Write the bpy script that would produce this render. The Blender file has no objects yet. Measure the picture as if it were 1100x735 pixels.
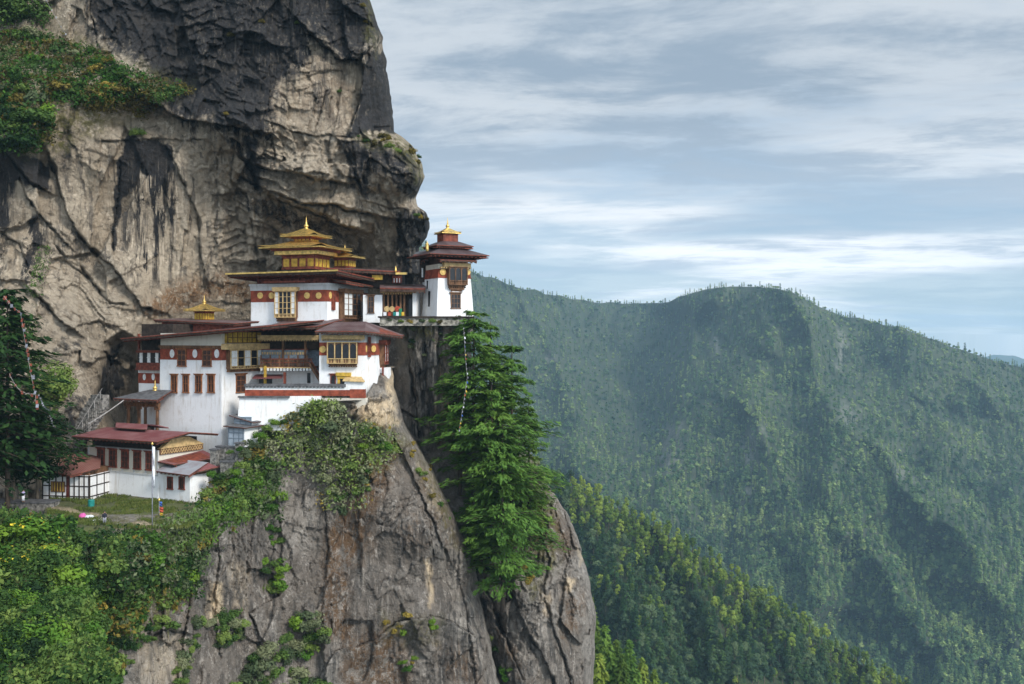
import bpy, math, random
import numpy as np
from mathutils import Vector

# ------------------------------------------------------------------ camera, world, sun, exposure
scene = bpy.context.scene
COL = scene.collection
F_PX, CX, HY = 1100.0, 550.0, 360.0          # focal length in photo pixels, principal column, horizon row

cam_data = bpy.data.cameras.new("camera")
cam_data.sensor_width = 36.0
cam_data.lens = 36.0 * F_PX / 1100.0
cam_data.shift_y = (HY - 367.5) / 1100.0
cam_data.clip_start = 1.0
cam_data.clip_end = 60000.0
cam = bpy.data.objects.new("camera", cam_data)
cam.location = (0, 0, 0)
cam.rotation_euler = (math.radians(90), 0, 0)
COL.objects.link(cam)
scene.camera = cam

SUN_DIR = Vector((0.60, -0.60, 0.63)).normalized()      # towards the sun
SUN_STRENGTH = 3.0
SUN_ANGLE = 12.0
SKY_STRENGTH = 0.085
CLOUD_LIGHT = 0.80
EXPOSURE = 0.0

sun_data = bpy.data.lights.new("sun", 'SUN')
sun_data.energy = SUN_STRENGTH
sun_data.angle = math.radians(SUN_ANGLE)
sun_data.color = (1.0, 0.955, 0.88)
sun = bpy.data.objects.new("sun", sun_data)
sun.rotation_euler = SUN_DIR.to_track_quat('Z', 'Y').to_euler()
sun.location = (200, -100, 300)
COL.objects.link(sun)

world = bpy.data.worlds.new("World")
scene.world = world
world.use_nodes = True
try:
    scene.view_settings.view_transform = 'Standard'
    scene.view_settings.look = 'None'
except Exception:
    pass
scene.view_settings.exposure = EXPOSURE
scene.view_settings.gamma = 1.0
scene.view_settings.use_curve_mapping = False
scene.cycles.max_bounces = 6
scene.cycles.diffuse_bounces = 3
scene.cycles.transparent_max_bounces = 8
scene.cycles.volume_bounces = 0
scene.cycles.sample_clamp_indirect = 6.0


class NT:
    """Small helper round a node tree."""
    def __init__(self, tree):
        self.t = tree
        self.n = tree.nodes
        self.l = tree.links

    def add(self, typ, **kw):
        nd = self.n.new(typ)
        for k, v in kw.items():
            setattr(nd, k, v)
        return nd

    def link(self, a, b):
        self.l.new(a, b)

    def setin(self, sock, v):
        if hasattr(v, 'is_output'):
            self.l.new(v, sock)
        else:
            if sock.type == 'RGBA' and isinstance(v, (tuple, list)) and len(v) == 3:
                v = (*v, 1.0)
            sock.default_value = v

    def math(self, op, a, b=0.0, c=None, clamp=False):
        nd = self.add('ShaderNodeMath', operation=op, use_clamp=clamp)
        self.setin(nd.inputs[0], a)
        self.setin(nd.inputs[1], b)
        if c is not None:
            self.setin(nd.inputs[2], c)
        return nd.outputs[0]

    def vmath(self, op, a, b):
        nd = self.add('ShaderNodeVectorMath', operation=op)
        self.setin(nd.inputs[0], a)
        self.setin(nd.inputs[1], b)
        return nd.outputs[0]

    def noise(self, vec, scale, detail=4.0, rough=0.55, dist=0.0):
        nd = self.add('ShaderNodeTexNoise')
        self.setin(nd.inputs['Vector'], vec)
        self.setin(nd.inputs['Scale'], scale)
        self.setin(nd.inputs['Detail'], detail)
        self.setin(nd.inputs['Roughness'], rough)
        self.setin(nd.inputs['Distortion'], dist)
        return nd.outputs['Fac']

    def mapr(self, v, a, b, c=0.0, d=1.0, smooth=True):
        nd = self.add('ShaderNodeMapRange')
        nd.interpolation_type = 'SMOOTHSTEP' if smooth else 'LINEAR'
        self.setin(nd.inputs['Value'], v)
        for k, x in zip(('From Min', 'From Max', 'To Min', 'To Max'), (a, b, c, d)):
            self.setin(nd.inputs[k], x)
        return nd.outputs['Result']

    def mix(self, fac, a, b, mode='MIX'):
        nd = self.add('ShaderNodeMix', data_type='RGBA', blend_type=mode)
        nd.clamp_factor = True
        self.setin(nd.inputs[0], fac)
        self.setin(nd.inputs[6], a)
        self.setin(nd.inputs[7], b)
        return nd.outputs[2]

    def scale(self, vec, s):
        nd = self.add('ShaderNodeVectorMath', operation='MULTIPLY')
        self.setin(nd.inputs[0], vec)
        nd.inputs[1].default_value = s
        return nd.outputs[0]

    def attr(self, name):
        nd = self.add('ShaderNodeAttribute')
        nd.attribute_name = name
        return nd.outputs['Fac']


def build_world():
    t = NT(world.node_tree)
    t.n.clear()
    out = t.add('ShaderNodeOutputWorld')
    bg = t.add('ShaderNodeBackground')
    sky = t.add('ShaderNodeTexSky', sky_type='NISHITA')
    sky.sun_disc = False
    sky.sun_elevation = math.asin(SUN_DIR.z)
    sky.sun_rotation = math.atan2(SUN_DIR.x, SUN_DIR.y)
    sky.altitude = 3000
    sky.air_density = 1.2
    sky.dust_density = 1.5
    sk = t.add('ShaderNodeVectorMath', operation='SCALE')
    t.link(sky.outputs[0], sk.inputs[0])
    sk.inputs['Scale'].default_value = SKY_STRENGTH
    tc = t.add('ShaderNodeTexCoord')
    sep = t.add('ShaderNodeSeparateXYZ')
    t.link(tc.outputs['Generated'], sep.inputs[0])
    x, y, z = sep.outputs
    zz = t.math('ADD', t.math('MAXIMUM', z, 0.0), 0.11)
    u = t.math('DIVIDE', x, zz)
    v = t.math('DIVIDE', y, zz)
    comb = t.add('ShaderNodeCombineXYZ')
    # the cloud layer: streaks drawn out sideways and slightly slanted
    t.link(t.math('MULTIPLY_ADD', u, 0.62, t.math('MULTIPLY', v, 0.22)), comb.inputs[0])
    t.link(v, comb.inputs[1])
    P = comb.outputs[0]
    n1 = t.noise(P, 0.62, 5, 0.52, 0.9)
    n2 = t.noise(t.vmath('ADD', P, (7.3, 2.1, 0)), 2.8, 9, 0.67, 0.3)
    n3 = t.noise(t.vmath('ADD', P, (1.3, 9.1, 0)), 0.95, 5, 0.5, 0.7)
    cov = t.math('ADD', t.math('MULTIPLY', n1, 0.60), t.math('MULTIPLY', n2, 0.40))
    # thick overcast high up, thin veil with blue gaps low down
    elev = t.mapr(z, 0.04, 0.26, 0.0, 1.0)
    cover = t.mapr(t.math('ADD', cov, t.math('MULTIPLY', elev, 0.16)), 0.44, 0.63, 0.22, 1.0)
    dens = t.mapr(t.math('ADD', t.math('MULTIPLY', n3, 0.55), t.math('MULTIPLY', n2, 0.45)), 0.43, 0.57, 0.0, 1.0)
    k = CLOUD_LIGHT
    bright = (0.79 * k, 0.875 * k, 0.965 * k)
    grey = (0.43 * k, 0.55 * k, 0.69 * k)
    lowbright = (1.45 * k, 1.50 * k, 1.55 * k)
    hi = t.mix(dens, bright, grey)
    lo = t.mix(dens, lowbright, (0.78 * k, 0.93 * k, 1.10 * k))
    cloud = t.mix(t.mapr(z, 0.02, 0.25, 0.0, 1.0), lo, hi)
    blue = t.mix(0.6, sk.outputs[0], (0.56 * k, 0.80 * k, 1.05 * k))
    col = t.mix(cover, blue, cloud)
    # added fill light: the veil is brightened round the hidden sun, behind the viewer's right shoulder
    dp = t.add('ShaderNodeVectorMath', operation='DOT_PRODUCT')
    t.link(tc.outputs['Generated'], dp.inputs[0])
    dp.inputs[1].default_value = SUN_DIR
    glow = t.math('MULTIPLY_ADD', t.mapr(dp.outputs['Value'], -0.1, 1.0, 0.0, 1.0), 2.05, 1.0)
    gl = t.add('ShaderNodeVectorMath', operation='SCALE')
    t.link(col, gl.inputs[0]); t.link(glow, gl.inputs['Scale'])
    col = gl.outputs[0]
    # below the horizon: dark valley light
    col = t.mix(t.mapr(z, -0.10, -0.01, 1.0, 0.0), col, (0.10, 0.14, 0.16))
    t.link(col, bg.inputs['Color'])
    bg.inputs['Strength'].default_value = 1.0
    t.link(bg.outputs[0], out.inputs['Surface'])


build_world()

# ------------------------------------------------------------------ general helpers
rng = np.random.default_rng(11)
random.seed(11)


def P(px, py, Y):
    """World point seen at photo pixel (px, py) at depth Y."""
    return Vector(((px - CX) / F_PX * Y, Y, (HY - py) / F_PX * Y))


def tag(o, label=None, cat=None, group=None, kind=None):
    if label: o['label'] = label
    if cat: o['category'] = cat
    if group: o['group'] = group
    if kind: o['kind'] = kind
    return o


def empty(name, loc, rotz=0.0):
    o = bpy.data.objects.new(name, None)
    o.empty_display_size = 0.5
    COL.objects.link(o)
    o.location = loc
    o.rotation_euler = (0, 0, rotz)
    return o


class MB:
    """Collects polygons and links them as ONE mesh object."""
    def __init__(self):
        self.v, self.f, self.mi, self.m = [], [], [], 0

    def face(self, *idx):
        self.f.append(idx)
        self.mi.append(self.m)

    def poly(self, pts):
        n = len(self.v)
        self.v += [tuple(p) for p in pts]
        self.face(*range(n, n + len(pts)))

    def hexa(self, b, t, mats=None):
        """b, t: four bottom and four top corners, anticlockwise from above; mats=(side, top, bottom)."""
        n = len(self.v)
        self.v += [tuple(p) for p in b] + [tuple(p) for p in t]
        ms = mats or (self.m,) * 3
        keep = self.m
        self.m = ms[2]; self.face(n + 3, n + 2, n + 1, n)
        self.m = ms[1]; self.face(n + 4, n + 5, n + 6, n + 7)
        self.m = ms[0]
        for i in range(4):
            j = (i + 1) % 4
            self.face(n + i, n + j, n + 4 + j, n + 4 + i)
        self.m = keep

    def box(self, x0, x1, y0, y1, z0, z1, taper=0.0, mats=None):
        if x1 < x0: x0, x1 = x1, x0
        if y1 < y0: y0, y1 = y1, y0
        if z1 < z0: z0, z1 = z1, z0
        k = taper
        self.hexa([(x0, y0, z0), (x1, y0, z0), (x1, y1, z0), (x0, y1, z0)],
                  [(x0 + k, y0 + k, z1), (x1 - k, y0 + k, z1), (x1 - k, y1 - k, z1), (x0 + k, y1 - k, z1)], mats)

    def slab(self, pts, th, mats=None):
        """pts: four top corners; thickness straight down."""
        self.hexa([(p[0], p[1], p[2] - th) for p in pts], pts, mats)

    def bar(self, a, b, w, h=None):
        a, b = Vector(a), Vector(b)
        h = h or w
        d = (b - a).normalized()
        up = Vector((0, 0, 1)) if abs(d.z) < 0.9 else Vector((1, 0, 0))
        s = d.cross(up).normalized()
        u = s.cross(d).normalized()
        s *= w / 2; u *= h / 2
        self.hexa([a - s - u, a + s - u, b + s - u, b - s - u], [a - s + u, a + s + u, b + s + u, b - s + u])

    def lathe(self, prof, c=(0, 0, 0), n=12, square=False):
        """prof: list of (radius, z)."""
        n = 4 if square else n
        off = math.pi / 4 if square else 0
        base = len(self.v)
        for r, z in prof:
            rr = r * (math.sqrt(2) if square else 1)
            for i in range(n):
                a = off + 2 * math.pi * i / n
                self.v.append((c[0] + rr * math.cos(a), c[1] + rr * math.sin(a), c[2] + z))
        for k in range(len(prof) - 1):
            for i in range(n):
                j = (i + 1) % n
                self.face(base + k * n + i, base + k * n + j, base + (k + 1) * n + j, base + (k + 1) * n + i)
        self.face(*[base + i for i in reversed(range(n))])
        self.face(*[base + (len(prof) - 1) * n + i for i in range(n)])

    def tube(self, pts, r, n=6, r1=None):
        pts = [Vector(p) for p in pts]
        base = len(self.v)
        N = len(pts)
        for k, p in enumerate(pts):
            d = (pts[min(k + 1, N - 1)] - pts[max(k - 1, 0)]).normalized()
            up = Vector((0, 0, 1)) if abs(d.z) < 0.9 else Vector((1, 0, 0))
            s = d.cross(up).normalized()
            u = s.cross(d).normalized()
            rr = r if r1 is None else r + (r1 - r) * k / (N - 1)
            for i in range(n):
                a = 2 * math.pi * i / n
                self.v.append(tuple(p + s * rr * math.cos(a) + u * rr * math.sin(a)))
        for k in range(N - 1):
            for i in range(n):
                j = (i + 1) % n
                self.face(base + k * n + i, base + k * n + j, base + (k + 1) * n + j, base + (k + 1) * n + i)
        self.face(*[base + i for i in reversed(range(n))])
        self.face(*[base + (N - 1) * n + i for i in range(n)])

    def disc(self, c, axis, r, th, n=20, ry=None):
        """Short cylinder; axis 'y' or 'x'; ry: vertical radius."""
        ry = ry or r
        ring = []
        for s in (0, 1):
            for i in range(n):
                a = 2 * math.pi * i / n
                if axis == 'y':
                    ring.append((c[0] + r * math.cos(a), c[1] - s * th, c[2] + ry * math.sin(a)))
                else:
                    ring.append((c[0] + s * th, c[1] + r * math.cos(a), c[2] + ry * math.sin(a)))
        b = len(self.v)
        self.v += ring
        self.face(*[b + i for i in range(n)])
        self.face(*[b + n + i for i in range(n)])
        for i in range(n):
            j = (i + 1) % n
            self.face(b + i, b + j, b + n + j, b + n + i)

    def build(self, name, mat, parent=None, label=None, smooth=False, loc=None):
        me = bpy.data.meshes.new(name)
        me.from_pydata(self.v, [], self.f)
        mats = mat if isinstance(mat, (list, tuple)) else [mat]
        for m in mats:
            me.materials.append(m)
        if len(mats) > 1:
            me.polygons.foreach_set('material_index', self.mi)
        if smooth:
            me.polygons.foreach_set('use_smooth', [True] * len(me.polygons))
        me.update()
        o = bpy.data.objects.new(name, me)
        COL.objects.link(o)
        if parent is not None:
            o.parent = parent
        if loc is not None:
            o.location = loc
        if label:
            o['label'] = label
        return o


def mesh_np(name, verts, faces, mat, attrs=None, smooth=True, k=4):
    """Mesh from numpy arrays: verts (n,3), faces (m,k)."""
    me = bpy.data.meshes.new(name)
    nv, nf = len(verts), len(faces)
    me.vertices.add(nv)
    me.vertices.foreach_set('co', np.ascontiguousarray(verts, dtype=np.float32).ravel())
    me.loops.add(nf * k)
    me.loops.foreach_set('vertex_index', np.ascontiguousarray(faces, dtype=np.int32).ravel())
    me.polygons.add(nf)
    me.polygons.foreach_set('loop_start', np.arange(0, nf * k, k, dtype=np.int32))
    me.polygons.foreach_set('loop_total', np.full(nf, k, dtype=np.int32))
    if smooth:
        me.polygons.foreach_set('use_smooth', np.ones(nf, dtype=bool))
    for nm, arr in (attrs or {}).items():
        a = me.attributes.new(nm, 'FLOAT', 'POINT')
        a.data.foreach_set('value', np.ascontiguousarray(arr, dtype=np.float32).ravel())
    if mat: me.materials.append(mat)
    me.update(calc_edges=True)
    me.validate()
    return me


def link(name, me, parent=None, loc=(0, 0, 0)):
    o = bpy.data.objects.new(name, me)
    COL.objects.link(o)
    o.location = loc
    if parent is not None: o.parent = parent
    return o


# ---- numpy noise
def _hash(ix, iy, iz, seed):
    h = (ix.astype(np.int64) * 374761393 + iy.astype(np.int64) * 668265263 + iz.astype(np.int64) * 2147483647 + seed * 1274126177) & 0xFFFFFFFF
    h = ((h ^ (h >> 13)) * 1274126177) & 0xFFFFFFFF
    h = (h ^ (h >> 16)) & 0xFFFFFFFF
    h = (h * 2246822519) & 0xFFFFFFFF
    return ((h ^ (h >> 15)) & 0xFFFFFF) / float(0xFFFFFF)


def vnoise(x, y, seed=0):
    """Smooth value noise in [-1, 1]."""
    ix, iy = np.floor(x), np.floor(y)
    fx, fy = x - ix, y - iy
    fx = fx * fx * fx * (fx * (fx * 6 - 15) + 10)
    fy = fy * fy * fy * (fy * (fy * 6 - 15) + 10)
    z = np.zeros_like(ix)
    a = _hash(ix, iy, z, seed); b = _hash(ix + 1, iy, z, seed)
    c = _hash(ix, iy + 1, z, seed); d = _hash(ix + 1, iy + 1, z, seed)
    return 2 * ((a * (1 - fx) + b * fx) * (1 - fy) + (c * (1 - fx) + d * fx) * fy) - 1


def fbm(x, y, seed=0, octv=5, gain=0.5):
    s, a = np.zeros_like(x, dtype=float), 1.0
    for i in range(octv):
        s += a * vnoise(x, y, seed + i * 17)
        x = x * 2.03 + 11.3; y = y * 2.03 - 5.7
        a *= gain
    return s


def facets(x, y, seed):
    """Blocky rock: jittered cells, each with its own offset and tilt. Returns (height in about [-1,1], distance to edge)."""
    ix, iy = np.floor(x), np.floor(y)
    best = np.full(x.shape, 1e9); second = np.full(x.shape, 1e9)
    hgt = np.zeros_like(x, dtype=float)
    zz = np.zeros_like(ix)
    for dx in (-1, 0, 1):
        for dy in (-1, 0, 1):
            cx, cy = ix + dx, iy + dy
            sx = cx + _hash(cx, cy, zz, seed); sy = cy + _hash(cx, cy, zz + 1, seed)
            d = (x - sx) ** 2 + (y - sy) ** 2
            h = (2 * _hash(cx, cy, zz + 2, seed) - 1) * 0.7 + (x - sx) * (2 * _hash(cx, cy, zz + 3, seed) - 1) * 0.9 + (y - sy) * (2 * _hash(cx, cy, zz + 4, seed) - 1) * 0.9
            near = d < best
            second = np.where(near, best, np.minimum(second, d))
            hgt = np.where(near, h, hgt)
            best = np.where(near, d, best)
    return hgt, np.sqrt(second) - np.sqrt(best)


def tps(pts):
    """Thin plate spline through (px, py, value) points."""
    p = np.array(pts, float)
    xy, v = p[:, :2] / 100.0, p[:, 2]
    n = len(p)
    d2 = ((xy[:, None] - xy[None]) ** 2).sum(-1)
    K = np.where(d2 > 0, d2 * np.log(d2 + 1e-12) * 0.5, 0) + np.eye(n) * 0.02
    Q = np.c_[np.ones(n), xy]
    A = np.block([[K, Q], [Q.T, np.zeros((3, 3))]])
    w = np.linalg.solve(A, np.r_[v, np.zeros(3)])

    def f(x, y):
        x = np.asarray(x, float) / 100.0; y = np.asarray(y, float) / 100.0
        out = w[n] + w[n + 1] * x + w[n + 2] * y
        for i in range(n):
            d = (x - xy[i, 0]) ** 2 + (y - xy[i, 1]) ** 2
            out = out + w[i] * 0.5 * d * np.log(d + 1e-12)
        return out
    return f


def interp(pts):
    a = np.array(pts, float)
    return lambda t: np.interp(t, a[:, 0], a[:, 1])


def seg_dist(X, Y, poly):
    """Distance to a polyline and the signed side of the nearest piece (negative = above/left of a left-to-right line)."""
    D = np.full(X.shape, 1e9); S = np.zeros_like(X, dtype=float)
    for (x0, y0), (x1, y1) in zip(poly[:-1], poly[1:]):
        dx, dy = x1 - x0, y1 - y0
        L2 = dx * dx + dy * dy
        t = np.clip(((X - x0) * dx + (Y - y0) * dy) / L2, 0, 1)
        ex, ey = X - x0 - t * dx, Y - y0 - t * dy
        d = np.sqrt(ex * ex + ey * ey)
        s = dx * ey - dy * ex
        near = d < D
        S = np.where(near, np.sign(s), S)
        D = np.where(near, d, D)
    return D, S


def in_poly(X, Y, poly):
    inside = np.zeros(X.shape, bool)
    n = len(poly)
    for i in range(n):
        x0, y0 = poly[i]; x1, y1 = poly[(i + 1) % n]
        if y0 == y1: continue
        c = ((y0 > Y) != (y1 > Y)) & (X < (x1 - x0) * (Y - y0) / (y1 - y0) + x0)
        inside ^= c
    return inside


def poly_mask(X, Y, poly, soft):
    """1 inside, 0 outside, soft edge (soft in pixels)."""
    x0, x1 = min(p[0] for p in poly), max(p[0] for p in poly)
    y0, y1 = min(p[1] for p in poly), max(p[1] for p in poly)
    out = np.zeros(X.shape)
    sel = (X > x0 - 3 * soft) & (X < x1 + 3 * soft) & (Y > y0 - 3 * soft) & (Y < y1 + 3 * soft)
    if not sel.any(): return out
    xs, ys = X[sel], Y[sel]
    D, _ = seg_dist(xs, ys, list(poly) + [poly[0]])
    sd = np.where(in_poly(xs, ys, poly), D, -D)
    out[sel] = np.clip(0.5 + 0.5 * sd / soft, 0, 1)
    return out
# ------------------------------------------------------------------ materials
def new_mat(name):
    m = bpy.data.materials.new(name)
    m.use_nodes = True
    t = NT(m.node_tree)
    t.n.clear()
    out = t.add('ShaderNodeOutputMaterial')
    b = t.add('ShaderNodeBsdfPrincipled')
    t.link(b.outputs[0], out.inputs['Surface'])
    b.inputs['Roughness'].default_value = 0.8
    if 'Specular IOR Level' in b.inputs:
        b.inputs['Specular IOR Level'].default_value = 0.3
    return m, t, b, out


def simple(name, col, var=0.25, scale=1.2, rough=0.75, metal=0.0, bump=0.0, bscale=6.0, stretch=(1, 1, 1), tint=None):
    m, t, b, _ = new_mat(name)
    geo = t.add('ShaderNodeTexCoord').outputs['Object']
    p = t.scale(geo, stretch)
    n = t.noise(p, scale, 5, 0.6)
    d = tint or tuple(c * (1 - 2 * var) for c in col)
    c2 = tuple(min(1, c * (1 + var)) for c in col)
    t.link(t.mix(t.mapr(n, 0.3, 0.7), d, c2), b.inputs['Base Color'])
    b.inputs['Roughness'].default_value = rough
    b.inputs['Metallic'].default_value = metal
    if bump:
        bn = t.add('ShaderNodeBump')
        bn.inputs['Strength'].default_value = bump
        bn.inputs['Distance'].default_value = 0.08
        t.link(t.noise(p, bscale, 5, 0.6), bn.inputs['Height'])
        t.link(bn.outputs[0], b.inputs['Normal'])
    return m


def plaster_mat(name, col, stain):
    """Lime-washed wall: faint rain streaks, patches and trowel marks."""
    m, t, b, _ = new_mat(name)
    pos = t.add('ShaderNodeNewGeometry').outputs['Position']
    st = t.noise(t.scale(pos, (1.1, 1.1, 0.10)), 1.6, 5, 0.65)
    pa = t.noise(pos, 0.35, 5, 0.6)
    f = t.math('MULTIPLY', t.mapr(st, 0.50, 0.66), t.mapr(pa, 0.40, 0.60), clamp=True)
    c = t.mix(t.math('MULTIPLY', f, 0.62), col, stain)
    c = t.mix(t.mapr(t.noise(pos, 0.8, 7, 0.7), 0.54, 0.66, 0, 0.30), c, stain)
    c = t.mix(t.mapr(t.noise(pos, 2.5, 4, 0.6), 0.35, 0.75, 0.0, 0.16), c, tuple(x * 0.78 for x in col))
    t.link(c, b.inputs['Base Color'])
    b.inputs['Roughness'].default_value = 0.9
    bn = t.add('ShaderNodeBump')
    bn.inputs['Strength'].default_value = 0.35
    bn.inputs['Distance'].default_value = 0.06
    t.link(t.noise(pos, 2.2, 6, 0.65), bn.inputs['Height'])
    t.link(bn.outputs[0], b.inputs['Normal'])
    return m


def tin_mat(name, col, worn, axis=0, pitch=4.5):
    """Corrugated painted roofing sheet with worn, faded patches and rows of sheets."""
    m, t, b, _ = new_mat(name)
    oc = t.add('ShaderNodeTexCoord').outputs['Object']
    sep = t.add('ShaderNodeSeparateXYZ')
    t.link(oc, sep.inputs[0])
    s = sep.outputs[axis]
    rib = t.math('SINE', t.math('MULTIPLY', s, pitch * 2 * math.pi / 1.6))
    sheet = t.math('FLOOR', t.math('MULTIPLY', s, 1 / 1.1))
    wn = t.add('ShaderNodeTexWhiteNoise', noise_dimensions='1D')
    t.link(sheet, wn.inputs['W'])
    n = t.noise(oc, 0.45, 6, 0.65)
    str_ = (0.25, 2.0, 1) if axis == 1 else (2.0, 0.25, 1)
    n2 = t.noise(t.scale(oc, str_), 1.2, 4, 0.6)
    f = t.math('ADD', t.math('MULTIPLY', t.mapr(n, 0.42, 0.68), 0.6), t.math('MULTIPLY', wn.outputs['Value'], 0.35))
    c = t.mix(f, col, worn)
    c = t.mix(t.mapr(n2, 0.55, 0.75, 0, 0.5), c, tuple(x * 0.55 for x in col))
    t.link(c, b.inputs['Base Color'])
    b.inputs['Roughness'].default_value = 0.55
    bn = t.add('ShaderNodeBump')
    bn.inputs['Strength'].default_value = 0.5
    bn.inputs['Distance'].default_value = 0.05
    t.link(rib, bn.inputs['Height'])
    t.link(bn.outputs[0], b.inputs['Normal'])
    return m


def leaf_mat(name, cols, scale=0.35, transl=0.25, objvar=0.0):
    """Foliage colour: patches between several leaf tones."""
    m, t, b, out = new_mat(name)
    pos = t.add('ShaderNodeNewGeometry').outputs['Position']
    n = t.noise(pos, scale, 3, 0.6)
    n2 = t.noise(pos, scale * 9, 3, 0.6)
    f = t.math('ADD', t.math('MULTIPLY', n, 0.55), t.math('MULTIPLY', n2, 0.45))
    ramp = t.add('ShaderNodeValToRGB')
    ramp.color_ramp.interpolation = 'LINEAR'
    els = ramp.color_ramp.elements
    k = len(cols)
    for i, c in enumerate(cols):
        pos_ = 0.32 + 0.36 * i / max(1, k - 1)
        e = els[i] if i < 2 else els.new(pos_)
        e.position = pos_
        e.color = (*c, 1)
    if objvar:
        oi = t.add('ShaderNodeObjectInfo')
        f = t.math('ADD', f, t.math('MULTIPLY', t.math('SUBTRACT', oi.outputs['Random'], 0.5), objvar))
    t.link(f, ramp.inputs[0])
    t.link(ramp.outputs[0], b.inputs['Base Color'])
    b.inputs['Roughness'].default_value = 0.7
    if 'Specular IOR Level' in b.inputs:
        b.inputs['Specular IOR Level'].default_value = 0.15
    tr = t.add('ShaderNodeBsdfTranslucent')
    t.link(ramp.outputs[0], tr.inputs['Color'])
    ms = t.add('ShaderNodeMixShader')
    ms.inputs[0].default_value = transl
    t.link(b.outputs[0], ms.inputs[1])
    t.link(tr.outputs[0], ms.inputs[2])
    t.link(ms.outputs[0], out.inputs['Surface'])
    return m


def rock_mat(name, pale, mid, dark, rust, cream, fine=1.0):
    """Rock whose broad colours follow the stain and shade attributes of its mesh, broken up by procedural grain, streaks and lichen."""
    m, t, b, _ = new_mat(name)
    pos = t.add('ShaderNodeNewGeometry').outputs['Position']
    broad = t.noise(pos, 0.10, 6, 0.62, 0.4)
    grain = t.noise(pos, 0.9 * fine, 8, 0.68)
    grit = t.noise(pos, 4.5 * fine, 6, 0.7)
    streak = t.noise(t.scale(pos, (1.0, 0.6, 0.045)), 0.85, 6, 0.62, 0.15)
    streak2 = t.noise(t.scale(pos, (1.0, 0.6, 0.03)), 2.4, 4, 0.6, 0.1)
    c = t.mix(t.mapr(broad, 0.38, 0.60), mid, pale)
    c = t.mix(t.mapr(grain, 0.50, 0.66, 0.0, 0.45), c, tuple(x * 0.42 for x in mid))
    c = t.mix(t.mapr(grit, 0.52, 0.74, 0.0, 0.45), c, tuple(min(1, x * 1.30) for x in pale))
    c = t.mix(t.mapr(grit, 0.46, 0.30, 0.0, 0.40), c, tuple(x * 0.45 for x in mid))
    # rust and earth
    wa = t.attr('warm')
    fw = t.math('MULTIPLY', wa, t.mapr(t.math('ADD', t.math('MULTIPLY', grain, 0.6), t.math('MULTIPLY', grit, 0.4)), 0.43, 0.53), clamp=True)
    c = t.mix(t.math('MULTIPLY', fw, 0.85), c, rust)
    lich = t.noise(t.vmath('ADD', pos, (31, 7, 3)), 0.75 * fine, 7, 0.72)
    c = t.mix(t.mapr(lich, 0.56, 0.62, 0, 0.62), c, tuple(min(1, x * 1.45 + .03) for x in pale))
    c = t.mix(t.mapr(t.noise(t.vmath('ADD', pos, (3, 17, 9)), 0.35 * fine, 7, 0.70), 0.54, 0.64, 0, 0.55), c, tuple(x * 0.5 for x in mid))
    c = t.mix(t.math('MULTIPLY', t.attr('cream'), t.mapr(grain, 0.25, 0.55, 0.35, 1.0), clamp=True), c, cream)
    # black water stains, dark cracks and hollows, painted overhang shade, with frayed, streaky edges
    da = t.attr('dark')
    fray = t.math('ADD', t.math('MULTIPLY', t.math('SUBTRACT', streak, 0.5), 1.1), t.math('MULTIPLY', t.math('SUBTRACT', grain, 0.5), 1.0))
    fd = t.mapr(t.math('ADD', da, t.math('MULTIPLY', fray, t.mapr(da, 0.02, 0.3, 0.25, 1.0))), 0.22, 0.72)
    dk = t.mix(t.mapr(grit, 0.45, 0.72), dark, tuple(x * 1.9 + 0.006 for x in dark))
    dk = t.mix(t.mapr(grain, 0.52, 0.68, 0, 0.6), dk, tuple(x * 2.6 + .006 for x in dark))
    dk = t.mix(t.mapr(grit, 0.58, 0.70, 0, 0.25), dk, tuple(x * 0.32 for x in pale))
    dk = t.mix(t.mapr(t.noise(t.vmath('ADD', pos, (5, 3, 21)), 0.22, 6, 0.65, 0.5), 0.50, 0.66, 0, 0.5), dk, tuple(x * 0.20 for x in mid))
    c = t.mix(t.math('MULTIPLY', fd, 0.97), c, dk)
    # water streaks: alternate black and white lines
    sa = t.attr('streak')
    c = t.mix(t.math('MULTIPLY', sa, t.mapr(streak, 0.46, 0.56), clamp=True), c, dark)
    c = t.mix(t.math('MULTIPLY', t.math('MULTIPLY', sa, t.mapr(streak2, 0.56, 0.63, 0, 0.75), clamp=True), t.math('SUBTRACT', 1.0, t.math('MULTIPLY', da, 0.8))), c, tuple(min(1, x * 1.55) for x in pale))
    # faint streaks everywhere
    where = t.mapr(t.noise(pos, 0.055, 3, 0.5), 0.42, 0.58)
    c = t.mix(t.math('MULTIPLY', t.mapr(streak, 0.55, 0.62, 0, 0.62), where), c, tuple(x * 1.5 for x in dark))
    c = t.mix(t.math('MULTIPLY', t.math('MULTIPLY', t.mapr(streak2, 0.60, 0.66, 0, 0.5), where), t.math('SUBTRACT', 1.0, da)), c, tuple(min(1, x * 1.4) for x in pale))
    # moss
    mo = t.attr('moss')
    fm = t.math('MULTIPLY', mo, t.mapr(grain, 0.38, 0.60), clamp=True)
    c = t.mix(fm, c, t.mix(grit, (0.05, 0.065, 0.012), (0.20, 0.16, 0.04)))
    t.link(c, b.inputs['Base Color'])
    b.inputs['Roughness'].default_value = 0.88
    h = t.math('ADD', t.math('MULTIPLY', grain, 1.0), t.math('MULTIPLY', grit, 0.35))
    crk = t.noise(t.scale(pos, (1.0, 0.8, 0.35)), 0.35, 5, 0.6, 1.2)
    h = t.math('ADD', h, t.mapr(t.math('ABSOLUTE', t.math('SUBTRACT', crk, 0.5)), 0.0, 0.012, -0.35, 0.0))
    bn = t.add('ShaderNodeBump')
    bn.inputs['Strength'].default_value = 1.0
    bn.inputs['Distance'].default_value = 0.85
    t.link(h, bn.inputs['Height'])
    t.link(bn.outputs[0], b.inputs['Normal'])
    return m


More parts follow.
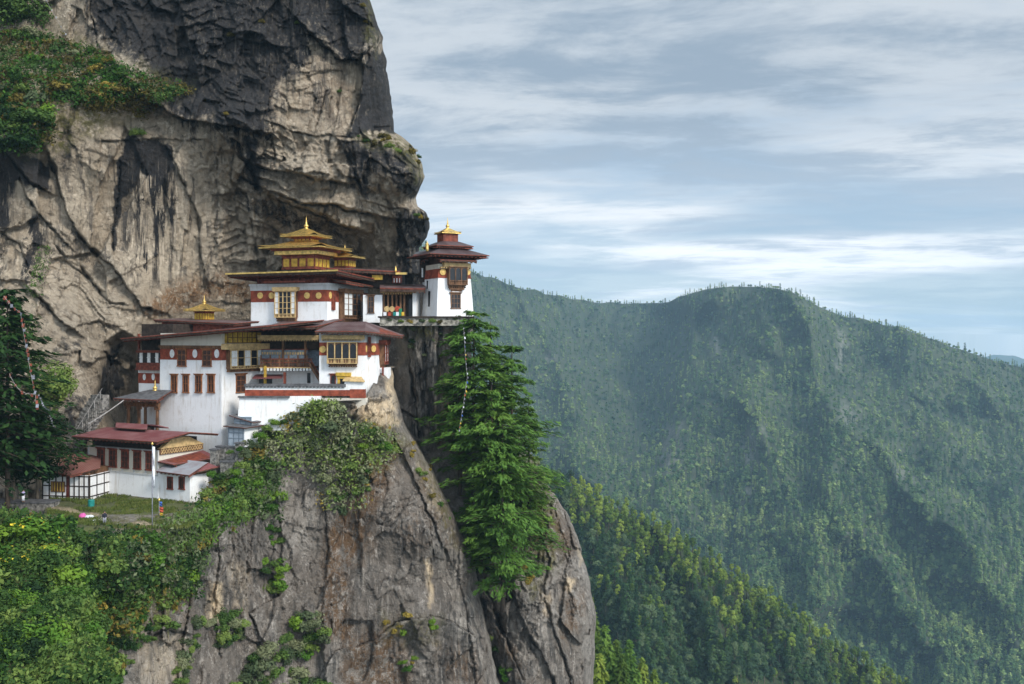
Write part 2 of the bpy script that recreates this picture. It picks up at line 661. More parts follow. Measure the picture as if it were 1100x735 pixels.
def slope_mat(name, cols, scale):
    m, t, b, _ = new_mat(name)
    pos = t.add('ShaderNodeNewGeometry').outputs['Position']
    n = t.noise(pos, scale, 7, 0.65)
    n2 = t.noise(pos, scale * 12, 5, 0.65)
    c = t.mix(t.mapr(n, 0.35, 0.65), cols[0], cols[1])
    c = t.mix(t.mapr(n2, 0.4, 0.7, 0, 0.7), c, cols[2])
    if len(cols) > 3:
        c = t.mix(t.math('MULTIPLY', t.attr('bare'), t.mapr(n2, 0.35, 0.6), clamp=True), c, cols[3])
    t.link(c, b.inputs['Base Color'])
    b.inputs['Roughness'].default_value = 0.95
    bn = t.add('ShaderNodeBump')
    bn.inputs['Strength'].default_value = 0.8
    bn.inputs['Distance'].default_value = 0.3
    t.link(n2, bn.inputs['Height'])
    t.link(bn.outputs[0], b.inputs['Normal'])
    return m


M = {}
M['white'] = plaster_mat('limewash_plaster', (0.80, 0.79, 0.78), (0.50, 0.44, 0.37))
M['cream'] = plaster_mat('weathered_plaster', (0.62, 0.57, 0.48), (0.36, 0.29, 0.21))
M['frame'] = simple('orange_brown_frame', (0.27, 0.105, 0.042), 0.25, 2.2, 0.7)
M['brownpane'] = simple('dark_brown_shutter', (0.060, 0.030, 0.022), 0.3, 2.5, 0.6)
M['greyband'] = plaster_mat('grey_plaster', (0.50, 0.50, 0.49), (0.28, 0.26, 0.23))
M['red'] = simple('red_ochre_band', (0.27, 0.062, 0.032), 0.22, 1.3, 0.85)
M['wood'] = simple('painted_timber', (0.17, 0.085, 0.042), 0.3, 2.2, 0.7, stretch=(1, 1, 0.4))
M['redwood'] = simple('red_timber', (0.20, 0.050, 0.028), 0.3, 2.2, 0.7)
M['dark'] = simple('dark_timber_and_shade', (0.040, 0.028, 0.021), 0.3, 2.0, 0.85)  # dark timber, also used where shade under eaves is painted in
M['eavewood'] = simple('eave_boards', (0.075, 0.045, 0.032), 0.3, 1.5, 0.85)  # dark brown boards of roof undersides and the tower attic
M['ochre'] = simple('ochre_board', (0.56, 0.385, 0.175), 0.18, 1.8, 0.7)
M['yellow'] = simple('yellow_painted_board', (0.52, 0.33, 0.045), 0.2, 1.8, 0.6)
M['gold'] = simple('gilded_copper', (0.80, 0.54, 0.17), 0.20, 2.2, 0.40, metal=0.8, bump=0.25, bscale=5)
M['medal'] = simple('gold_disc', (0.72, 0.48, 0.15), 0.15, 3.0, 0.5)
M['pale'] = simple('white_lattice_paint', (0.72, 0.72, 0.70), 0.08, 3.0, 0.7)
M['pane'] = simple('dark_window_glass', (0.016, 0.017, 0.020), 0.2, 2.0, 0.25)
M['redpane'] = simple('red_shutter', (0.11, 0.024, 0.017), 0.3, 2.5, 0.6)
M['bluegrey'] = simple('blue_grey_paint', (0.20, 0.24, 0.28), 0.2, 2.0, 0.7)
M['tin'] = tin_mat('maroon_tin_roof', (0.085, 0.042, 0.039), (0.20, 0.15, 0.145), 0)
M['tin_y'] = tin_mat('maroon_tin_roof_cross', (0.085, 0.042, 0.039), (0.20, 0.15, 0.145), 1)
M['tinred'] = tin_mat('red_tin_roof', (0.165, 0.046, 0.046), (0.26, 0.125, 0.12), 0)
M['tingrey'] = tin_mat('grey_tin_roof', (0.30, 0.31, 0.33), (0.21, 0.145, 0.145), 0)
M['tinbrown'] = tin_mat('rusty_tin_roof', (0.19, 0.072, 0.055), (0.25, 0.13, 0.105), 0)
M['tindark'] = tin_mat('dark_brown_roof', (0.055, 0.034, 0.033), (0.12, 0.085, 0.085), 0)
M['slate'] = simple('slate_grey_roof', (0.115, 0.112, 0.115), 0.25, 1.6, 0.7, bump=0.5)
M['shed'] = simple('blue_grey_sheet', (0.33, 0.38, 0.43), 0.12, 1.2, 0.6)
M['stone'] = simple('dry_stone', (0.20, 0.185, 0.165), 0.42, 2.2, 0.9, bump=1.0, bscale=3.0)
M['ledge_stone'] = simple('pale_ledge_masonry', (0.33, 0.30, 0.25), 0.42, 1.6, 0.9, bump=1.0, bscale=2.5)
M['bark'] = simple('grey_bark', (0.085, 0.062, 0.045), 0.35, 2.0, 0.9, bump=0.8, stretch=(2, 2, 0.4))
M['barkpale'] = simple('pale_bark', (0.20, 0.155, 0.11), 0.3, 2.0, 0.9, bump=0.8, stretch=(2, 2, 0.4))
M['rope'] = simple('grey_cable', (0.30, 0.28, 0.26), 0.2, 3.0, 0.8)
M['cloth_white'] = simple('white_cloth', (0.72, 0.72, 0.74), 0.08, 3, 0.9)
M['flag_red'] = simple('faded_red_flag', (0.30, 0.085, 0.05), 0.35, 3, 0.9)
M['cloth_red'] = simple('red_cloth', (0.42, 0.075, 0.04), 0.25, 3, 0.9)
M['cloth_blue'] = simple('blue_cloth', (0.05, 0.12, 0.38), 0.2, 3, 0.9)
M['cloth_yellow'] = simple('yellow_cloth', (0.60, 0.40, 0.05), 0.2, 3, 0.9)
M['cloth_green'] = simple('green_cloth', (0.03, 0.20, 0.10), 0.2, 3, 0.9)
M['cloth_pink'] = simple('pink_cloth', (0.65, 0.12, 0.35), 0.2, 3, 0.9)
M['cloth_lilac'] = simple('lilac_cloth', (0.42, 0.38, 0.62), 0.15, 3, 0.9)
M['cloth_dark'] = simple('dark_cloth', (0.022, 0.024, 0.035), 0.2, 3, 0.9)
M['cloth_grey'] = simple('grey_cloth', (0.26, 0.26, 0.29), 0.2, 3, 0.9)
M['teal'] = simple('teal_plastic', (0.02, 0.22, 0.19), 0.15, 3, 0.5)
M['skin'] = simple('skin', (0.42, 0.24, 0.16), 0.06, 6, 0.6)
M['hair'] = simple('black_hair', (0.012, 0.010, 0.010), 0.2, 8, 0.6)
M['cliff'] = rock_mat('cliff_rock', (0.420, 0.345, 0.258), (0.300, 0.238, 0.170), (0.017, 0.016, 0.017), (0.24, 0.125, 0.055), (0.62, 0.50, 0.36))
M['crag'] = rock_mat('crag_rock', (0.285, 0.250, 0.212), (0.170, 0.140, 0.113), (0.045, 0.041, 0.037), (0.130, 0.068, 0.028), (0.66, 0.50, 0.32))
M['grass'] = leaf_mat('meadow_grass', ((0.050, 0.075, 0.016), (0.105, 0.135, 0.030), (0.20, 0.19, 0.06)), 0.5)
M['earth'] = slope_mat('grassy_earth', ((0.045, 0.055, 0.018), (0.095, 0.110, 0.030), (0.13, 0.11, 0.065), (0.40, 0.30, 0.20)), 0.25)
M['hillsoil'] = slope_mat('hillside_soil', ((0.018, 0.030, 0.010), (0.035, 0.055, 0.016), (0.05, 0.045, 0.03)), 0.12)
M['mountain'] = slope_mat('forest_floor', ((0.020, 0.036, 0.016), (0.045, 0.060, 0.026), (0.07, 0.065, 0.045), (0.27, 0.25, 0.22)), 0.012)
M['leaf_bright'] = leaf_mat('bright_leaves', ((0.038, 0.096, 0.012), (0.077, 0.173, 0.021), (0.159, 0.255, 0.028)), 0.25, objvar=0.42)
M['leaf_mid'] = leaf_mat('green_leaves', ((0.040, 0.081, 0.018), (0.085, 0.147, 0.031), (0.178, 0.240, 0.053)), 0.25, objvar=0.42)
M['leaf_grey'] = leaf_mat('grey_green_leaves', ((0.056, 0.081, 0.036), (0.119, 0.147, 0.070), (0.231, 0.245, 0.126)), 0.3, objvar=0.42)
M['leaf_dry'] = leaf_mat('dry_ochre_leaves', ((0.078, 0.065, 0.018), (0.195, 0.150, 0.029), (0.338, 0.247, 0.046)), 0.4, objvar=0.42)
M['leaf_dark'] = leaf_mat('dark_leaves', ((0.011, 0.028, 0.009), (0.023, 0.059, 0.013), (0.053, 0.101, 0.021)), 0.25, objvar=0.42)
M['flower'] = simple('yellow_flowers', (0.62, 0.46, 0.03), 0.2, 3, 0.8)
M['needle'] = leaf_mat('conifer_needles', ((0.046, 0.106, 0.022), (0.106, 0.207, 0.034), (0.207, 0.304, 0.055)), 0.22, transl=0.30, objvar=0.15)
M['needle_far'] = leaf_mat('forest_needles', ((0.015, 0.043, 0.016), (0.035, 0.080, 0.025), (0.077, 0.131, 0.037)), 0.05, transl=0.15, objvar=0.35)
M['pine_lit'] = leaf_mat('yellow_green_needles', ((0.053, 0.102, 0.017), (0.144, 0.213, 0.032), (0.267, 0.330, 0.051)), 0.05, transl=0.25, objvar=0.40)  # pine tone, brightened to carry the sunlit look of the spur crest
M['broad_far'] = leaf_mat('forest_leaves', ((0.018, 0.043, 0.022), (0.045, 0.083, 0.037), (0.119, 0.163, 0.069)), 0.05, transl=0.15, objvar=0.35)
M['mountain_tree'] = leaf_mat('mountain_forest', ((0.025, 0.063, 0.027), (0.101, 0.174, 0.058), (0.280, 0.347, 0.112)), 0.006, transl=0.15, objvar=0.30)
# ------------------------------------------------------------------ terrain and rock: relief sheets with thickness
class Sheet:
    def __init__(self, PX, PY, Y):
        self.PX, self.PY, self.Y = PX, PY, Y
        self.V = np.stack([(PX - CX) / F_PX * Y, Y, (HY - PY) / F_PX * Y], -1)

    def at(self, px, py):
        """World point of the sheet nearest to a photo pixel."""
        k = np.argmin((self.PX - px) ** 2 + (self.PY - py) ** 2)
        return Vector(self.V.reshape(-1, 3)[k])

    def pick(self, poly, n, r, mask=None):
        """n random grid points inside a pixel polygon: (world points, pixel columns, pixel rows)."""
        m = in_poly(self.PX, self.PY, poly)
        if mask is not None: m &= mask
        idx = np.flatnonzero(m.ravel())
        if len(idx) == 0: return np.zeros((0, 3)), np.zeros(0), np.zeros(0)
        ch = idx[r.integers(0, len(idx), n)]
        return self.V.reshape(-1, 3)[ch], self.PX.ravel()[ch], self.PY.ravel()[ch]


def pad(V, A, side, steps):
    """Adds rows or columns to a vertex grid by offsets (dx, dy, dz) from its edge; attributes are carried on."""
    for d in steps:
        d = np.array(d, float)
        if side == 'right':
            V = np.concatenate([V, V[:, -1:] + d], 1); A = {k: np.concatenate([a, a[:, -1:]], 1) for k, a in A.items()}
        elif side == 'left':
            V = np.concatenate([V[:, :1] + d, V], 1); A = {k: np.concatenate([a[:, :1], a], 1) for k, a in A.items()}
        elif side == 'top':
            V = np.concatenate([V[:1] + d, V], 0); A = {k: np.concatenate([a[:1], a], 0) for k, a in A.items()}
        else:
            V = np.concatenate([V, V[-1:] + d], 0); A = {k: np.concatenate([a, a[-1:]], 0) for k, a in A.items()}
    return V, A


def grid_obj(name, V, A, mat, kind='structure', smooth=True):
    R, C = V.shape[:2]
    idx = np.arange(R * C).reshape(R, C)
    q = np.stack([idx[:-1, :-1], idx[1:, :-1], idx[1:, 1:], idx[:-1, 1:]], -1).reshape(-1, 4)
    me = mesh_np(name, V.reshape(-1, 3), q, mat, {k: a.ravel() for k, a in A.items()}, smooth=smooth)
    o = link(name, me)
    o['kind'] = kind
    return o


def cracks_disp(PX, PY, cracks, seed, kw=0.75, kd=0.75):
    """cracks: (polyline, half width px, depth m, step m, range px). Step lifts the upper/left side towards the viewer."""
    wx = PX + 1.4 * vnoise(PX / 11, PY / 11, seed) + 0.9 * vnoise(PX / 4, PY / 4, seed + 1)
    wy = PY + 1.4 * vnoise(PX / 11, PY / 11, seed + 2) + 0.9 * vnoise(PX / 4, PY / 4, seed + 3)
    out = np.zeros_like(PX)
    groove = np.zeros_like(PX)
    for poly, w, depth, step, rg in cracks:
        xs = [p[0] for p in poly]; ys = [p[1] for p in poly]
        mg = max(rg, 3 * w) + 4
        sel = (PX > min(xs) - mg) & (PX < max(xs) + mg) & (PY > min(ys) - mg) & (PY < max(ys) + mg)
        if not sel.any(): continue
        D, S = seg_dist(wx[sel], wy[sel], poly)
        wv = 0.30 + 1.5 * np.clip(vnoise(PX[sel] / 15, PY[sel] / 15, seed + 7) * .7 + .35, 0, 1) ** 1.5
        g = np.clip(1.15 - D / (w * kw * 1.5 * wv), 0, 1) * np.clip(wv * 1.2, 0.35, 1)
        dd = depth * kd * g
        if step:
            side = np.clip(-S, 0, 1) if step > 0 else np.clip(S, 0, 1)
            fall = np.clip(1 - D / rg, 0, 1) ** 1.2
            dd = dd - abs(step) * side * fall
        out[sel] += dd
        groove[sel] = np.maximum(groove[sel], g * min(1, kd * depth / 2.2))
    return out, groove


def paint(PX, PY, regions, seed):
    """regions: (polygon, softness px, strength) -> largest strength, with frayed outlines."""
    wx = PX + 5 * vnoise(PX / 14, PY / 20, seed) + 2.5 * vnoise(PX / 4, PY / 7, seed + 1)
    wy = PY + 6 * vnoise(PX / 14, PY / 20, seed + 2) + 3 * vnoise(PX / 4, PY / 7, seed + 3)
    out = np.zeros_like(PX)
    for poly, soft, s in regions:
        out = np.maximum(out, s * poly_mask(wx, wy, poly, soft))
    return out


def rock(name, left, right, py0, py1, ncol, nrow, depth, cracks, seed, mat, regions, round_w=10, round_d=6, amp=1.0,
         cell=(34, 60), wrap=((-0.6, 3, 0), (-1.5, 8, 0), (-4, 16, 0), (-8, 22, 0)), top=None, lwrap=None, extra=None, ck=(.55, .8), rough=None, bed=None, ribs=None):
    fl, fr, fd = interp(left), interp(right), tps(depth)
    py = np.linspace(py0, py1, nrow)
    u = np.linspace(0, 1, ncol)
    L = fl(py)[:, None]
    Rr = fr(py)[:, None] + 1.5 * vnoise(py / 13, py * 0, seed + 50)[:, None] + 0.5 * vnoise(py / 5, py * 0, seed + 51)[:, None]
    PX = L + (Rr - L) * u[None]
    PY = np.repeat(py[:, None], ncol, 1)
    Y = fd(PX, PY)
    wx = PX + 4 * vnoise(PX / 40, PY / 40, seed + 5) + 1.2 * vnoise(PX / 8, PY / 8, seed + 55)
    wy = PY + 4 * vnoise(PX / 40, PY / 40, seed + 6) + 1.2 * vnoise(PX / 8, PY / 8, seed + 56)
    h1, e1 = facets(wx / cell[0] + 0.12 * wy / cell[1], wy / cell[1], seed)
    h2, e2 = facets(wx / (cell[0] * 0.36), wy / (cell[1] * 0.36), seed + 9)
    h4, e4 = facets(wx / (cell[0] * 0.07), wy / (cell[1] * 0.07), seed + 12)
    h3, e3 = facets(wx / (cell[0] * 0.15), wy / (cell[1] * 0.17), seed + 10)
    m2 = np.clip(0.5 + 0.9 * vnoise(PX / 55, PY / 55, seed + 8), 0.12, 1)
    if rough is not None: m2 = m2 * 0.45 + rough(PX, PY)
    d = amp * (1.25 * h1 + m2 * (0.70 * h2 + 0.30 * h3 + 0.13 * h4))
    d += amp * (0.75 * fbm(wx / 80, wy / 70, seed + 20, 3) + m2 * 0.16 * fbm(wx / 15, wy / 24, seed + 22, 4, 0.55) + m2 * 0.09 * fbm(PX / 5, PY / 8, seed + 21, 3, 0.6))
    if bed:
        ang, per, am = bed
        q = PY + ang * PX + 24 * h1 + 9 * h2 + 3.5 * vnoise(PX / 38, PY / 38, seed + 61) + 1.0 * vnoise(PX / 7, PY / 7, seed + 62)
        for f, a_ in ((1.0, 1.0), (2.37, .42)):
            qq = q / per * f
            cell_ = np.floor(qq)
            hgt_ = _hash(cell_, np.floor(PX / 46 + 3 * _hash(cell_, cell_ * 0, cell_ * 0, seed)), cell_ * 0, seed + 63)
            d -= am * a_ * m2 * (qq - cell_) ** 1.6 * hgt_ * np.clip(.55 + vnoise(PX / 42, PY / 30, seed + 64), 0, 1)
    if ribs:
        ang, per, am = ribs
        q = PX + ang * PY + 20 * h1 + 7 * h2 + 2.5 * vnoise(PX / 40, PY / 60, seed + 65) + .8 * vnoise(PX / 7, PY / 9, seed + 66)
        for f, a_ in ((1.0, 1.0), (2.61, .45)):
            qq = q / per * f
            cell_ = np.floor(qq)
            hgt_ = _hash(cell_, np.floor(PY / 75 + 3 * _hash(cell_, cell_ * 0, cell_ * 0, seed + 1)), cell_ * 0, seed + 67)
            d -= am * a_ * (qq - cell_) ** 1.4 * hgt_ * np.clip(.6 + vnoise(PX / 50, PY / 60, seed + 68), 0, 1)
    cd, groove = cracks_disp(PX, PY, cracks, seed + 30, *ck)
    Y = Y + d + cd
    if extra is not None: Y = Y + extra(PX, PY)
    dist = np.clip((Rr - PX) / round_w, 0, 1)
    Y = Y + round_d * (1 - np.sqrt(np.clip(1 - (1 - dist) ** 2, 0, 1)))
    sh = Sheet(PX, PY, Y)
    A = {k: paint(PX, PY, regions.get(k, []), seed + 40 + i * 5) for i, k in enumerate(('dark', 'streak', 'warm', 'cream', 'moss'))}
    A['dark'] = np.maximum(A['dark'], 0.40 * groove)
    V, A = sh.V, A
    if wrap: V, A = pad(V, A, 'right', wrap)
    if lwrap: V, A = pad(V, A, 'left', lwrap)
    if top: V, A = pad(V, A, 'top', top)
    grid_obj(name, V, A, mat, smooth=False)
    return sh


# ---- the great cliff
cliff_cracks = [
    ([(-30, 120), (2, 153), (22, 184), (33, 197), (47, 204)], 3.5, 4.5, 1.8, 22),
    ([(22, 190), (31, 214), (44, 232), (59, 249), (72, 263)], 2.2, 3.0, 1.2, 16),
    ([(51, 164), (59, 184), (65, 205), (72, 227), (83, 249), (94, 264), (113, 280), (129, 297), (140, 314), (151, 329), (161, 332)], 2.6, 3.0, 2.2, 30),
    ([(131, 155), (128, 197), (125, 227), (121, 258), (122, 275)], 1.6, 1.8, -0.8, 20),
    ([(179, 160), (190, 179), (196, 195), (205, 214), (214, 236), (215, 262), (218, 288), (222, 302)], 1.3, 1.8, 1.2, 22),
    ([(226, 132), (233, 173), (235, 212), (231, 243), (234, 262)], 1.1, 1.2, 0.6, 14),
    ([(109, 150), (129, 152), (185, 149), (225, 152)], 1.1, 1.4, 0.6, 14),
    ([(150, 95), (165, 108), (181, 121), (200, 129), (220, 132), (245, 134), (270, 140)], 2.2, 2.0, 3.6, 40),
    ([(292, 133), (307, 140), (336, 145), (371, 146)], 1.2, 1.8, 0.8, 14),
    ([(320, 20), (336, 38), (351, 52), (366, 65), (388, 62), (399, 50)], 1.6, 2.0, 2.6, 26),
    ([(320, 20), (327, 35), (347, 44)], 1.2, 1.4, 0.8, 12),
    ([(351, 98), (345, 120), (338, 144)], 1.5, 1.8, 0.0, 10),
    ([(356, 104), (354, 125), (355, 144)], 1.1, 1.2, 0.0, 10),
    ([(390, 62), (388, 105), (380, 128), (373, 146)], 1.5, 1.5, 3.5, 30),
    ([(290, 83), (288, 122), (292, 140)], 1.3, 1.6, -0.8, 14),
    ([(364, 151), (377, 173), (388, 203), (392, 216)], 2.4, 3.0, 1.0, 16),
    ([(275, 177), (292, 184), (318, 184), (338, 192), (364, 195)], 1.8, 2.2, 3.0, 24),
    ([(262, 190), (272, 197), (290, 205), (307, 212), (325, 219), (360, 219), (373, 225), (416, 234), (440, 236)], 1.8, 2.0, 3.2, 24),
    ([(300, 214), (314, 221), (342, 229), (368, 243), (384, 247)], 2.6, 2.5, 4.2, 24),
    ([(253, 150), (248, 195), (264, 208), (272, 245), (279, 285)], 1.3, 1.2, 1.2, 14),
    ([(292, 140), (294, 160), (297, 181)], 1.7, 2.0, 0.6, 12),
    ([(255, 140), (259, 168), (272, 184), (277, 205)], 3.2, 3.5, 0.8, 14),
    ([(89, 290), (105, 310), (118, 326), (131, 327)], 1.7, 1.8, 1.0, 16),
    ([(35, 312), (50, 327), (65, 345), (79, 354)], 1.9, 2.4, 2.6, 22),
    ([(79, 354), (105, 345), (118, 349)], 1.2, 1.2, 1.0, 12),
    ([(113, 377), (120, 392), (113, 412), (106, 425)], 1.6, 2.0, 1.5, 16),
    ([(400, 170), (420, 185), (440, 188)], 1.2, 1.2, 1.0, 14),
    ([(392, 216), (412, 222), (432, 224)], 1.2, 1.4, 0.8, 12),
    ([(404, 238), (412, 262), (414, 275)], 1.5, 1.8, -0.8, 12),
    ([(432, 236), (428, 258), (424, 285), (420, 300)], 1.5, 1.5, 1.5, 18),
    ([(60, 262), (70, 280), (96, 300)], 1.3, 1.4, 0.8, 16),
    ([(0, 250), (20, 262), (30, 285), (26, 310)], 1.3, 1.4, 0.8, 16),
    ([(95, -20), (99, 20), (105, 45)], 1.3, 1.6, 0.8, 18),
    ([(150, -20), (165, 12), (182, 14)], 2.0, 2.0, 1.8, 18),
    ([(128, 5), (140, 20), (150, 40)], 1.3, 1.4, 0.8, 14),
    ([(200, 30), (225, 22), (262, 44), (300, 50)], 1.3, 1.2, 1.2, 26),
    ([(340, -40), (352, -10), (372, 8), (390, 20)], 1.6, 1.6, 2.0, 26),
]
cliff_depth = [(-150, -100, 178), (0, -100, 182), (200, -100, 183), (340, -100, 178), (390, -60, 178),
    (-150, 50, 172), (0, 40, 176), (60, 60, 174), (20, 140, 164), (60, 130, 166), (100, 90, 171), (180, 95, 172), (-150, 200, 160),
    (0, 210, 167), (50, 230, 168), (0, 300, 163), (50, 330, 161), (100, 210, 171), (160, 210, 172), (90, 300, 170), (150, 300, 172),
    (250, 30, 173), (150, 30, 175), (250, 118, 169), (210, 190, 174), (250, 220, 178), (200, 300, 177), (280, 300, 182),
    (340, 0, 173), (330, 90, 170), (340, 140, 169), (310, 180, 171), (350, 210, 173), (330, 245, 180), (320, 300, 187), (360, 300, 188),
    (400, 60, 176), (405, 125, 177), (390, 160, 172), (430, 185, 171), (440, 225, 177), (445, 280, 184), (400, 290, 186), (400, 230, 176),
    (60, 400, 154), (90, 440, 151), (20, 450, 150), (120, 400, 166), (140, 440, 170), (-150, 450, 145), (180, 400, 178), (300, 400, 190), (440, 400, 188),
    (180, 500, 172), (60, 520, 149), (300, 500, 188), (440, 500, 188), (-220, 500, 142), (-220, 830, 128), (0, 830, 132), (200, 830, 165), (440, 830, 190), (-220, 100, 172)]
cliff_right = [(-150, 360), (-100, 372), (-40, 388), (0, 397), (20, 405), (50, 412), (85, 418), (120, 421), (142, 423), (147, 431), (160, 445), (175, 453),
    (190, 455), (205, 449), (213, 446), (222, 449), (228, 457), (240, 461), (255, 458), (266, 450), (285, 456), (300, 460), (330, 462), (880, 462)]
cliff_regions = {
    'dark': [
        ([(88, -160), (92, 10), (104, 48), (150, 66), (168, 108), (200, 130), (262, 140), (286, 152), (290, 118), (306, 92), (326, 66), (333, 36), (350, 52), (366, 66), (392, 62), (402, 50), (420, 40), (410, -160)], 18, 0.92),
        ([(391, 60), (388, 105), (373, 147), (428, 147), (428, 40)], 3, 0.80),
        ([(131, 150), (150, 147), (180, 158), (190, 182), (183, 214), (174, 202), (152, 184), (145, 204), (134, 216), (123, 276), (120, 258), (127, 200)], 3, 0.95),
        ([(-30, 130), (22, 160), (60, 178), (54, 204), (34, 204), (-20, 190)], 4, 0.85),
        ([(-20, 180), (12, 190), (9, 240), (-20, 248)], 4, 0.75),
        ([(36, 224), (48, 236), (40, 275), (24, 302), (30, 262)], 3, 0.8),
        ([(60, 122), (82, 135), (73, 205), (60, 190)], 5, 0.55),
        ([(426, 228), (466, 222), (470, 350), (440, 350), (428, 300)], 5, 0.82),
        ([(364, 150), (398, 150), (456, 172), (458, 205), (442, 216), (420, 190), (402, 186), (394, 214), (372, 200)], 5, 0.66),
        ([(250, 196), (300, 213), (340, 232), (382, 247), (368, 262), (300, 248), (262, 228)], 6, 0.5),  # shade under the overhang painted in, over brownish rock
        ([(262, 140), (280, 150), (282, 205), (256, 190)], 5, 0.75),
        ([(113, 372), (131, 366), (133, 412), (108, 448), (92, 448), (109, 412)], 4, 0.75),  # dark stain plus painted deep shade in the cleft
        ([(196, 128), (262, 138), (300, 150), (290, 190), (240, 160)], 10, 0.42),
        ([(60, 365), (92, 360), (96, 372), (70, 395), (48, 420), (44, 380)], 8, 0.40),
        ([(60, 430), (100, 415), (95, 480), (50, 480)], 8, 0.5),
    ],
    'streak': [
        ([(145, 178), (190, 178), (194, 230), (180, 300), (140, 300), (132, 240)], 10, 1.0),
        ([(0, 180), (14, 190), (12, 300), (-20, 300)], 6, 0.8),
        ([(28, 225), (50, 236), (40, 300), (18, 300)], 5, 0.8),
        ([(180, -60), (390, -60), (400, 40), (300, 90), (200, 110)], 20, 0.5),
        ([(300, 60), (390, 60), (380, 140), (310, 130)], 15, 0.25),
        ([(425, 230), (462, 228), (462, 330), (430, 300)], 8, 0.7),
    ],
    'warm': [
        ([(150, 330), (175, 310), (240, 295), (265, 300), (268, 322), (225, 318), (190, 332), (165, 345)], 6, 1.0),
        ([(60, 95), (150, 105), (190, 118), (150, 128), (80, 125)], 8, 0.8),
        ([(280, 85), (385, 70), (386, 140), (290, 135)], 20, 0.28),
        ([(100, 150), (130, 155), (124, 270), (95, 220)], 10, 0.22),
    ],
    'cream': [
        ([(413, 262), (424, 240), (426, 300), (414, 310)], 5, 0.35),
        ([(300, 60), (330, 60), (322, 130), (296, 132)], 10, 0.25),
        ([(160, 240), (212, 235), (214, 300), (150, 310)], 14, 0.38),
        ([(72, 160), (128, 160), (120, 260), (92, 240)], 12, 0.32),
        ([(370, 62), (389, 64), (388, 100), (376, 130)], 5, 0.45),
        ([(0, 250), (40, 262), (60, 300), (0, 310)], 12, 0.3),
    ],
    'moss': [
        ([(376, 146), (425, 144), (447, 158), (456, 185), (450, 200), (440, 172), (400, 158)], 5, 0.9),
        ([(395, -20), (404, 10), (400, 60), (392, 30)], 4, 0.6),
        ([(0, 20), (60, 30), (150, 70), (205, 95), (150, 125), (50, 165), (0, 165)], 10, 0.75),
    ],
}


def cliff_extra(PX, PY):
    e = np.zeros_like(PX)
    # vegetated ledge across the upper left: a slope that comes forward
    e -= 3.0 * poly_mask(PX, PY, [(-160, 40), (60, 60), (140, 90), (190, 105), (130, 118), (60, 130), (40, 160), (-160, 180)], 18)
    # the deep hollow left of the main hall and the one behind the upper temple
    e += 7.0 * poly_mask(PX, PY, [(116, 372), (132, 362), (150, 372), (150, 480), (100, 480), (96, 448), (112, 414)], 7)
    e += 4.0 * poly_mask(PX, PY, [(290, 238), (340, 240), (385, 252), (400, 300), (420, 340), (280, 340), (278, 270)], 10)
    # bulges under the moss ledge
    e -= 3.0 * poly_mask(PX, PY, [(396, 160), (430, 150), (452, 170), (450, 200), (420, 212), (396, 200)], 9)
    return e


def cliff_rough(PX, PY):
    a = poly_mask(PX, PY, [(225, 130), (300, 140), (460, 150), (465, 300), (280, 300), (225, 250)], 14)
    b = poly_mask(PX, PY, [(90, -160), (90, 60), (170, 115), (270, 145), (330, 60), (420, 60), (420, -160)], 20)
    c = poly_mask(PX, PY, [(-150, 250), (90, 250), (170, 330), (150, 520), (-150, 520)], 20)
    return 1.35 * a + 0.95 * b + 0.5 * c


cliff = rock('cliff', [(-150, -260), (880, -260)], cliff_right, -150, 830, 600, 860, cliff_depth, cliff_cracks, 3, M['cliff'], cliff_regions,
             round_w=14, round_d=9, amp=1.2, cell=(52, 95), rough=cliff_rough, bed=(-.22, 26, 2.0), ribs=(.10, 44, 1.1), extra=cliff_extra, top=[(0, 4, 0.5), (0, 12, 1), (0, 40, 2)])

# ---- shelf under the watch tower
shelf_depth = [(380, 340, 170), (460, 340, 163), (520, 340, 163), (400, 420, 172), (470, 420, 165), (520, 420, 166), (400, 560, 172), (470, 560, 168), (530, 560, 168)]
shelf = rock('rock_shelf', [(340, 385), (600, 385)], [(341, 512), (360, 508), (420, 505), (600, 520)], 341.5, 600, 150, 260, shelf_depth,
             [([(436, 342), (440, 380), (445, 430), (452, 470)], 2.0, 2.5, 1.5, 20), ([(456, 345), (458, 400), (460, 470)], 1.5, 2.0, 1.0, 16), ([(430, 360), (445, 372), (452, 400)], 1.4, 1.4, 0.6, 14), ([(470, 345), (471, 470)], 1.3, 1.6, -1.2, 16),
              ([(432, 440), (450, 452), (470, 470)], 1.3, 1.4, 0.8, 12)],
             17, M['crag'], {'dark': [([(446, 348), (462, 348), (463, 470), (450, 470)], 6, 0.75), ([(425, 400), (445, 410), (440, 440)], 6, 0.4)], 'streak': [([(440, 345), (475, 345), (475, 470), (440, 470)], 6, 0.9)],
                              'warm': [([(470, 345), (484, 345), (484, 480), (470, 480)], 4, 0.7)], 'cream': [([(471, 395), (482, 395), (482, 460), (471, 460)], 4, 0.4), ([(424, 355), (436, 350), (440, 385), (428, 400)], 4, 0.3)], 'moss': [([(425, 340), (470, 343), (455, 362), (430, 356)], 5, 0.7)]},
             round_w=8, round_d=4, amp=0.6, cell=(22, 70), top=[(0, 3, 0.0), (0, 9, 0.0), (0, 30, 0.5)])

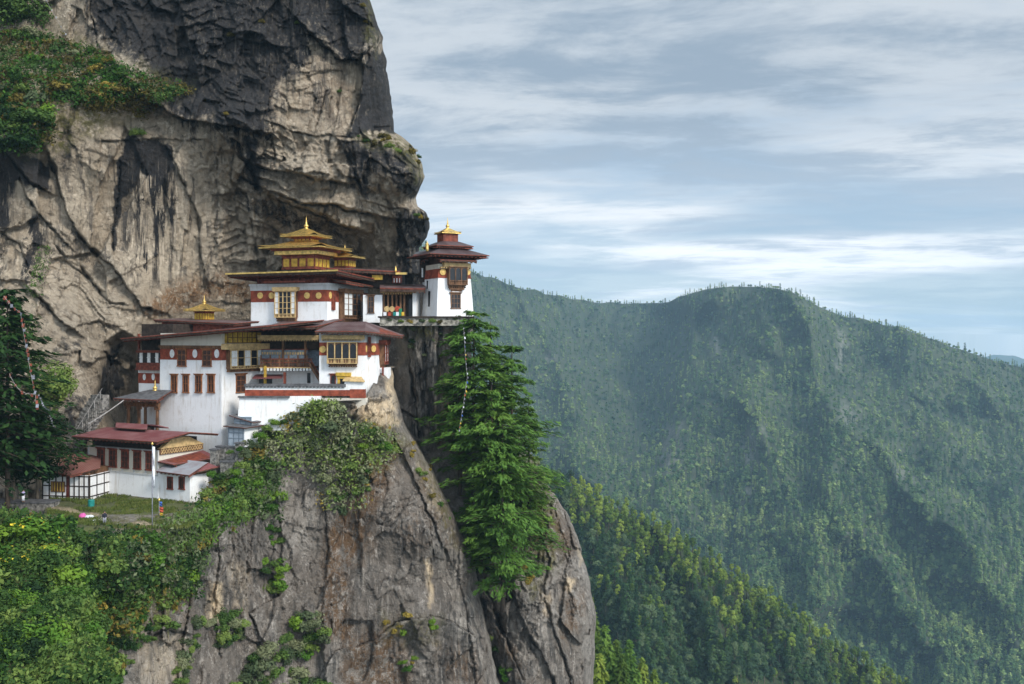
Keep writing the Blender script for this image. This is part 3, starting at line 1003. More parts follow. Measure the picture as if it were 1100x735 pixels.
# ---- crag below the monastery
crag_depth = [(60, 440, 160), (170, 470, 162), (260, 470, 152), (330, 440, 148.6), (392, 429, 149), (400, 436, 147.8), (428, 440, 150), (408, 398, 156), (422, 398, 157), (60, 540, 141), (120, 570, 119), (200, 560, 128), (250, 520, 142), (300, 500, 147), (350, 500, 148), (400, 500, 148.5), (430, 500, 150), (448, 500, 153), (430, 560, 145.5), (464, 590, 146.5), (486, 585, 153), (508, 640, 157), (462, 660, 146),
    (60, 620, 115), (150, 640, 116), (220, 640, 128), (280, 600, 139), (350, 600, 144), (420, 600, 146), (480, 600, 152), (0, 700, 106), (100, 735, 107), (200, 735, 121), (280, 735, 131), (360, 735, 139), (440, 735, 143), (520, 735, 152),
    (0, 560, 120), (-60, 600, 111), (-60, 735, 100), (100, 860, 100), (300, 860, 129), (500, 860, 148)]
crag_right = [(395, 421), (420, 425), (445, 431), (465, 438), (500, 462), (540, 481), (575, 497), (600, 507), (640, 516), (690, 526), (735, 536), (880, 560)]
crag_left = [(395, 411), (410, 402), (429, 391), (433, 330), (446, 262), (450, 200), (470, 100), (500, 20), (530, -60), (880, -120)]
crag_cracks = [
    ([(350, 545), (352, 600), (346, 660), (350, 735)], 2.0, 1.6, 0.8, 26), ([(460, 560), (466, 590), (458, 640), (462, 680)], 1.6, 1.5, -1.6, 26), ([(497, 575), (492, 610), (500, 650), (512, 735)], 1.6, 1.4, 0.8, 16),
    ([(340, 735), (360, 700), (400, 690), (425, 668), (470, 662), (505, 680), (520, 700)], 1.8, 1.6, -1.8, 26), ([(233, 560), (236, 600), (230, 640), (236, 700)], 1.8, 2.0, 0.8, 18), ([(262, 545), (266, 600), (263, 650)], 1.5, 1.6, -0.9, 18),
    ([(303, 600), (300, 640), (275, 655), (268, 660), (283, 690)], 1.7, 2.2, 1.0, 18), ([(283, 480), (290, 520), (302, 560), (304, 600)], 1.6, 1.6, 1.2, 20), ([(205, 640), (200, 680), (190, 735)], 2.0, 2.0, 1.2, 20),
    ([(155, 690), (180, 676), (200, 680)], 1.6, 1.6, 1.2, 18), ([(390, 520), (384, 560), (388, 620)], 1.4, 1.0, 0.5, 14), ([(430, 480), (448, 520), (470, 570), (478, 590)], 1.5, 1.4, 1.4, 24), ([(440, 470), (462, 515), (488, 570)], 1.2, 1.0, -0.8, 12),
    ([(112, 690), (113, 740)], 2.0, 2.5, 0.8, 14), ([(330, 660), (345, 690), (352, 735)], 1.4, 1.6, 0.8, 16)]
crag_regions = {
    'dark': [([(262, 548), (285, 560), (282, 650), (260, 640)], 10, 0.34), ([(400, 590), (455, 580), (455, 680), (405, 690)], 25, 0.22), ([(465, 590), (515, 620), (528, 735), (470, 735)], 18, 0.26),
             ([(60, 600), (130, 650), (140, 735), (0, 735), (0, 640)], 15, 0.4), ([(400, 700), (520, 690), (530, 740), (400, 740)], 10, 0.3)],
    'streak': [([(210, 560), (300, 560), (300, 735), (210, 735)], 16, 0.45), ([(350, 560), (470, 560), (470, 735), (350, 735)], 25, 0.30), ([(465, 590), (515, 610), (530, 735), (465, 735)], 10, 0.55), ([(150, 690), (205, 680), (200, 740), (140, 740)], 8, 0.5)],
    'warm': [([(350, 575), (366, 540), (380, 560), (374, 620), (376, 690), (350, 690)], 6, 1.4), ([(372, 480), (412, 470), (434, 490), (404, 540), (388, 610), (370, 600)], 10, 1.2), ([(436, 540), (460, 560), (452, 600), (430, 570)], 10, 0.6),
             ([(370, 690), (430, 670), (440, 740), (370, 740)], 10, 1.1), ([(470, 690), (510, 700), (515, 735), (480, 735)], 8, 0.85), ([(440, 480), (470, 530), (495, 590), (480, 590), (455, 530)], 6, 0.6), ([(160, 640), (200, 640), (200, 670), (160, 670)], 8, 0.6)],
    'cream': [([(380, 431), (422, 424), (428, 450), (415, 458), (390, 454), (378, 442)], 5, 1.0), ([(417, 398), (424, 398), (430, 440), (420, 436)], 3, 0.9), ([(459, 600), (466, 598), (463, 625), (460, 652), (456, 640)], 2.5, 1.0), ([(222, 630), (238, 622), (238, 650), (228, 668), (220, 664)], 4, 0.95),
              ([(248, 605), (262, 600), (262, 655), (246, 655)], 6, 0.35), ([(150, 690), (195, 680), (190, 735), (145, 735)], 10, 0.35), ([(455, 500), (468, 530), (478, 556), (466, 545)], 4, 0.45)],
    'moss': [([(300, 440), (420, 455), (440, 480), (400, 510), (330, 500)], 10, 0.7), ([(0, 540), (220, 560), (200, 640), (120, 700), (0, 735)], 14, 0.9), ([(410, 660), (470, 662), (470, 690), (415, 690)], 8, 0.5), ([(448, 478), (475, 520), (500, 590), (490, 590), (460, 530)], 5, 0.5)],
}
def crag_extra(PX, PY):
    return 20.0 * poly_mask(PX, PY, [(-200, 300), (262, 300), (262, 476), (226, 505), (212, 545), (150, 549), (60, 549), (-200, 549)], 5)


crag = rock('crag', crag_left, crag_right, 396, 880, 520, 480, crag_depth, crag_cracks, 23, M['crag'], crag_regions, round_w=16, round_d=5, amp=1.05, cell=(34, 62),
            wrap=((-0.4, 3, 0), (-1.0, 8, 0), (-3, 14, 0)), top=[(0, 4, 0.0), (0, 12, 0.2)], extra=crag_extra, ck=(.45, .5), bed=(.35, 40, .9), ribs=(-.12, 30, 1.7))

# ---- buttress on the right, beyond the gully of conifers
but_depth = [(430, 480, 176), (500, 480, 175), (580, 480, 175), (600, 530, 174), (530, 560, 168), (620, 600, 172), (560, 600, 166), (500, 600, 168), (540, 640, 164), (600, 640, 167), (635, 680, 171), (560, 735, 161), (620, 735, 167), (520, 735, 168), (540, 860, 160), (630, 860, 168)]
but_right = [(470, 560), (490, 572), (512, 582), (528, 594), (550, 610), (585, 623), (620, 633), (655, 639), (690, 640), (735, 637), (880, 630)]
buttress = rock('rock_buttress', [(470, 430), (880, 430)], but_right, 470, 880, 190, 360, but_depth,
                [([(522, 632), (533, 662), (548, 700), (566, 745)], 5.0, 7.0, -1.5, 20), ([(548, 632), (560, 665), (580, 700), (598, 740)], 2.0, 2.5, 1.8, 26), ([(575, 560), (590, 600), (584, 640), (600, 690), (615, 735)], 1.7, 1.8, 1.2, 22), ([(612, 590), (606, 620), (618, 650)], 1.3, 1.2, 0.8, 14), ([(585, 530), (600, 560), (612, 600)], 1.3, 1.2, 0.8, 14)],
                41, M['crag'], {'dark': [([(510, 600), (528, 636), (560, 735), (500, 735)], 6, 0.5)], 'streak': [([(540, 620), (600, 630), (610, 735), (550, 735)], 10, 0.6)], 'warm': [([(592, 535), (612, 560), (620, 590), (600, 600), (588, 560)], 7, 0.7), ([(604, 632), (632, 640), (620, 680), (600, 690)], 6, 0.8), ([(520, 640), (530, 640), (566, 735), (550, 735)], 4, 0.8)],
                                'cream': [([(606, 620), (616, 620), (614, 632), (604, 632)], 3, 0.8), ([(580, 640), (588, 640), (588, 656), (581, 656)], 3, 0.6), ([(620, 585), (624, 598), (618, 605)], 2, 0.6)], 'moss': [([(560, 480), (594, 525), (600, 600), (575, 640), (555, 600)], 8, 0.8)]},
                round_w=22, round_d=9, amp=1.15, cell=(26, 46), wrap=((-0.4, 3, 0), (-2.0, 9, 0), (-8, 18, 0), (-16, 22, 0)), top=[(0, 5, -1), (0, 20, -12)], ck=(.45, .55), bed=(.5, 34, 1.0), ribs=(-.30, 24, 1.5))


# ---- terrace with the grass in front of the lower house: a real level bench
TZ = -22.6


def bench(name, corners, z, mat, n=60, rough=0.12, bare=None, skirt=5.0):
    """Level ground patch from four world corners (front-left, front-right, back-right, back-left) with an uneven top and a skirt."""
    a, b, c, d = [np.array(p, float) for p in corners]
    u = np.linspace(0, 1, n)
    U, W = np.meshgrid(u, u)
    XY = (a[None, None] * ((1 - U) * (1 - W))[..., None] + b * (U * (1 - W))[..., None] + c * (U * W)[..., None] + d * ((1 - U) * W)[..., None])
    Z = z + rough * fbm(XY[..., 0] / 2.5, XY[..., 1] / 2.5, 77, 4)
    V = np.concatenate([XY, Z[..., None]], -1)
    A = {'bare': bare(XY[..., 0], XY[..., 1]) if bare else np.zeros_like(Z)}
    V, A = pad(V, A, 'top', [(0, -0.4, -0.5), (0, -0.6, -skirt)])
    V, A = pad(V, A, 'right', [(0.4, 0, -0.5), (0.8, 0, -skirt)])
    o = grid_obj(name, V, A, mat)
    return o


def terrace_bare(x, y):
    path = np.abs((y - 131) + .735 * (x + 56)) / 1.7
    return np.clip(1.2 - path, 0, 1) * np.clip((y - 119.5) / 2, 0, 1) + 0.8 * np.clip(1 - np.abs(y - (139.6 - .53 * (x + 45))) / 1.5, 0, 1)


terrace = bench('terrace_ground', [(-55, 119.3), (-41.2, 120.3), (-38.0, 140), (-70, 156)], TZ, M['earth'], 110, 0.10, terrace_bare, 6)


# ---- valley: spur with the near forest, the far mountain, the last ridge, the valley floor
def hill(name, ridge, bottom, px0, px1, ncol, nrow, depth, ridges, seed, mat, amp, back, bares=(), nrel=(60, 60)):
    fr, fb, fd = interp(ridge), interp(bottom), tps(depth)
    px = np.linspace(px0, px1, ncol)
    t = np.linspace(0, 1, nrow)
    rp = fr(px) + 1.3 * vnoise(px / 14, px * 0, seed + 3) + 0.5 * vnoise(px / 5, px * 0, seed + 4)
    PX = np.repeat(px[None], nrow, 0)
    PY = rp[None] + (fb(px) - rp)[None] * t[:, None]
    Y = fd(PX, PY)
    wx = PX + 14 * vnoise(PX / 45, PY / 45, seed + 5); wy = PY + 14 * vnoise(PX / 45, PY / 45, seed + 6)
    Y = Y + amp * fbm(wx / nrel[0], wy / nrel[1], seed + 7, 5, 0.55)
    for poly, w, h in ridges:
        D, S = seg_dist(wx, wy, poly)
        Y = Y - h * np.clip(1 - D / w, 0, 1) ** 1.3
    sh = Sheet(PX, PY, Y)
    bare = np.zeros_like(PX)
    for poly, soft, s in bares:
        bare = np.maximum(bare, .62 * s * poly_mask(PX + 5 * vnoise(PX / 6, PY / 12, seed), PY + 5 * vnoise(PX / 6, PY / 12, seed + 1), poly, soft))
    sh.bare = bare
    V, A = pad(sh.V, {'bare': bare}, 'top', back)
    grid_obj(name, V, A, mat)
    return sh


spur = hill('spur_hill', [(380, 430), (500, 475), (585, 508), (640, 535), (700, 565), (760, 602), (820, 642), (880, 686), (950, 728), (1010, 765), (1200, 900)],
            [(380, 900), (1200, 1120)], 380, 1150, 240, 140,
            [(400, 450, 800), (500, 490, 790), (590, 512, 780), (700, 565, 760), (820, 642, 730), (950, 728, 700), (1150, 880, 660),
             (560, 620, 700), (640, 640, 680), (640, 735, 610), (760, 735, 630), (880, 740, 680), (560, 735, 590), (640, 880, 520), (800, 880, 560), (1000, 900, 620), (400, 700, 600), (400, 880, 500)],
            [([(590, 515), (640, 590), (690, 680), (720, 780)], 50, 40), ([(700, 560), (760, 640), (800, 740)], 45, 35), ([(820, 640), (850, 700), (880, 780)], 40, 30)],
            61, M['hillsoil'], 14, [(0, 60, -30), (0, 200, -150), (0, 400, -420)])
knoll = hill('near_slope', [(560, 640), (640, 700), (680, 728), (730, 775), (800, 860)], [(560, 900), (800, 960)], 560, 800, 60, 40,
             [(560, 650, 330), (640, 700, 330), (730, 775, 320), (800, 860, 310), (560, 900, 250), (680, 900, 270), (800, 960, 280)], [], 71, M['hillsoil'], 5, [(0, 20, -10), (0, 60, -80)])
mountain = hill('far_mountain', [(380, 225), (450, 262), (505, 291), (530, 299), (560, 309), (600, 318), (640, 324), (690, 326), (720, 324), (745, 313), (765, 309), (790, 308), (830, 309), (850, 314), (880, 330), (905, 339), (935, 345), (970, 353), (1000, 364), (1040, 378), (1075, 389), (1100, 394), (1250, 420)],
                [(380, 760), (1250, 900)], 380, 1250, 360, 280,
                [(400, 240, 2000), (505, 291, 2600), (600, 318, 2950), (690, 326, 3100), (790, 308, 2550), (880, 330, 2500), (1000, 364, 2450), (1100, 394, 2400), (1250, 420, 2300),
                 (520, 400, 2250), (600, 440, 2350), (690, 430, 2520), (790, 430, 2080), (900, 430, 2150), (1000, 440, 2150), (1100, 460, 2200),
                 (560, 540, 1600), (700, 540, 1750), (850, 540, 1720), (1000, 540, 1750), (1100, 540, 1900), (700, 650, 1500), (850, 650, 1480), (1000, 650, 1480), (1100, 660, 1550), (1000, 760, 1300), (1150, 760, 1350), (700, 760, 1300), (450, 760, 1250), (450, 540, 1500)],
                [([(545, 300), (570, 350), (600, 410), (625, 480), (640, 560)], 42, 120), ([(748, 318), (742, 370), (735, 430), (722, 500), (700, 580)], 44, 145), ([(850, 316), (875, 390), (905, 450), (950, 510), (1010, 570), (1100, 660)], 48, 180),
                 ([(960, 352), (1000, 385), (1060, 420), (1120, 470)], 40, 90), ([(800, 440), (830, 500), (860, 570), (880, 650)], 36, 70), ([(905, 450), (900, 520), (940, 600), (990, 690)], 36, 70), ([(640, 330), (650, 380), (668, 430)], 26, 50), ([(1020, 480), (1060, 560), (1110, 620)], 34, 70)],
                81, M['mountain'], 70, [(0, 60, -25), (0, 250, -160), (0, 600, -500)],
                [([(715, 455), (730, 455), (728, 500), (712, 505)], 6, 0.9), ([(800, 470), (818, 460), (812, 500), (795, 510)], 6, 0.9), ([(898, 352), (908, 360), (906, 395), (898, 395)], 4, 0.8), ([(905, 430), (920, 440), (915, 460), (900, 450)], 5, 0.6), ([(765, 360), (771, 360), (771, 378), (765, 378)], 3, 0.9), ([(588, 375), (600, 380), (598, 390), (588, 385)], 3, 0.7),
                 ([(960, 500), (985, 510), (980, 520), (960, 512)], 5, 0.6), ([(905, 560), (915, 560), (912, 585), (904, 585)], 4, 0.6), ([(795, 525), (806, 525), (803, 550), (796, 552)], 4, 0.7), ([(1015, 350), (1035, 372), (1025, 380)], 4, 0.4)], (70, 110))
last = hill('distant_ridge', [(900, 400), (1040, 388), (1070, 381), (1085, 382), (1100, 386), (1300, 378), (1500, 392)], [(900, 470), (1500, 470)], 900, 1500, 80, 20,
            [(900, 400, 8600), (1200, 390, 8600), (1500, 390, 8600), (900, 470, 6500), (1500, 470, 6500), (1200, 470, 6500)], [], 91, M['mountain'], 60, [(0, 400, -200), (0, 600, -500)])

gv = MB()
gv.poly([(-9000, -40, -860), (9000, -40, -860), (12000, 15000, -860), (-12000, 15000, -860)])
gv.build('valley_ground', M['hillsoil'])['kind'] = 'structure'


def build_haze():
    b = MB()
    b.box(-3500, 5200, -30, 9600, -861.0, 172)
    m = bpy.data.materials.new('valley_haze')
    m.use_nodes = True
    t = NT(m.node_tree)
    t.n.clear()
    out = t.add('ShaderNodeOutputMaterial')
    v = t.add('ShaderNodeVolumePrincipled')
    v.inputs['Color'].default_value = HAZE_COLOR
    v.inputs['Density'].default_value = HAZE_DENSITY
    v.inputs['Anisotropy'].default_value = 0.0
    t.link(v.outputs[0], out.inputs['Volume'])
    o = b.build('haze', m)
    o['kind'] = 'stuff'
    o.display_type = 'WIRE'


HAZE_COLOR = (0.52, 0.80, 1.0, 1)
HAZE_DENSITY = 0.000080
build_haze()
# ------------------------------------------------------------------ buildings
class Bld:
    """A building's own frame: origin at a ground corner, x along its front, y into it, z up."""
    def __init__(self, name, label, cat, px, py, Y, yaw, group=None):
        self.O = P(px, py, Y)
        a = math.radians(yaw)
        self.t = (math.cos(a), -math.sin(a))
        self.n = (math.sin(a), math.cos(a))
        self.root = empty(name, self.O, -a)
        tag(self.root, label, cat, group)

    def xA(self, px, y=0.0):
        r = (px - CX) / F_PX
        O, t, n = self.O, self.t, self.n
        return (r * (O.y + y * n[1]) - O.x - y * n[0]) / (t[0] - r * t[1])

    def yB(self, px, x=0.0):
        r = (px - CX) / F_PX
        O, t, n = self.O, self.t, self.n
        return (r * (O.y + x * t[1]) - O.x - x * t[0]) / (n[0] - r * n[1])

    def z(self, py, x=0.0, y=0.0):
        return (HY - py) / F_PX * (self.O.y + x * self.t[1] + y * self.n[1]) - self.O.z

    def rA(self, x0, y0, x1, y1, y=0.0):
        a, b = self.xA(x0, y), self.xA(x1, y)
        m = (a + b) / 2
        return a, b, self.z(y1, m, y), self.z(y0, m, y)

    def rB(self, x0, y0, x1, y1, x=0.0):
        a, b = self.yB(x0, x), self.yB(x1, x)
        m = (a + b) / 2
        return a, b, self.z(y1, x, m), self.z(y0, x, m)


class Face:
    """Draws boxes on a wall plane: s along the wall, o outward from it. kind 'A': y = base plane; kind 'B': x = base plane."""
    def __init__(self, kind, base=0.0):
        self.k, self.b = kind, base

    def pt(self, s, o, z):
        return (s, self.b - o, z) if self.k == 'A' else (self.b + o, s, z)

    def box(self, mb, s0, s1, z0, z1, o0, o1):
        if self.k == 'A':
            mb.box(s0, s1, self.b - o1, self.b - o0, z0, z1)
        else:
            mb.box(self.b + o0, self.b + o1, s0, s1, z0, z1)

    def disc(self, mb, s, z, r, o, th=0.06, rz=None):
        if self.k == 'A':
            mb.disc((s, self.b - o, z), 'y', r, th, ry=rz)
        else:
            mb.disc((self.b + o, s, z), 'x', r, th, ry=rz)


def part(name, mat, parent, fn, label=None, smooth=False):
    mb = MB()
    fn(mb)
    return mb.build(name, mat, parent, label, smooth)


def window(root, F, r, frame='wood', pane='redpane', cols=1, rows=2, depth=0.16, label=None, lintel=True, name='window'):
    """A framed window: jambs, sill, stepped lintel; the pane with its glazing bars is the child."""
    s0, s1, z0, z1 = r
    w, h = s1 - s0, z1 - z0
    fw = min(0.16, w * 0.16)

    def fr(mb):
        F.box(mb, s0, s0 + fw, z0, z1, -0.3, depth)
        F.box(mb, s1 - fw, s1, z0, z1, -0.3, depth + 0.002)
        F.box(mb, s0 + fw, s1 - fw, z1 - fw, z1 - 0.003, -0.3, depth - 0.01)
        F.box(mb, s0 - 0.08, s1 + 0.08, z0 - 0.14, z0 - 0.004, -0.3, depth + 0.06)
        for i in range(1, cols):
            x = s0 + w * i / cols
            F.box(mb, x - 0.045, x + 0.045, z0, z1 - fw - 0.003, -0.2, depth - 0.05)
        for i in range(1, rows):
            z = z0 + h * i / rows
            F.box(mb, s0 + fw, s1 - fw, z - 0.04, z + 0.04, -0.2, depth - 0.06)
        if lintel:
            F.box(mb, s0 - 0.12, s1 + 0.12, z1 + 0.002, z1 + 0.12, -0.2, depth + 0.10)
            F.box(mb, s0 - 0.2, s1 + 0.2, z1 + 0.123, z1 + 0.22, -0.2, depth + 0.2)
    o = part(name, M[frame], root, fr, label)
    part('pane', M[pane], o, lambda mb: F.box(mb, s0 + 0.02, s1 - 0.02, z0 + 0.02, z1 - 0.02, -0.1, 0.09))
    return o


def rabsel(root, F, r, cols=5, rows=3, depth=0.9, frame='wood', trim='ochre', pattern='wdwdw', arch=False, board=None, name='bay_window', label=None):
    """Projecting timber bay window: boxed body on stepped brackets, posts and rails, painted panels and dark openings."""
    s0, s1, z0, z1 = r
    w, h = s1 - s0, z1 - z0
    zb = z0 + 0.30 * h if arch else z0 + 0.22 * h

    def body(mb):
        F.box(mb, s0, s1, z0 + 0.10 * h, z1, -0.3, depth)
        F.box(mb, s0 + 0.1, s1 - 0.1, z0 + 0.04 * h, z0 + 0.10 * h - 0.003, -0.3, depth - 0.12)
        F.box(mb, s0 + 0.2, s1 - 0.2, z0, z0 + 0.04 * h - 0.003, -0.3, depth - 0.3)
        n = max(4, int(w / 0.35))
        for i in range(n):
            x = s0 + (i + 0.5) * w / n
            F.box(mb, x - 0.07, x + 0.07, z0 - 0.16, z0 + 0.03, -0.2, depth - 0.2)
    o = part(name, M[frame], root, body, label)

    def lat(mb):
        for i in range(cols + 1):
            x = s0 + w * i / cols
            F.box(mb, x - 0.07, x + 0.07, z0 + 0.10 * h, z1, depth, depth + 0.14)
        for z in (z0 + 0.11 * h, zb, z1 - 0.07):
            F.box(mb, s0 - 0.06, s1 + 0.06, z - 0.05, z + 0.06, depth + 0.02, depth + 0.19)
        for j in range(1, rows):
            z = zb + (z1 - zb) * j / rows
            F.box(mb, s0, s1, z - 0.035, z + 0.035, depth, depth + 0.11)
        n = cols * 3
        for i in range(n):                      # balusters of the lower panel
            x = s0 + (i + 0.5) * w / n
            F.box(mb, x - 0.035, x + 0.035, z0 + 0.12 * h, zb - 0.04, depth, depth + 0.08)
    part('lattice', M[trim], o, lat)

    for i in range(cols):
        key = pattern[i % len(pattern)]

        def pn(mb):
            a, b = s0 + w * i / cols + 0.07, s0 + w * (i + 1) / cols - 0.07
            if arch:
                zt = z1 - 0.16 * (z1 - zb)
                zc = zt - (b - a) / 2 + 0.05
                rr = (b - a) / 2 - 0.04
                pts = [(a + .04, zb + .07), (b - .04, zb + .07)] + [((a + b) / 2 + rr * math.cos(q), zc + rr * 1.25 * math.sin(q)) for q in [math.pi * t / 10 for t in range(11)]]
                n = len(pts)
                base = len(mb.v)
                mb.v += [F.pt(s, depth + .037, z) for s, z in pts] + [F.pt(s, depth - .02, z) for s, z in pts]
                mb.face(*[base + t for t in range(n)])
                for t in range(n):
                    u = (t + 1) % n
                    mb.face(base + t, base + u, base + n + u, base + n + t)
            else:
                F.box(mb, a, b, zb + .05, z1 - .05, depth, depth + 0.045)
        part('white_panel' if key == 'w' else 'opening', M['pale' if key == 'w' else 'pane'], o, pn)
    if board:
        def bd(mb):
            F.box(mb, s0 - 0.35, s1 + 0.35, z1 + 0.003, z1 + board, -0.2, depth + 0.4)
            n = max(4, int((w + 0.6) / 0.32))
            for i in range(n):
                x = s0 - 0.3 + (i + 0.5) * (w + 0.6) / n
                F.box(mb, x - 0.08, x + 0.08, z1 - 0.14, z1 + 0.0, depth, depth + 0.3)
        part('cornice', M[trim], o, bd)
    return o


def sertog(root, c, w, d, z, h, name='roof_lantern', tiers=1, label=None):
    """Gilded roof lantern: painted box body, concave gold roof with upturned corners, finial."""
    def body(mb):
        mb.box(c[0] - w / 2, c[0] + w / 2, c[1] - d / 2, c[1] + d / 2, z, z + h)
        mb.box(c[0] - w / 2 - 0.12, c[0] + w / 2 + 0.12, c[1] - d / 2 - 0.12, c[1] + d / 2 + 0.12, z + h * 0.86, z + h * 0.97)
        mb.box(c[0] - w / 2 - 0.1, c[0] + w / 2 + 0.1, c[1] - d / 2 - 0.1, c[1] + d / 2 + 0.1, z, z + h * 0.1)
    o = part(name, M['redwood'], root, body, label)

    def pan(mb):
        for F, s, ww in ((Face('A', c[1] - d / 2), c[0], w), (Face('B', c[0] + w / 2), c[1], d)):
            n = 4
            for i in range(n):
                a = s - ww / 2 + ww * (i + 0.14) / n; b = s - ww / 2 + ww * (i + 0.86) / n
                F.box(mb, a, b, z + h * 0.2, z + h * 0.74, -0.05, 0.06)
    part('gold_panel', M['yellow'], o, pan)
    return o


def gold_roof(parent, c, w, d, z, h, over, name='gold_roof'):
    """Low concave hipped roof of gilded sheet with a rolled edge and upturned corners."""
    def rf(mb):
        W, D = w / 2 + over, d / 2 + over
        prof = [(1.0, 0.0), (0.72, 0.20), (0.45, 0.50), (0.22, 0.86), (0.10, 1.0)]
        rings = []
        for k, (s, zz) in enumerate(prof):
            ring = []
            n = 6
            for side in range(4):
                for i in range(n):
                    u = -1 + 2 * i / n
                    x, y = [(u, -1), (1, u), (-u, 1), (-1, -u)][side]
                    lift = 0.10 * h * (abs(u) ** 6) * (1 - k / 4) if k < 3 else 0
                    ring.append((c[0] + x * W * s, c[1] + y * D * s, z + zz * h + lift + (0.12 * h * abs(u) ** 8 if k == 0 else 0)))
            b = len(mb.v); mb.v += ring; rings.append((b, len(ring)))
        for (b0, n0), (b1, _) in zip(rings[:-1], rings[1:]):
            for i in range(n0):
                j = (i + 1) % n0
                mb.face(b0 + i, b0 + j, b1 + j, b1 + i)
        b, n0 = rings[-1]
        mb.face(*[b + i for i in range(n0)])
        mb.box(c[0] - W * 0.97, c[0] + W * 0.97, c[1] - D * 0.97, c[1] + D * 0.97, z - 0.16, z - 0.005)
    return part(name, M['gold'], parent, rf)


def finial(parent, c, z, h, r):
    prof = [(r, 0), (r * 1.05, h * .06), (r * .5, h * .10), (r * .85, h * .18), (r * 1.0, h * .26), (r * .75, h * .34), (r * .34, h * .40), (r * .45, h * .46), (r * .28, h * .54), (r * .30, h * .62), (r * .16, h * .74), (r * .05, h)]
    return part('finial', M['gold'], parent, lambda mb: mb.lathe(prof, (c[0], c[1], z), 12), smooth=True)


def roof_slab(root, pts, th=0.28, mat='tin', name='roof', label=None, rafters=True):
    """Tin roof on boards; pts: four top corners anticlockwise from front-left. Rafter ends show below the eave."""
    def fn(mb):
        mb.slab(pts, th * 0.35, (1, 0, 1))
        q = [Vector(p) for p in pts]
        cc = sum(q, Vector()) / 4
        q2 = [cc + (p - cc) * 0.985 - Vector((0, 0, th * 0.35 + 0.004)) for p in q]
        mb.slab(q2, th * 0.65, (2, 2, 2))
    o = part(name, [M[mat], M['redwood'], M['eavewood']], root, fn, label)
    if rafters:
        def rf(mb):
            a, b, c, d = [Vector(p) for p in pts]
            n = max(5, int((b - a).length / 0.75))
            for i in range(n + 1):
                u = 0.02 + 0.96 * i / n
                p0 = a.lerp(b, u); p1 = d.lerp(c, u)
                p = p0.lerp(p1, 0.02) - Vector((0, 0, th + 0.09)); q = p0.lerp(p1, 0.42) - Vector((0, 0, th + 0.09))
                mb.bar(p, q, 0.12, 0.16)
        part('rafters', M['redwood'], o, rf)
    return o


def dentils(mb, F, s0, s1, z0, z1, o0, o1, step=0.4):
    n = max(2, int((s1 - s0) / step))
    for i in range(n):
        x = s0 + (i + 0.25) * (s1 - s0) / n
        F.box(mb, x, x + 0.5 * (s1 - s0) / n, z0, z1, o0, o1)


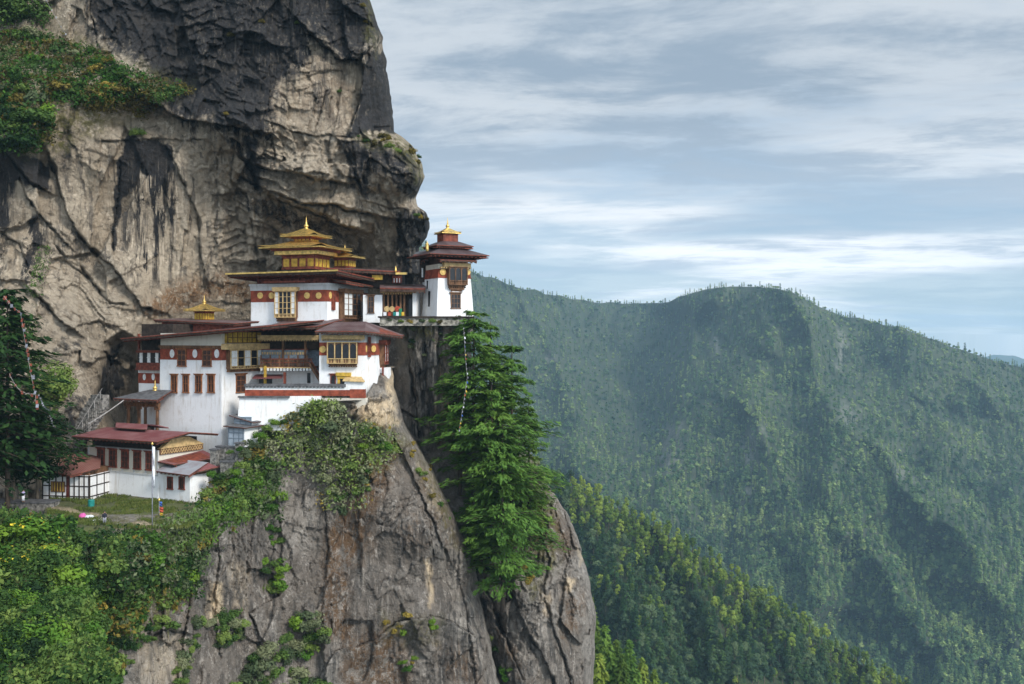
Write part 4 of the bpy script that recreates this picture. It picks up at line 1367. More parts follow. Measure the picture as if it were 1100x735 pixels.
# ================= main hall (tall white block on the left)
def build_main_hall():
    b = Bld('monastery_hall', 'tall white monastery hall with four narrow windows under a red band of white ovals', 'monastery hall', 238, 476, 150.5, 28)
    r = b.root
    A, B = Face('A'), Face('B')
    xL = b.xA(172)
    zt = b.z(358, -6)
    dB = 9.2
    zw = b.z(386.8, -5)
    part('wall', M['white'], r, lambda mb: mb.hexa([(xL - 0.12, -0.12, -2), (0.12, -0.12, -2), (0.12, dB + .1, -2), (xL - 0.12, dB + .1, -2)], [(xL, 0, zw), (0, 0, zw), (0, dB, zw), (xL, dB, zw)]))
    part('red_band', M['red'], r, lambda mb: (mb.box(xL + .02, -0.0, .02, dB, zw + 0.003, b.z(373.5, -5)), mb.box(xL - 0.08, 0.08, -0.08, dB + .08, zw + 0.003, zw + 0.16)))
    part('upper_band', M['cream'], r, lambda mb: mb.box(xL + .03, -0.03, .05, dB, b.z(373.5, -5) + 0.003, zt))
    part('cornice', M['wood'], r, lambda mb: (mb.box(xL - .2, .2, -.25, dB, b.z(373.6, -5), b.z(371.2, -5)), dentils(mb, A, xL, 0, b.z(375, -5), b.z(373.7, -5), -.1, .22, .45)))
    for cx in (185, 209.5, 233):
        s = b.xA(cx); z = b.z(380, s)
        part('medallion', M['pale'], r, lambda mb: A.disc(mb, s, z, 0.46, 0.0, 0.07, rz=0.64))
    for c in ((191, 200.5), (217.8, 227.6)):
        window(r, A, b.rA(c[0], 375.5, c[1], 393), 'frame', 'brownpane', 2, 3)
    for c in ((184.5, 191), (197, 203.5), (210.5, 217.5), (223.7, 231)):
        window(r, A, b.rA(c[0], 403, c[1], 421.3), 'frame', 'brownpane', 2, 2, depth=.22)
    # bay window with white panes on the right-hand face, yellow gable boards above it
    rb = b.rB(242.8, 375.5, 278, 398)
    rabsel(r, B, rb, 5, 2, 0.9, 'wood', 'ochre', 'wdwdw', board=0.9)
    y0, y1, z0, z1 = b.rB(241.5, 356.5, 277.5, 368.6)

    def yb(mb):
        B.box(mb, y0, y1, z0, z1, -0.4, 0.55)
    yp = part('gable_boards', M['yellow'], r, yb, 'bright yellow boards of the gable')

    def yl(mb):
        n = 7
        for i in range(n + 1):
            x = y0 + (y1 - y0) * i / n
            B.box(mb, x - .06, x + .06, z0, z1, .55, .63)
        for z in (z0 + .05, (z0 + z1) / 2, z1 - .05):
            B.box(mb, y0 - .1, y1 + .1, z - .05, z + .05, .55, .66)
    part('batten', M['wood'], yp, yl)
    window(r, B, b.rB(253, 402.5, 263.5, 421), 'frame', 'brownpane', 2, 3, label='brown latticed window near the courtyard wall')
    # roof: low slab falling towards the left, open eave with dark rafters
    zr = b.z(350.3, b.xA(282, -2.6), -2.6)
    xl2, xr2 = b.xA(129, -2.2), b.xA(283, -2.6)
    zl2 = b.z(363.5, xl2, -2.2)
    roof_slab(r, [(xl2, -2.2, zl2), (xr2, -2.6, zr), (xr2 + .3, 10.5, zr + 1.05), (xl2, 10.0, zl2 + 0.6)], 0.42, 'tin_y')
    # raised second roof behind with an open brown gable end
    X0, X1 = b.xA(175, 7), b.xA(262, 7)
    za, zb_ = b.z(341.5, X0, 7), b.z(347.6, X1, 7)
    roof_slab(r, [(X0, 5.0, za - .3), (X1, 5.0, zb_), (X1, 10.5, zb_ + .4), (X0, 10.5, za)], 0.3, 'tin_y', 'upper_roof')
    part('gable_wall', M['redwood'], r, lambda mb: mb.hexa([(X0 + .8, 6, zl2 + .5), (X1 - 1.5, 6, zb_ - 1.2), (X1 - 1.5, 10.2, zb_ - 1.2), (X0 + .8, 10.2, zl2 + .5)], [(X0 + .8, 6, za - .55), (X1 - 1.5, 6, zb_ - .3), (X1 - 1.5, 10.2, zb_ - .0), (X0 + .8, 10.2, za - .35)]))
    # small gold lantern
    cx = b.xA(219.5, 9.0)
    zl = b.z(345.5, cx, 8)
    s = sertog(r, (cx, 9.0), 2.3, 2.0, zl, 1.75)
    g = gold_roof(s, (cx, 9.0), 2.3, 2.0, zl + 1.8, 1.05, 1.3)
    finial(g, (cx, 9.0), zl + 2.8, 1.5, 0.34)
    # drainpipe stain board and base
    part('beam', M['ochre'], r, lambda mb: B.box(mb, b.yB(236), b.yB(286), b.z(375.2, 0, 4), b.z(369.2, 0, 4), .3, 1.35))
    return b


hall = build_main_hall()


def build_side_wing():
    b = Bld('side_wing', 'narrow recessed wing with dark wooden balcony between the rock and the tall white hall', 'building wing', 176, 478, 158, 28)
    r = b.root
    A = Face('A')
    xL = b.xA(149)
    zb, zt = b.z(413, -2), b.z(362, -2)
    part('wall', M['white'], r, lambda mb: mb.box(xL, 1.5, 0, 6, 0, b.z(398, -2)))
    part('red_band', M['red'], r, lambda mb: mb.box(xL - .05, 1.5, -.05, 6, b.z(412, -2), b.z(401, -2)))
    part('white_strip', M['white'], r, lambda mb: mb.box(xL - .06, 1.5, -.06, 6, b.z(401, -2) + .003, b.z(396.5, -2)))
    for cx in (155.5, 165):
        s = b.xA(cx); z = b.z(405, s)
        part('medallion', M['pale'], r, lambda mb: A.disc(mb, s, z, 0.32, 0.05, 0.07, rz=0.5))
    s0, s1, z0, z1 = b.rA(150.5, 376.5, 176, 396)
    bal = part('balcony', M['redwood'], r, lambda mb: (A.box(mb, s0, s1, z0, z0 + (z1 - z0) * .32, -.3, .8), A.box(mb, s0, s1, z1 - .35, z1, -.3, .85), A.box(mb, s0 - .1, s1, z0 - .25, z0 - .003, -.3, .9)))
    part('dark_opening', M['pane'], bal, lambda mb: A.box(mb, s0, s1, z0 + (z1 - z0) * .32, z1 - .352, -.3, .5))

    def pan(mb):
        A.box(mb, s - .3, s + .3, b.z(389.5, s), b.z(379, s), .5, .58)
        A.box(mb, s - .34, s + .34, b.z(384.6, s), b.z(383.8, s), .5, .64)
    for cx in (154.5, 162.8, 171.5):
        s = b.xA(cx)
        part('white_panel', M['pale'], bal, pan)
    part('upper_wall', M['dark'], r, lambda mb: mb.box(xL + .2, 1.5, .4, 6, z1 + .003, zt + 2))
    part('post', M['redwood'], r, lambda mb: mb.box(xL + .3, xL + .6, -.5, -.2, b.z(376, -3), zt + .5))
    return b


build_side_wing()


def build_porch():
    b = Bld('entrance_porch', 'open timber porch under a grey roof, set against the rock left of the white hall', 'porch', 170, 462, 153, 24)
    r = b.root
    xL = b.xA(138)
    z0, z1 = 0, b.z(437, -2)
    for x, y in ((xL, 0), (b.xA(149.5), 0), (-.2, 0), (xL, 3.5), (-.2, 3.5)):
        part('post', M['wood'], r, lambda mb: (mb.box(x - .16, x + .16, y - .16, y + .16, -1.5, z1), mb.box(x - .45, x + .45, y - .14, y + .14, z1 - .45, z1 - .003)))
    part('beam', M['wood'], r, lambda mb: (mb.box(xL - .6, .2, -.25, .25, z1, z1 + .7), mb.box(xL - .6, .2, 3.3, 3.7, z1, z1 + .7), dentils(mb, Face('A', -.25), xL - .6, .2, z1 + .15, z1 + .5, 0, .2, .4)))
    part('back_wall', M['cream'], r, lambda mb: mb.box(b.xA(152), 0.2, 3.8, 4.1, -1.5, z1 + .6))
    part('doorway', M['pane'], r, lambda mb: mb.box(b.xA(159), b.xA(166), 3.6, 3.85, -1, z1 - .3))
    part('plinth', M['stone'], r, lambda mb: mb.box(xL - .5, .4, -.6, 4.2, -4, -1.4))
    zz = z1 + .75
    xa, xb = b.xA(121.5, -2.0), b.xA(172, -1)
    zf = b.z(427.5, xa, -1.5)
    roof_slab(r, [(xa, -2.0, zf), (xb, -1.6, zf - .1), (xb - .5, 2.2, zf + 1.15), (xa + 3.2, 2.2, zf + 1.15)], 0.28, 'slate')
    roof_slab(r, [(xa + 3.2, 2.2, zf + 1.15), (xb - .5, 2.2, zf + 1.15), (xb, 5.0, zf), (xa, 5.0, zf)], 0.28, 'slate', rafters=False)
    cx = b.xA(164, 1.5)
    finial(r, (cx, 2.0), zf + 1.0, 1.7, .38)
    return b


build_porch()


def build_court_wing():
    """Recessed gallery between the hall and the right wing."""
    b = Bld('gallery_wing', 'shaded wooden gallery with balcony and stair between the white hall and right wing', 'building wing', 345, 427, 156, 3)
    r = b.root
    A = Face('A')
    xL = b.xA(262)
    part('back_wall', M['bluegrey'], r, lambda mb: mb.box(xL, 0.5, 2.2, 5, b.z(398), b.z(352)))
    part('lower_wall', M['white'], r, lambda mb: mb.box(xL - 2, 0.5, 1.2, 5, -1, b.z(399)))
    part('dark_infill', M['dark'], r, lambda mb: mb.box(xL, .5, 1.3, 2.1, b.z(376), b.z(352)))  # dark box stands in for the gallery's dark interior
    s0, s1 = b.xA(277, -1.0), b.xA(342, -1.0)
    part('beam', M['ochre'], r, lambda mb: (mb.box(s0, s1, -1.2, -.6, b.z(365.3, -5, -1), b.z(360.2, -5, -1)), dentils(mb, Face('A', -.6), s0, s1, b.z(366.6, -5, -1), b.z(365.4, -5, -1), 0, .35, .4)))
    for px in (304.5, 328.5):
        x = b.xA(px)
        part('post', M['wood'], r, lambda mb: mb.box(x - .17, x + .17, -.3, .05, b.z(396), b.z(365)))
    # upper painted rail with rows of pale dots
    a0, a1 = b.xA(281), b.xA(330)
    rl = part('painted_rail', M['bluegrey'], r, lambda mb: (mb.box(a0, a1, -.15, .2, b.z(386), b.z(375.8)),))

    def dots(mb):
        n = 18
        for i in range(n):
            x = a0 + (i + .5) * (a1 - a0) / n
            mb.box(x - .12, x + .12, -.22, -.152, b.z(381), b.z(378.3))
    part('painted_panel', M['ochre'], rl, dots)
    part('rail_cap', M['redwood'], rl, lambda mb: (mb.box(a0 - .1, a1 + .1, -.25, .25, b.z(376), b.z(375)), mb.box(a0 - .1, a1 + .1, -.24, .24, b.z(387), b.z(385.9))))
    # balcony
    g0, g1 = b.xA(280, -1.5), b.xA(336, -1.5)
    zb, zt = b.z(394, -5, -1.5), b.z(385.2, -5, -1.5)
    bal = part('balcony', M['redwood'], r, lambda mb: (mb.box(g0, g1, -1.8, 1.9, zb - .22, zb), mb.box(g0, g1, -1.75, -1.6, zt - .12, zt), mb.box(g0, g1, -1.75, -1.6, (zb + zt) / 2 - .05, (zb + zt) / 2 + .05)))

    def balus(mb):
        n = 34
        for i in range(n):
            x = g0 + (i + .5) * (g1 - g0) / n
            w = .12 if i % 6 == 0 else .05
            mb.box(x - w, x + w, -1.72, -1.63, zb, zt + (.5 if i % 6 == 0 else 0))
    part('baluster', M['wood'], bal, balus)

    def br(mb):
        n = 16
        for i in range(n):
            x = g0 + (i + .5) * (g1 - g0) / n
            mb.box(x - .16, x + .16, -1.95, -.5, zb - .62, zb - .225)
    part('bracket', M['pale'], bal, br)
    part('plank_edge', M['ochre'], bal, lambda mb: mb.box(g0 - .1, g1 + .1, -1.9, -1.81, zb - .24, zb - .05))
    # stair down to the courtyard
    st = part('stair', M['wood'], r, lambda mb: ([mb.bar((b.xA(336) + k, -2.2 + w, b.z(390)), (b.xA(350) + k, -2.2 + w, b.z(413)), .22, .35) for w in (0, 1.1) for k in (0,)], [mb.box(b.xA(336) + i * .21, b.xA(336) + i * .21 + .3, -2.1, -1.1, b.z(392) - i * .31, b.z(392) - i * .31 + .07) for i in range(9)]))
    part('handrail', M['redwood'], st, lambda mb: mb.bar((b.xA(337), -2.3, b.z(385)), (b.xA(351), -2.3, b.z(408)), .1))
    # lean-to awning, posts and dark doorway under the balcony
    part('awning', M['tinred'], r, lambda mb: mb.slab([(b.xA(271, -3), -3, b.z(406.5, -8, -3)), (b.xA(303, -3), -3, b.z(406, -5, -3)), (b.xA(303, 0), .5, b.z(402.5)), (b.xA(273, 0), .5, b.z(402.5))], .1))
    for px in (285, 306):
        x = b.xA(px, -2)
        part('awning_post', M['redwood'] if px > 300 else M['yellow'], r, lambda mb: mb.box(x - .18, x + .18, -2.2, -1.9, -.6, b.z(400 if px > 300 else 393, x, -2)))
    part('doorway', M['pane'], r, lambda mb: mb.box(b.xA(275, 1), b.xA(292, 1), 1.0, 1.25, 0, b.z(405)))
    part('small_window', M['pane'], r, lambda mb: mb.box(b.xA(328), b.xA(331.5), 1.1, 1.25, b.z(412), b.z(401)))
    # roof
    zf = b.z(351.2, -5, -4)
    x0, x1 = b.xA(281, -4), b.xA(351, -4)
    roof_slab(r, [(x0, -4, zf - .1), (x1 - 1.5, -4, zf + .1), (x1 + .5, 6, zf + 1.35), (x0 + .5, 6, zf + 1.0)], .42, 'tin')
    return b


build_court_wing()


def build_right_wing():
    b = Bld('right_wing', 'white corner wing with arched bay window on the rock edge above the bushes', 'building wing', 391.5, 430, 150, 3)
    r = b.root
    A, B = Face('A'), Face('B')
    xL = b.xA(343)
    dB = 8.0
    zt = b.z(357)
    part('wall', M['white'], r, lambda mb: mb.hexa([(xL, -.1, -1), (.15, -.1, -1), (.15, dB, -1), (xL, dB, -1)], [(xL, 0, b.z(382)), (0, 0, b.z(382)), (0, dB, b.z(382)), (xL, dB, b.z(382))]))
    part('buttress_wall', M['white'], r, lambda mb: mb.hexa([(.15, 2.2, -1.5), (1.7, 2.2, -1.5), (1.7, dB, -1.5), (.15, dB, -1.5)], [(.0, 2.4, b.z(382)), (1.15, 2.4, b.z(382)), (1.15, dB, b.z(382)), (.0, dB, b.z(382))]))
    part('red_band', M['red'], r, lambda mb: (mb.box(xL, .05, -.05, 2.1, b.z(382) + .003, b.z(368)), mb.box(.05, 1.25, 2.3, dB, b.z(382) + .003, b.z(369))))
    part('white_strip', M['greyband'], r, lambda mb: (mb.box(xL, .03, -.03, dB, b.z(368) + .003, zt), mb.box(.03, 1.2, 2.35, dB, b.z(369) + .003, zt)))
    s = b.xA(346.8); z = b.z(375.3, s)
    part('medallion', M['medal'], r, lambda mb: A.disc(mb, s, z, .5, .05, .07))
    z2 = b.z(375)
    part('medallion', M['medal'], r, lambda mb: B.disc(mb, 1.1, z2, .42, .05, .07, rz=.5))
    part('medallion', M['medal'], r, lambda mb: A.disc(mb, .95, z2, .35, -2.25, .07, rz=.5))
    part('pilaster', M['redwood'], r, lambda mb: mb.box(.15, .55, 2.0, 2.28, b.z(384), b.z(362)))
    part('cornice', M['ochre'], r, lambda mb: (mb.box(b.xA(345.5, -.6), b.xA(391, -.6), -.75, .0, b.z(364.6, -3), b.z(360.2, -3)), dentils(mb, A, xL + .3, -.2, b.z(366), b.z(364.7), 0, .4, .4)))
    rabsel(r, A, b.rA(353.3, 367.5, 384.6, 393), 4, 1, .9, 'wood', 'ochre', 'dddd', arch=True)
    # narrow bay on the right-hand side with its own ochre board
    yb0, yb1 = 5.4, 8.2
    rabsel(r, Face('B', 1.25), (yb0, yb1, b.z(394, 1, 6), b.z(370, 1, 6)), 3, 2, .75, 'wood', 'redwood', 'wdw', board=.65)
    part('hanging_post', M['redwood'], r, lambda mb: (mb.box(1.75, 2.0, 4.6, 4.9, b.z(415, 1, 5), b.z(394, 1, 5)), mb.box(1.7, 2.9, 4.5, 6.5, b.z(416, 1, 5), b.z(414.6, 1, 5))))
    part('latrine_shaft', M['white'], r, lambda mb: mb.hexa([(1.7, 5.2, -2.5), (2.9, 5.2, -2.5), (2.9, 8, -2.5), (1.7, 8, -2.5)], [(1.3, 5.2, b.z(395, 1, 6)), (2.5, 5.2, b.z(395, 1, 6)), (2.5, 8, b.z(395, 1, 6)), (1.3, 8, b.z(395, 1, 6))]))
    window(r, A, b.rA(355, 402.8, 361, 413), 'redwood', 'pane', 1, 1)
    g0, g1, gz0, gz1 = b.rA(363, 400.2, 377.5, 413)
    dr = part('door', M['yellow'], r, lambda mb: (A.box(mb, g0, g0 + .35, gz0, gz1 - .5, -.2, .3), A.box(mb, g1 - .9, g1 - .6, gz0, gz1 - .5, -.2, .3), A.box(mb, g0 - .2, g1, gz1 - .5, gz1, -.2, .6), A.box(mb, g0 - .1, g1 - .1, gz1 - .9, gz1 - .5, -.2, .4)), 'yellow carved doorway behind the courtyard wall')
    part('opening', M['pane'], dr, lambda mb: (A.box(mb, g0 + .35, g1 - .9, gz0, gz1 - .9, -.1, .06),))
    # little tiled porch roof in front of the door
    part('porch_roof', M['ochre'], r, lambda mb: mb.slab([(b.xA(368, -2.2), -2.2, b.z(408.5, -2, -2)), (b.xA(392, -2.2), -2.2, b.z(409.5, -1, -2)), (b.xA(388, 0), 0, b.z(404.5)), (b.xA(371, 0), 0, b.z(404.5))], .15))
    # roof: front slope and the sweep of the right-hand eave
    zf = b.z(355.8, -3, -2.5)
    xl, xr = b.xA(338, -2.5), b.xA(392, -2.5)
    x3, y3 = 4.4, 9.5
    zr = b.z(360.5, 4.4, 9)
    pk = (-3.2, 6.0, zf + 1.55)
    roof_slab(r, [(xl, -2.5, zf), (xr, -2.5, zf), (-1.0, 6.0, zf + 1.5), (xl + 1.0, 6.0, zf + 1.4)], .34, 'tin')
    roof_slab(r, [(xr, -2.5, zf - .002), (x3, 7.0, zr), (x3 - .2, 10.5, zr + .1), (-1.0, 6.0, zf + 1.49)], .34, 'tin_y')
    return b


build_right_wing()


def build_court_wall():
    b = Bld('courtyard_wall', 'white courtyard wall with red band and slate coping above the bushes', 'wall', 392, 428, 148.2, 2)
    r = b.root
    xL, xm = b.xA(263.5), b.xA(370)
    zr0, zr1 = b.z(425.4, -8), b.z(419, -8)
    part('white_strip', M['white'], r, lambda mb: (mb.box(xL, xm, 0, .7, zr1 + .003, b.z(415.6, -8)), mb.box(xm + .003, -.02, 0, .7, zr1 + .003, b.z(410))))
    part('red_band', M['red'], r, lambda mb: (mb.box(xL - .05, -.0, -.05, .75, zr0, zr1), mb.box(b.xA(376), .02, -.08, .75, zr0 - .3, b.z(418.2))))
    part('coping', M['slate'], r, lambda mb: (mb.box(xL - .1, xm + .2, -.3, 1.0, b.z(415.5, -8), b.z(412.6, -8)), dentils(mb, A_, xL, xm, b.z(416.3, -8), b.z(415.55, -8), -.2, .22, .5)))
    part('retaining_wall', M['white'], r, lambda mb: mb.hexa([(b.xA(256), -.7, b.z(462, -14)), (b.xA(345), -.7, b.z(462, -6)), (b.xA(345), 1.5, b.z(462, -6)), (b.xA(256), 1.5, b.z(462, -14))], [(b.xA(258), -.4, b.z(426, -8)), (b.xA(345), -.3, zr0 - .003), (b.xA(345), 1.5, zr0 - .003), (b.xA(258), 1.5, b.z(426, -8))]))
    part('foot_wall', M['cream'], r, lambda mb: mb.hexa([(b.xA(340), .3, b.z(446)), (.6, .3, b.z(446)), (1.6, 5, b.z(446)), (b.xA(340), 5, b.z(446))], [(b.xA(342), -.03, zr0 - .31), (0.2, -.03, zr0 - .31), (1.4, 5, zr0 - .31), (b.xA(342), 5, zr0 - .31)]))
    part('ledge', M['slate'], r, lambda mb: mb.box(b.xA(257), b.xA(312), -.75, -.06, b.z(427.2, -12), b.z(425.5, -12)))
    part('courtyard_floor', M['stone'], r, lambda mb: mb.box(xL, -.3, .75, 12, zr0 - .5, zr0 + .1))
    return b


A_ = Face('A')
build_court_wall()


# ================= upper temple with the big gilded lantern
def build_temple():
    b = Bld('upper_temple', 'white upper temple crowned with the largest two-tiered golden pagoda lantern', 'temple', 351.5, 350, 160, 18)
    r = b.root
    A, B = Face('A'), Face('B')
    xL = b.xA(269.6)
    dB = b.yB(394.5)
    zt = b.z(304.5, -5)
    zr0, zr1 = b.z(324.3, -5), b.z(311.8, -5)
    part('wall', M['white'], r, lambda mb: mb.box(xL, 0, 0, dB, -1.5, zr0))
    part('red_band', M['red'], r, lambda mb: mb.box(xL - .03, .03, -.03, dB, zr0 + .003, zr1))
    part('grey_band', M['greyband'], r, lambda mb: (mb.box(xL - .1, .1, -.1, dB, zr1 + .003, zt), mb.box(xL - .25, .25, -.25, dB, zt - .35, zt - .003)))
    for cx in (279.7, 291.8, 330, 342.5):
        s = b.xA(cx); z = b.z(317.6, s)
        part('medallion', M['medal'], r, lambda mb: (A.disc(mb, s, z, .5, .03, .08), A.disc(mb, s, z, .28, .11, .05)))
    part('medallion', M['medal'], r, lambda mb: B.disc(mb, .9, b.z(317), .45, .03, .08, rz=.55))
    rabsel(r, A, b.rA(298.3, 313, 320, 344.5), 5, 4, .8, 'wood', 'ochre', 'wdddw', board=.62)
    rabsel(r, B, b.rB(363.8, 315, 382, 346), 4, 4, .9, 'wood', 'wood', 'wwdd', board=.62)
    window(r, B, b.rB(386.5, 323, 391, 340), 'wood', 'pane', 2, 3)
    part('hanging_board', M['redwood'], r, lambda mb: B.box(mb, b.yB(355.8), b.yB(359), b.z(333), b.z(316), 0, .25))
    part('medallion', M['medal'], r, lambda mb: B.disc(mb, b.yB(384.5), b.z(322, 0, 9), .35, .03, .08, rz=.7))
    # attic: dark posts and red boards between the wall and the eave
    part('attic', M['redwood'], r, lambda mb: (mb.box(xL + .8, -.6, .8, dB - 1, zt + .003, b.z(291, -5)), [mb.box(x, x + .3, .2, .5, zt, b.z(292, -5)) for x in (xL + 1, xL + 5, -5.5, -.9)]))
    part('inner_eave', M['redwood'], r, lambda mb: mb.box(b.xA(284, -1), b.xA(328, -1), -1.4, .6, b.z(303.7, -6, -1), b.z(302, -6, -1)))
    # main roof: level front eave edged with gold, falling back on the right-hand side
    ex0, ex1 = b.xA(243, -2.8), b.xA(362.5, -2.8)
    zf0, zf1 = b.z(294, ex0, -2.8), b.z(290.2, ex1, -2.8)
    yb = dB + 3.5
    ro = roof_slab(r, [(ex0, -2.8, zf0), (ex1, -2.8, zf1), (ex1 + .4, yb, zf1 - 1.0), (ex0, yb, zf0 - .6)], .5, 'tin')
    part('gold_edge', M['gold'], ro, lambda mb: mb.bar((ex0 - .1, -2.86, zf0 - .05), (ex1 + .1, -2.86, zf1 - .05), .12, .24))
    # lower skirt roofs along the right-hand face
    sk = roof_slab(r, [(.4, 1.0, b.z(299.5, .4, 0)), (2.6, 1.2, b.z(301.5, 2.6, 1)), (2.8, dB + 1.5, b.z(309.5, 2.8, dB)), (.4, dB + 1.5, b.z(307.5, .4, dB))], .32, 'tin_y', 'skirt_roof')
    # gilded lantern: two tiers
    c = (b.xA(329, 6.0), 6.0)
    z0 = b.z(291, c[0], 4) + 0.2
    h1 = 2.35
    s1 = sertog(r, c, 5.9, 5.0, z0, h1, 'golden_lantern')
    part('gold_band', M['gold'], s1, lambda mb: (mb.box(c[0] - 3.9, c[0] + 3.9, c[1] - 3.4, c[1] + 3.4, z0 + h1, z0 + h1 + .62)))
    part('upper_red_tier', M['redwood'], s1, lambda mb: (mb.box(c[0] - 4.3, c[0] + 4.3, c[1] - 3.8, c[1] + 3.8, z0 + h1 + .623, z0 + h1 + .95)))  # red timber tier between the gold band and the lantern roof
    g1 = gold_roof(s1, c, 6.0, 5.4, z0 + h1 + 1.12, 1.6, 2.8)
    z1 = z0 + h1 + 1.5
    part('upper_lantern', M['redwood'], s1, lambda mb: (mb.box(c[0] - 1.5, c[0] + 1.5, c[1] - 1.4, c[1] + 1.4, z1, z1 + 1.5), mb.box(c[0] - 1.9, c[0] + 1.9, c[1] - 1.8, c[1] + 1.8, z1 + 1.3, z1 + 1.5)))
    part('gold_panel', M['yellow'], s1, lambda mb: [F.box(mb, s - 1.3 + .7 * i, s - .85 + .7 * i, z1 + .55, z1 + 1.15, -.02, .08) for F, s in ((Face('A', c[1] - 1.4), c[0]), (Face('B', c[0] + 1.5), c[1])) for i in range(4)])
    g2 = gold_roof(s1, c, 3.4, 3.0, z1 + 1.65, 1.35, 1.55)
    finial(s1, c, z1 + 2.9, 2.1, .42)
    # second, smaller lantern further back
    c2 = (b.xA(370.5, 11.5), 11.5)
    zz = b.z(288.5, c2[0], 11)
    s2 = sertog(r, c2, 2.7, 2.5, zz, 1.75, 'golden_lantern')
    g3 = gold_roof(s2, c2, 2.7, 2.5, zz + 1.9, .8, 1.3)
    finial(s2, c2, zz + 2.6, 1.5, .34)
    return b


build_temple()


def build_rear_building():
    b = Bld('shrine_building', 'low shrine with painted posts and coloured cloths between temple and watch tower', 'shrine', 448, 340, 166, 3)
    r = b.root
    A = Face('A')
    xL, xm = b.xA(390.5), b.xA(411)
    part('wall', M['white'], r, lambda mb: (mb.box(xL, xm, -.4, 4, -1, b.z(317, -5)), mb.box(b.xA(443.6), b.xA(447.8), -.4, 4, 0, b.z(312.3))))
    window(r, Face('A', -.4), b.rA(395.5, 318, 402.5, 336), 'wood', 'pane', 2, 3)
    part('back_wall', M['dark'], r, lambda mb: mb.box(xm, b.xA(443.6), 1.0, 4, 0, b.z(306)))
    for px in (412.5, 417, 421.5, 426, 430.5, 434.5):
        x = b.xA(px)
        part('painted_post', M['wood'], r, lambda mb: (mb.box(x - .14, x + .14, -.2, .1, 0, b.z(315)), mb.box(x - .4, x + .4, -.18, .08, b.z(317), b.z(315) - .003)))
    for i, px in enumerate((416, 421.5, 427.5)):
        x = b.xA(px)
        part('painted_disc', M['ochre'] if i != 2 else M['cloth_red'], r, lambda mb: A.disc(mb, x, b.z(332), .45, .25, .1))
    for px, m in ((419, 'cloth_red'), (424.5, 'teal'), (430.6, 'cloth_green'), (414, 'cloth_white'), (427.5, 'cloth_white'), (433, 'cloth_yellow')):
        x = b.xA(px)
        part('offering_cloth', M[m], r, lambda mb: mb.box(x - .24, x + .24, -.55, -.3, .1, b.z(335.3 if m != 'cloth_green' else 331.5)))
    part('doorway', M['pane'], r, lambda mb: mb.box(b.xA(438.2), b.xA(442.6), .7, 1.05, 0, b.z(321)))
    part('cornice', M['ochre'], r, lambda mb: (mb.box(b.xA(409.5, -.7), b.xA(446.5, -.7), -.9, .1, b.z(314.7), b.z(310.6)), dentils(mb, A, xm, b.xA(443), b.z(316.2), b.z(314.8), 0, .5, .4)))
    zf = b.z(309, -4, -2)
    roof_slab(r, [(b.xA(408, -2), -2, zf), (b.xA(457, -2), -2, zf - .15), (b.xA(457, 4), 4, zf + .75), (b.xA(408, 4), 4, zf + .85)], .6, 'tin')
    # upper storey: long maroon eave running back from the golden lantern
    part('upper_wall', M['dark'], r, lambda mb: mb.box(b.xA(358, 3), b.xA(431, 3), 3, 7, zf + .3, b.z(288, 0, 4)))  # dark colour puts in the shadow below the long eave
    uw = part('upper_window', M['redwood'], r, lambda mb: mb.box(b.xA(421.5, 2.5), b.xA(431.5, 2.5), 2.4, 3.1, b.z(304.2, 0, 2.5), b.z(296, 0, 2.5)))
    part('lattice', M['pale'], uw, lambda mb: [mb.box(b.xA(423, 2.4) + i * .45, b.xA(423, 2.4) + i * .45 + .14, 2.3, 2.41, b.z(303.5, 0, 2.4), b.z(299, 0, 2.4)) for i in range(3)])
    part('yellow_board', M['yellow'], r, lambda mb: mb.box(b.xA(400, 2), b.xA(411, 2), 1.7, 2.4, b.z(300.5, 0, 2), b.z(295.5, 0, 2)))
    zu = b.z(288.5, 0, 1)
    z9 = b.z(291.5, 0, 1)
    roof_slab(r, [(b.xA(345, 1), 1, b.z(287, 0, 1)), (b.xA(430, 1), 1, z9), (b.xA(430, 8), 8, z9 + .7), (b.xA(345, 8), 8, zu + .7)], .55, 'tin', 'upper_roof')
    part('gold_tip', M['gold'], r, lambda mb: (mb.box(b.xA(425, .7), b.xA(437, .7), .5, 1.3, z9 - .55, z9 - .2), mb.lathe([(.12, 0), (.2, .2), (.05, .9)], (b.xA(425, .8), .9, z9 - .1), 8)))
    return b


build_rear_building()


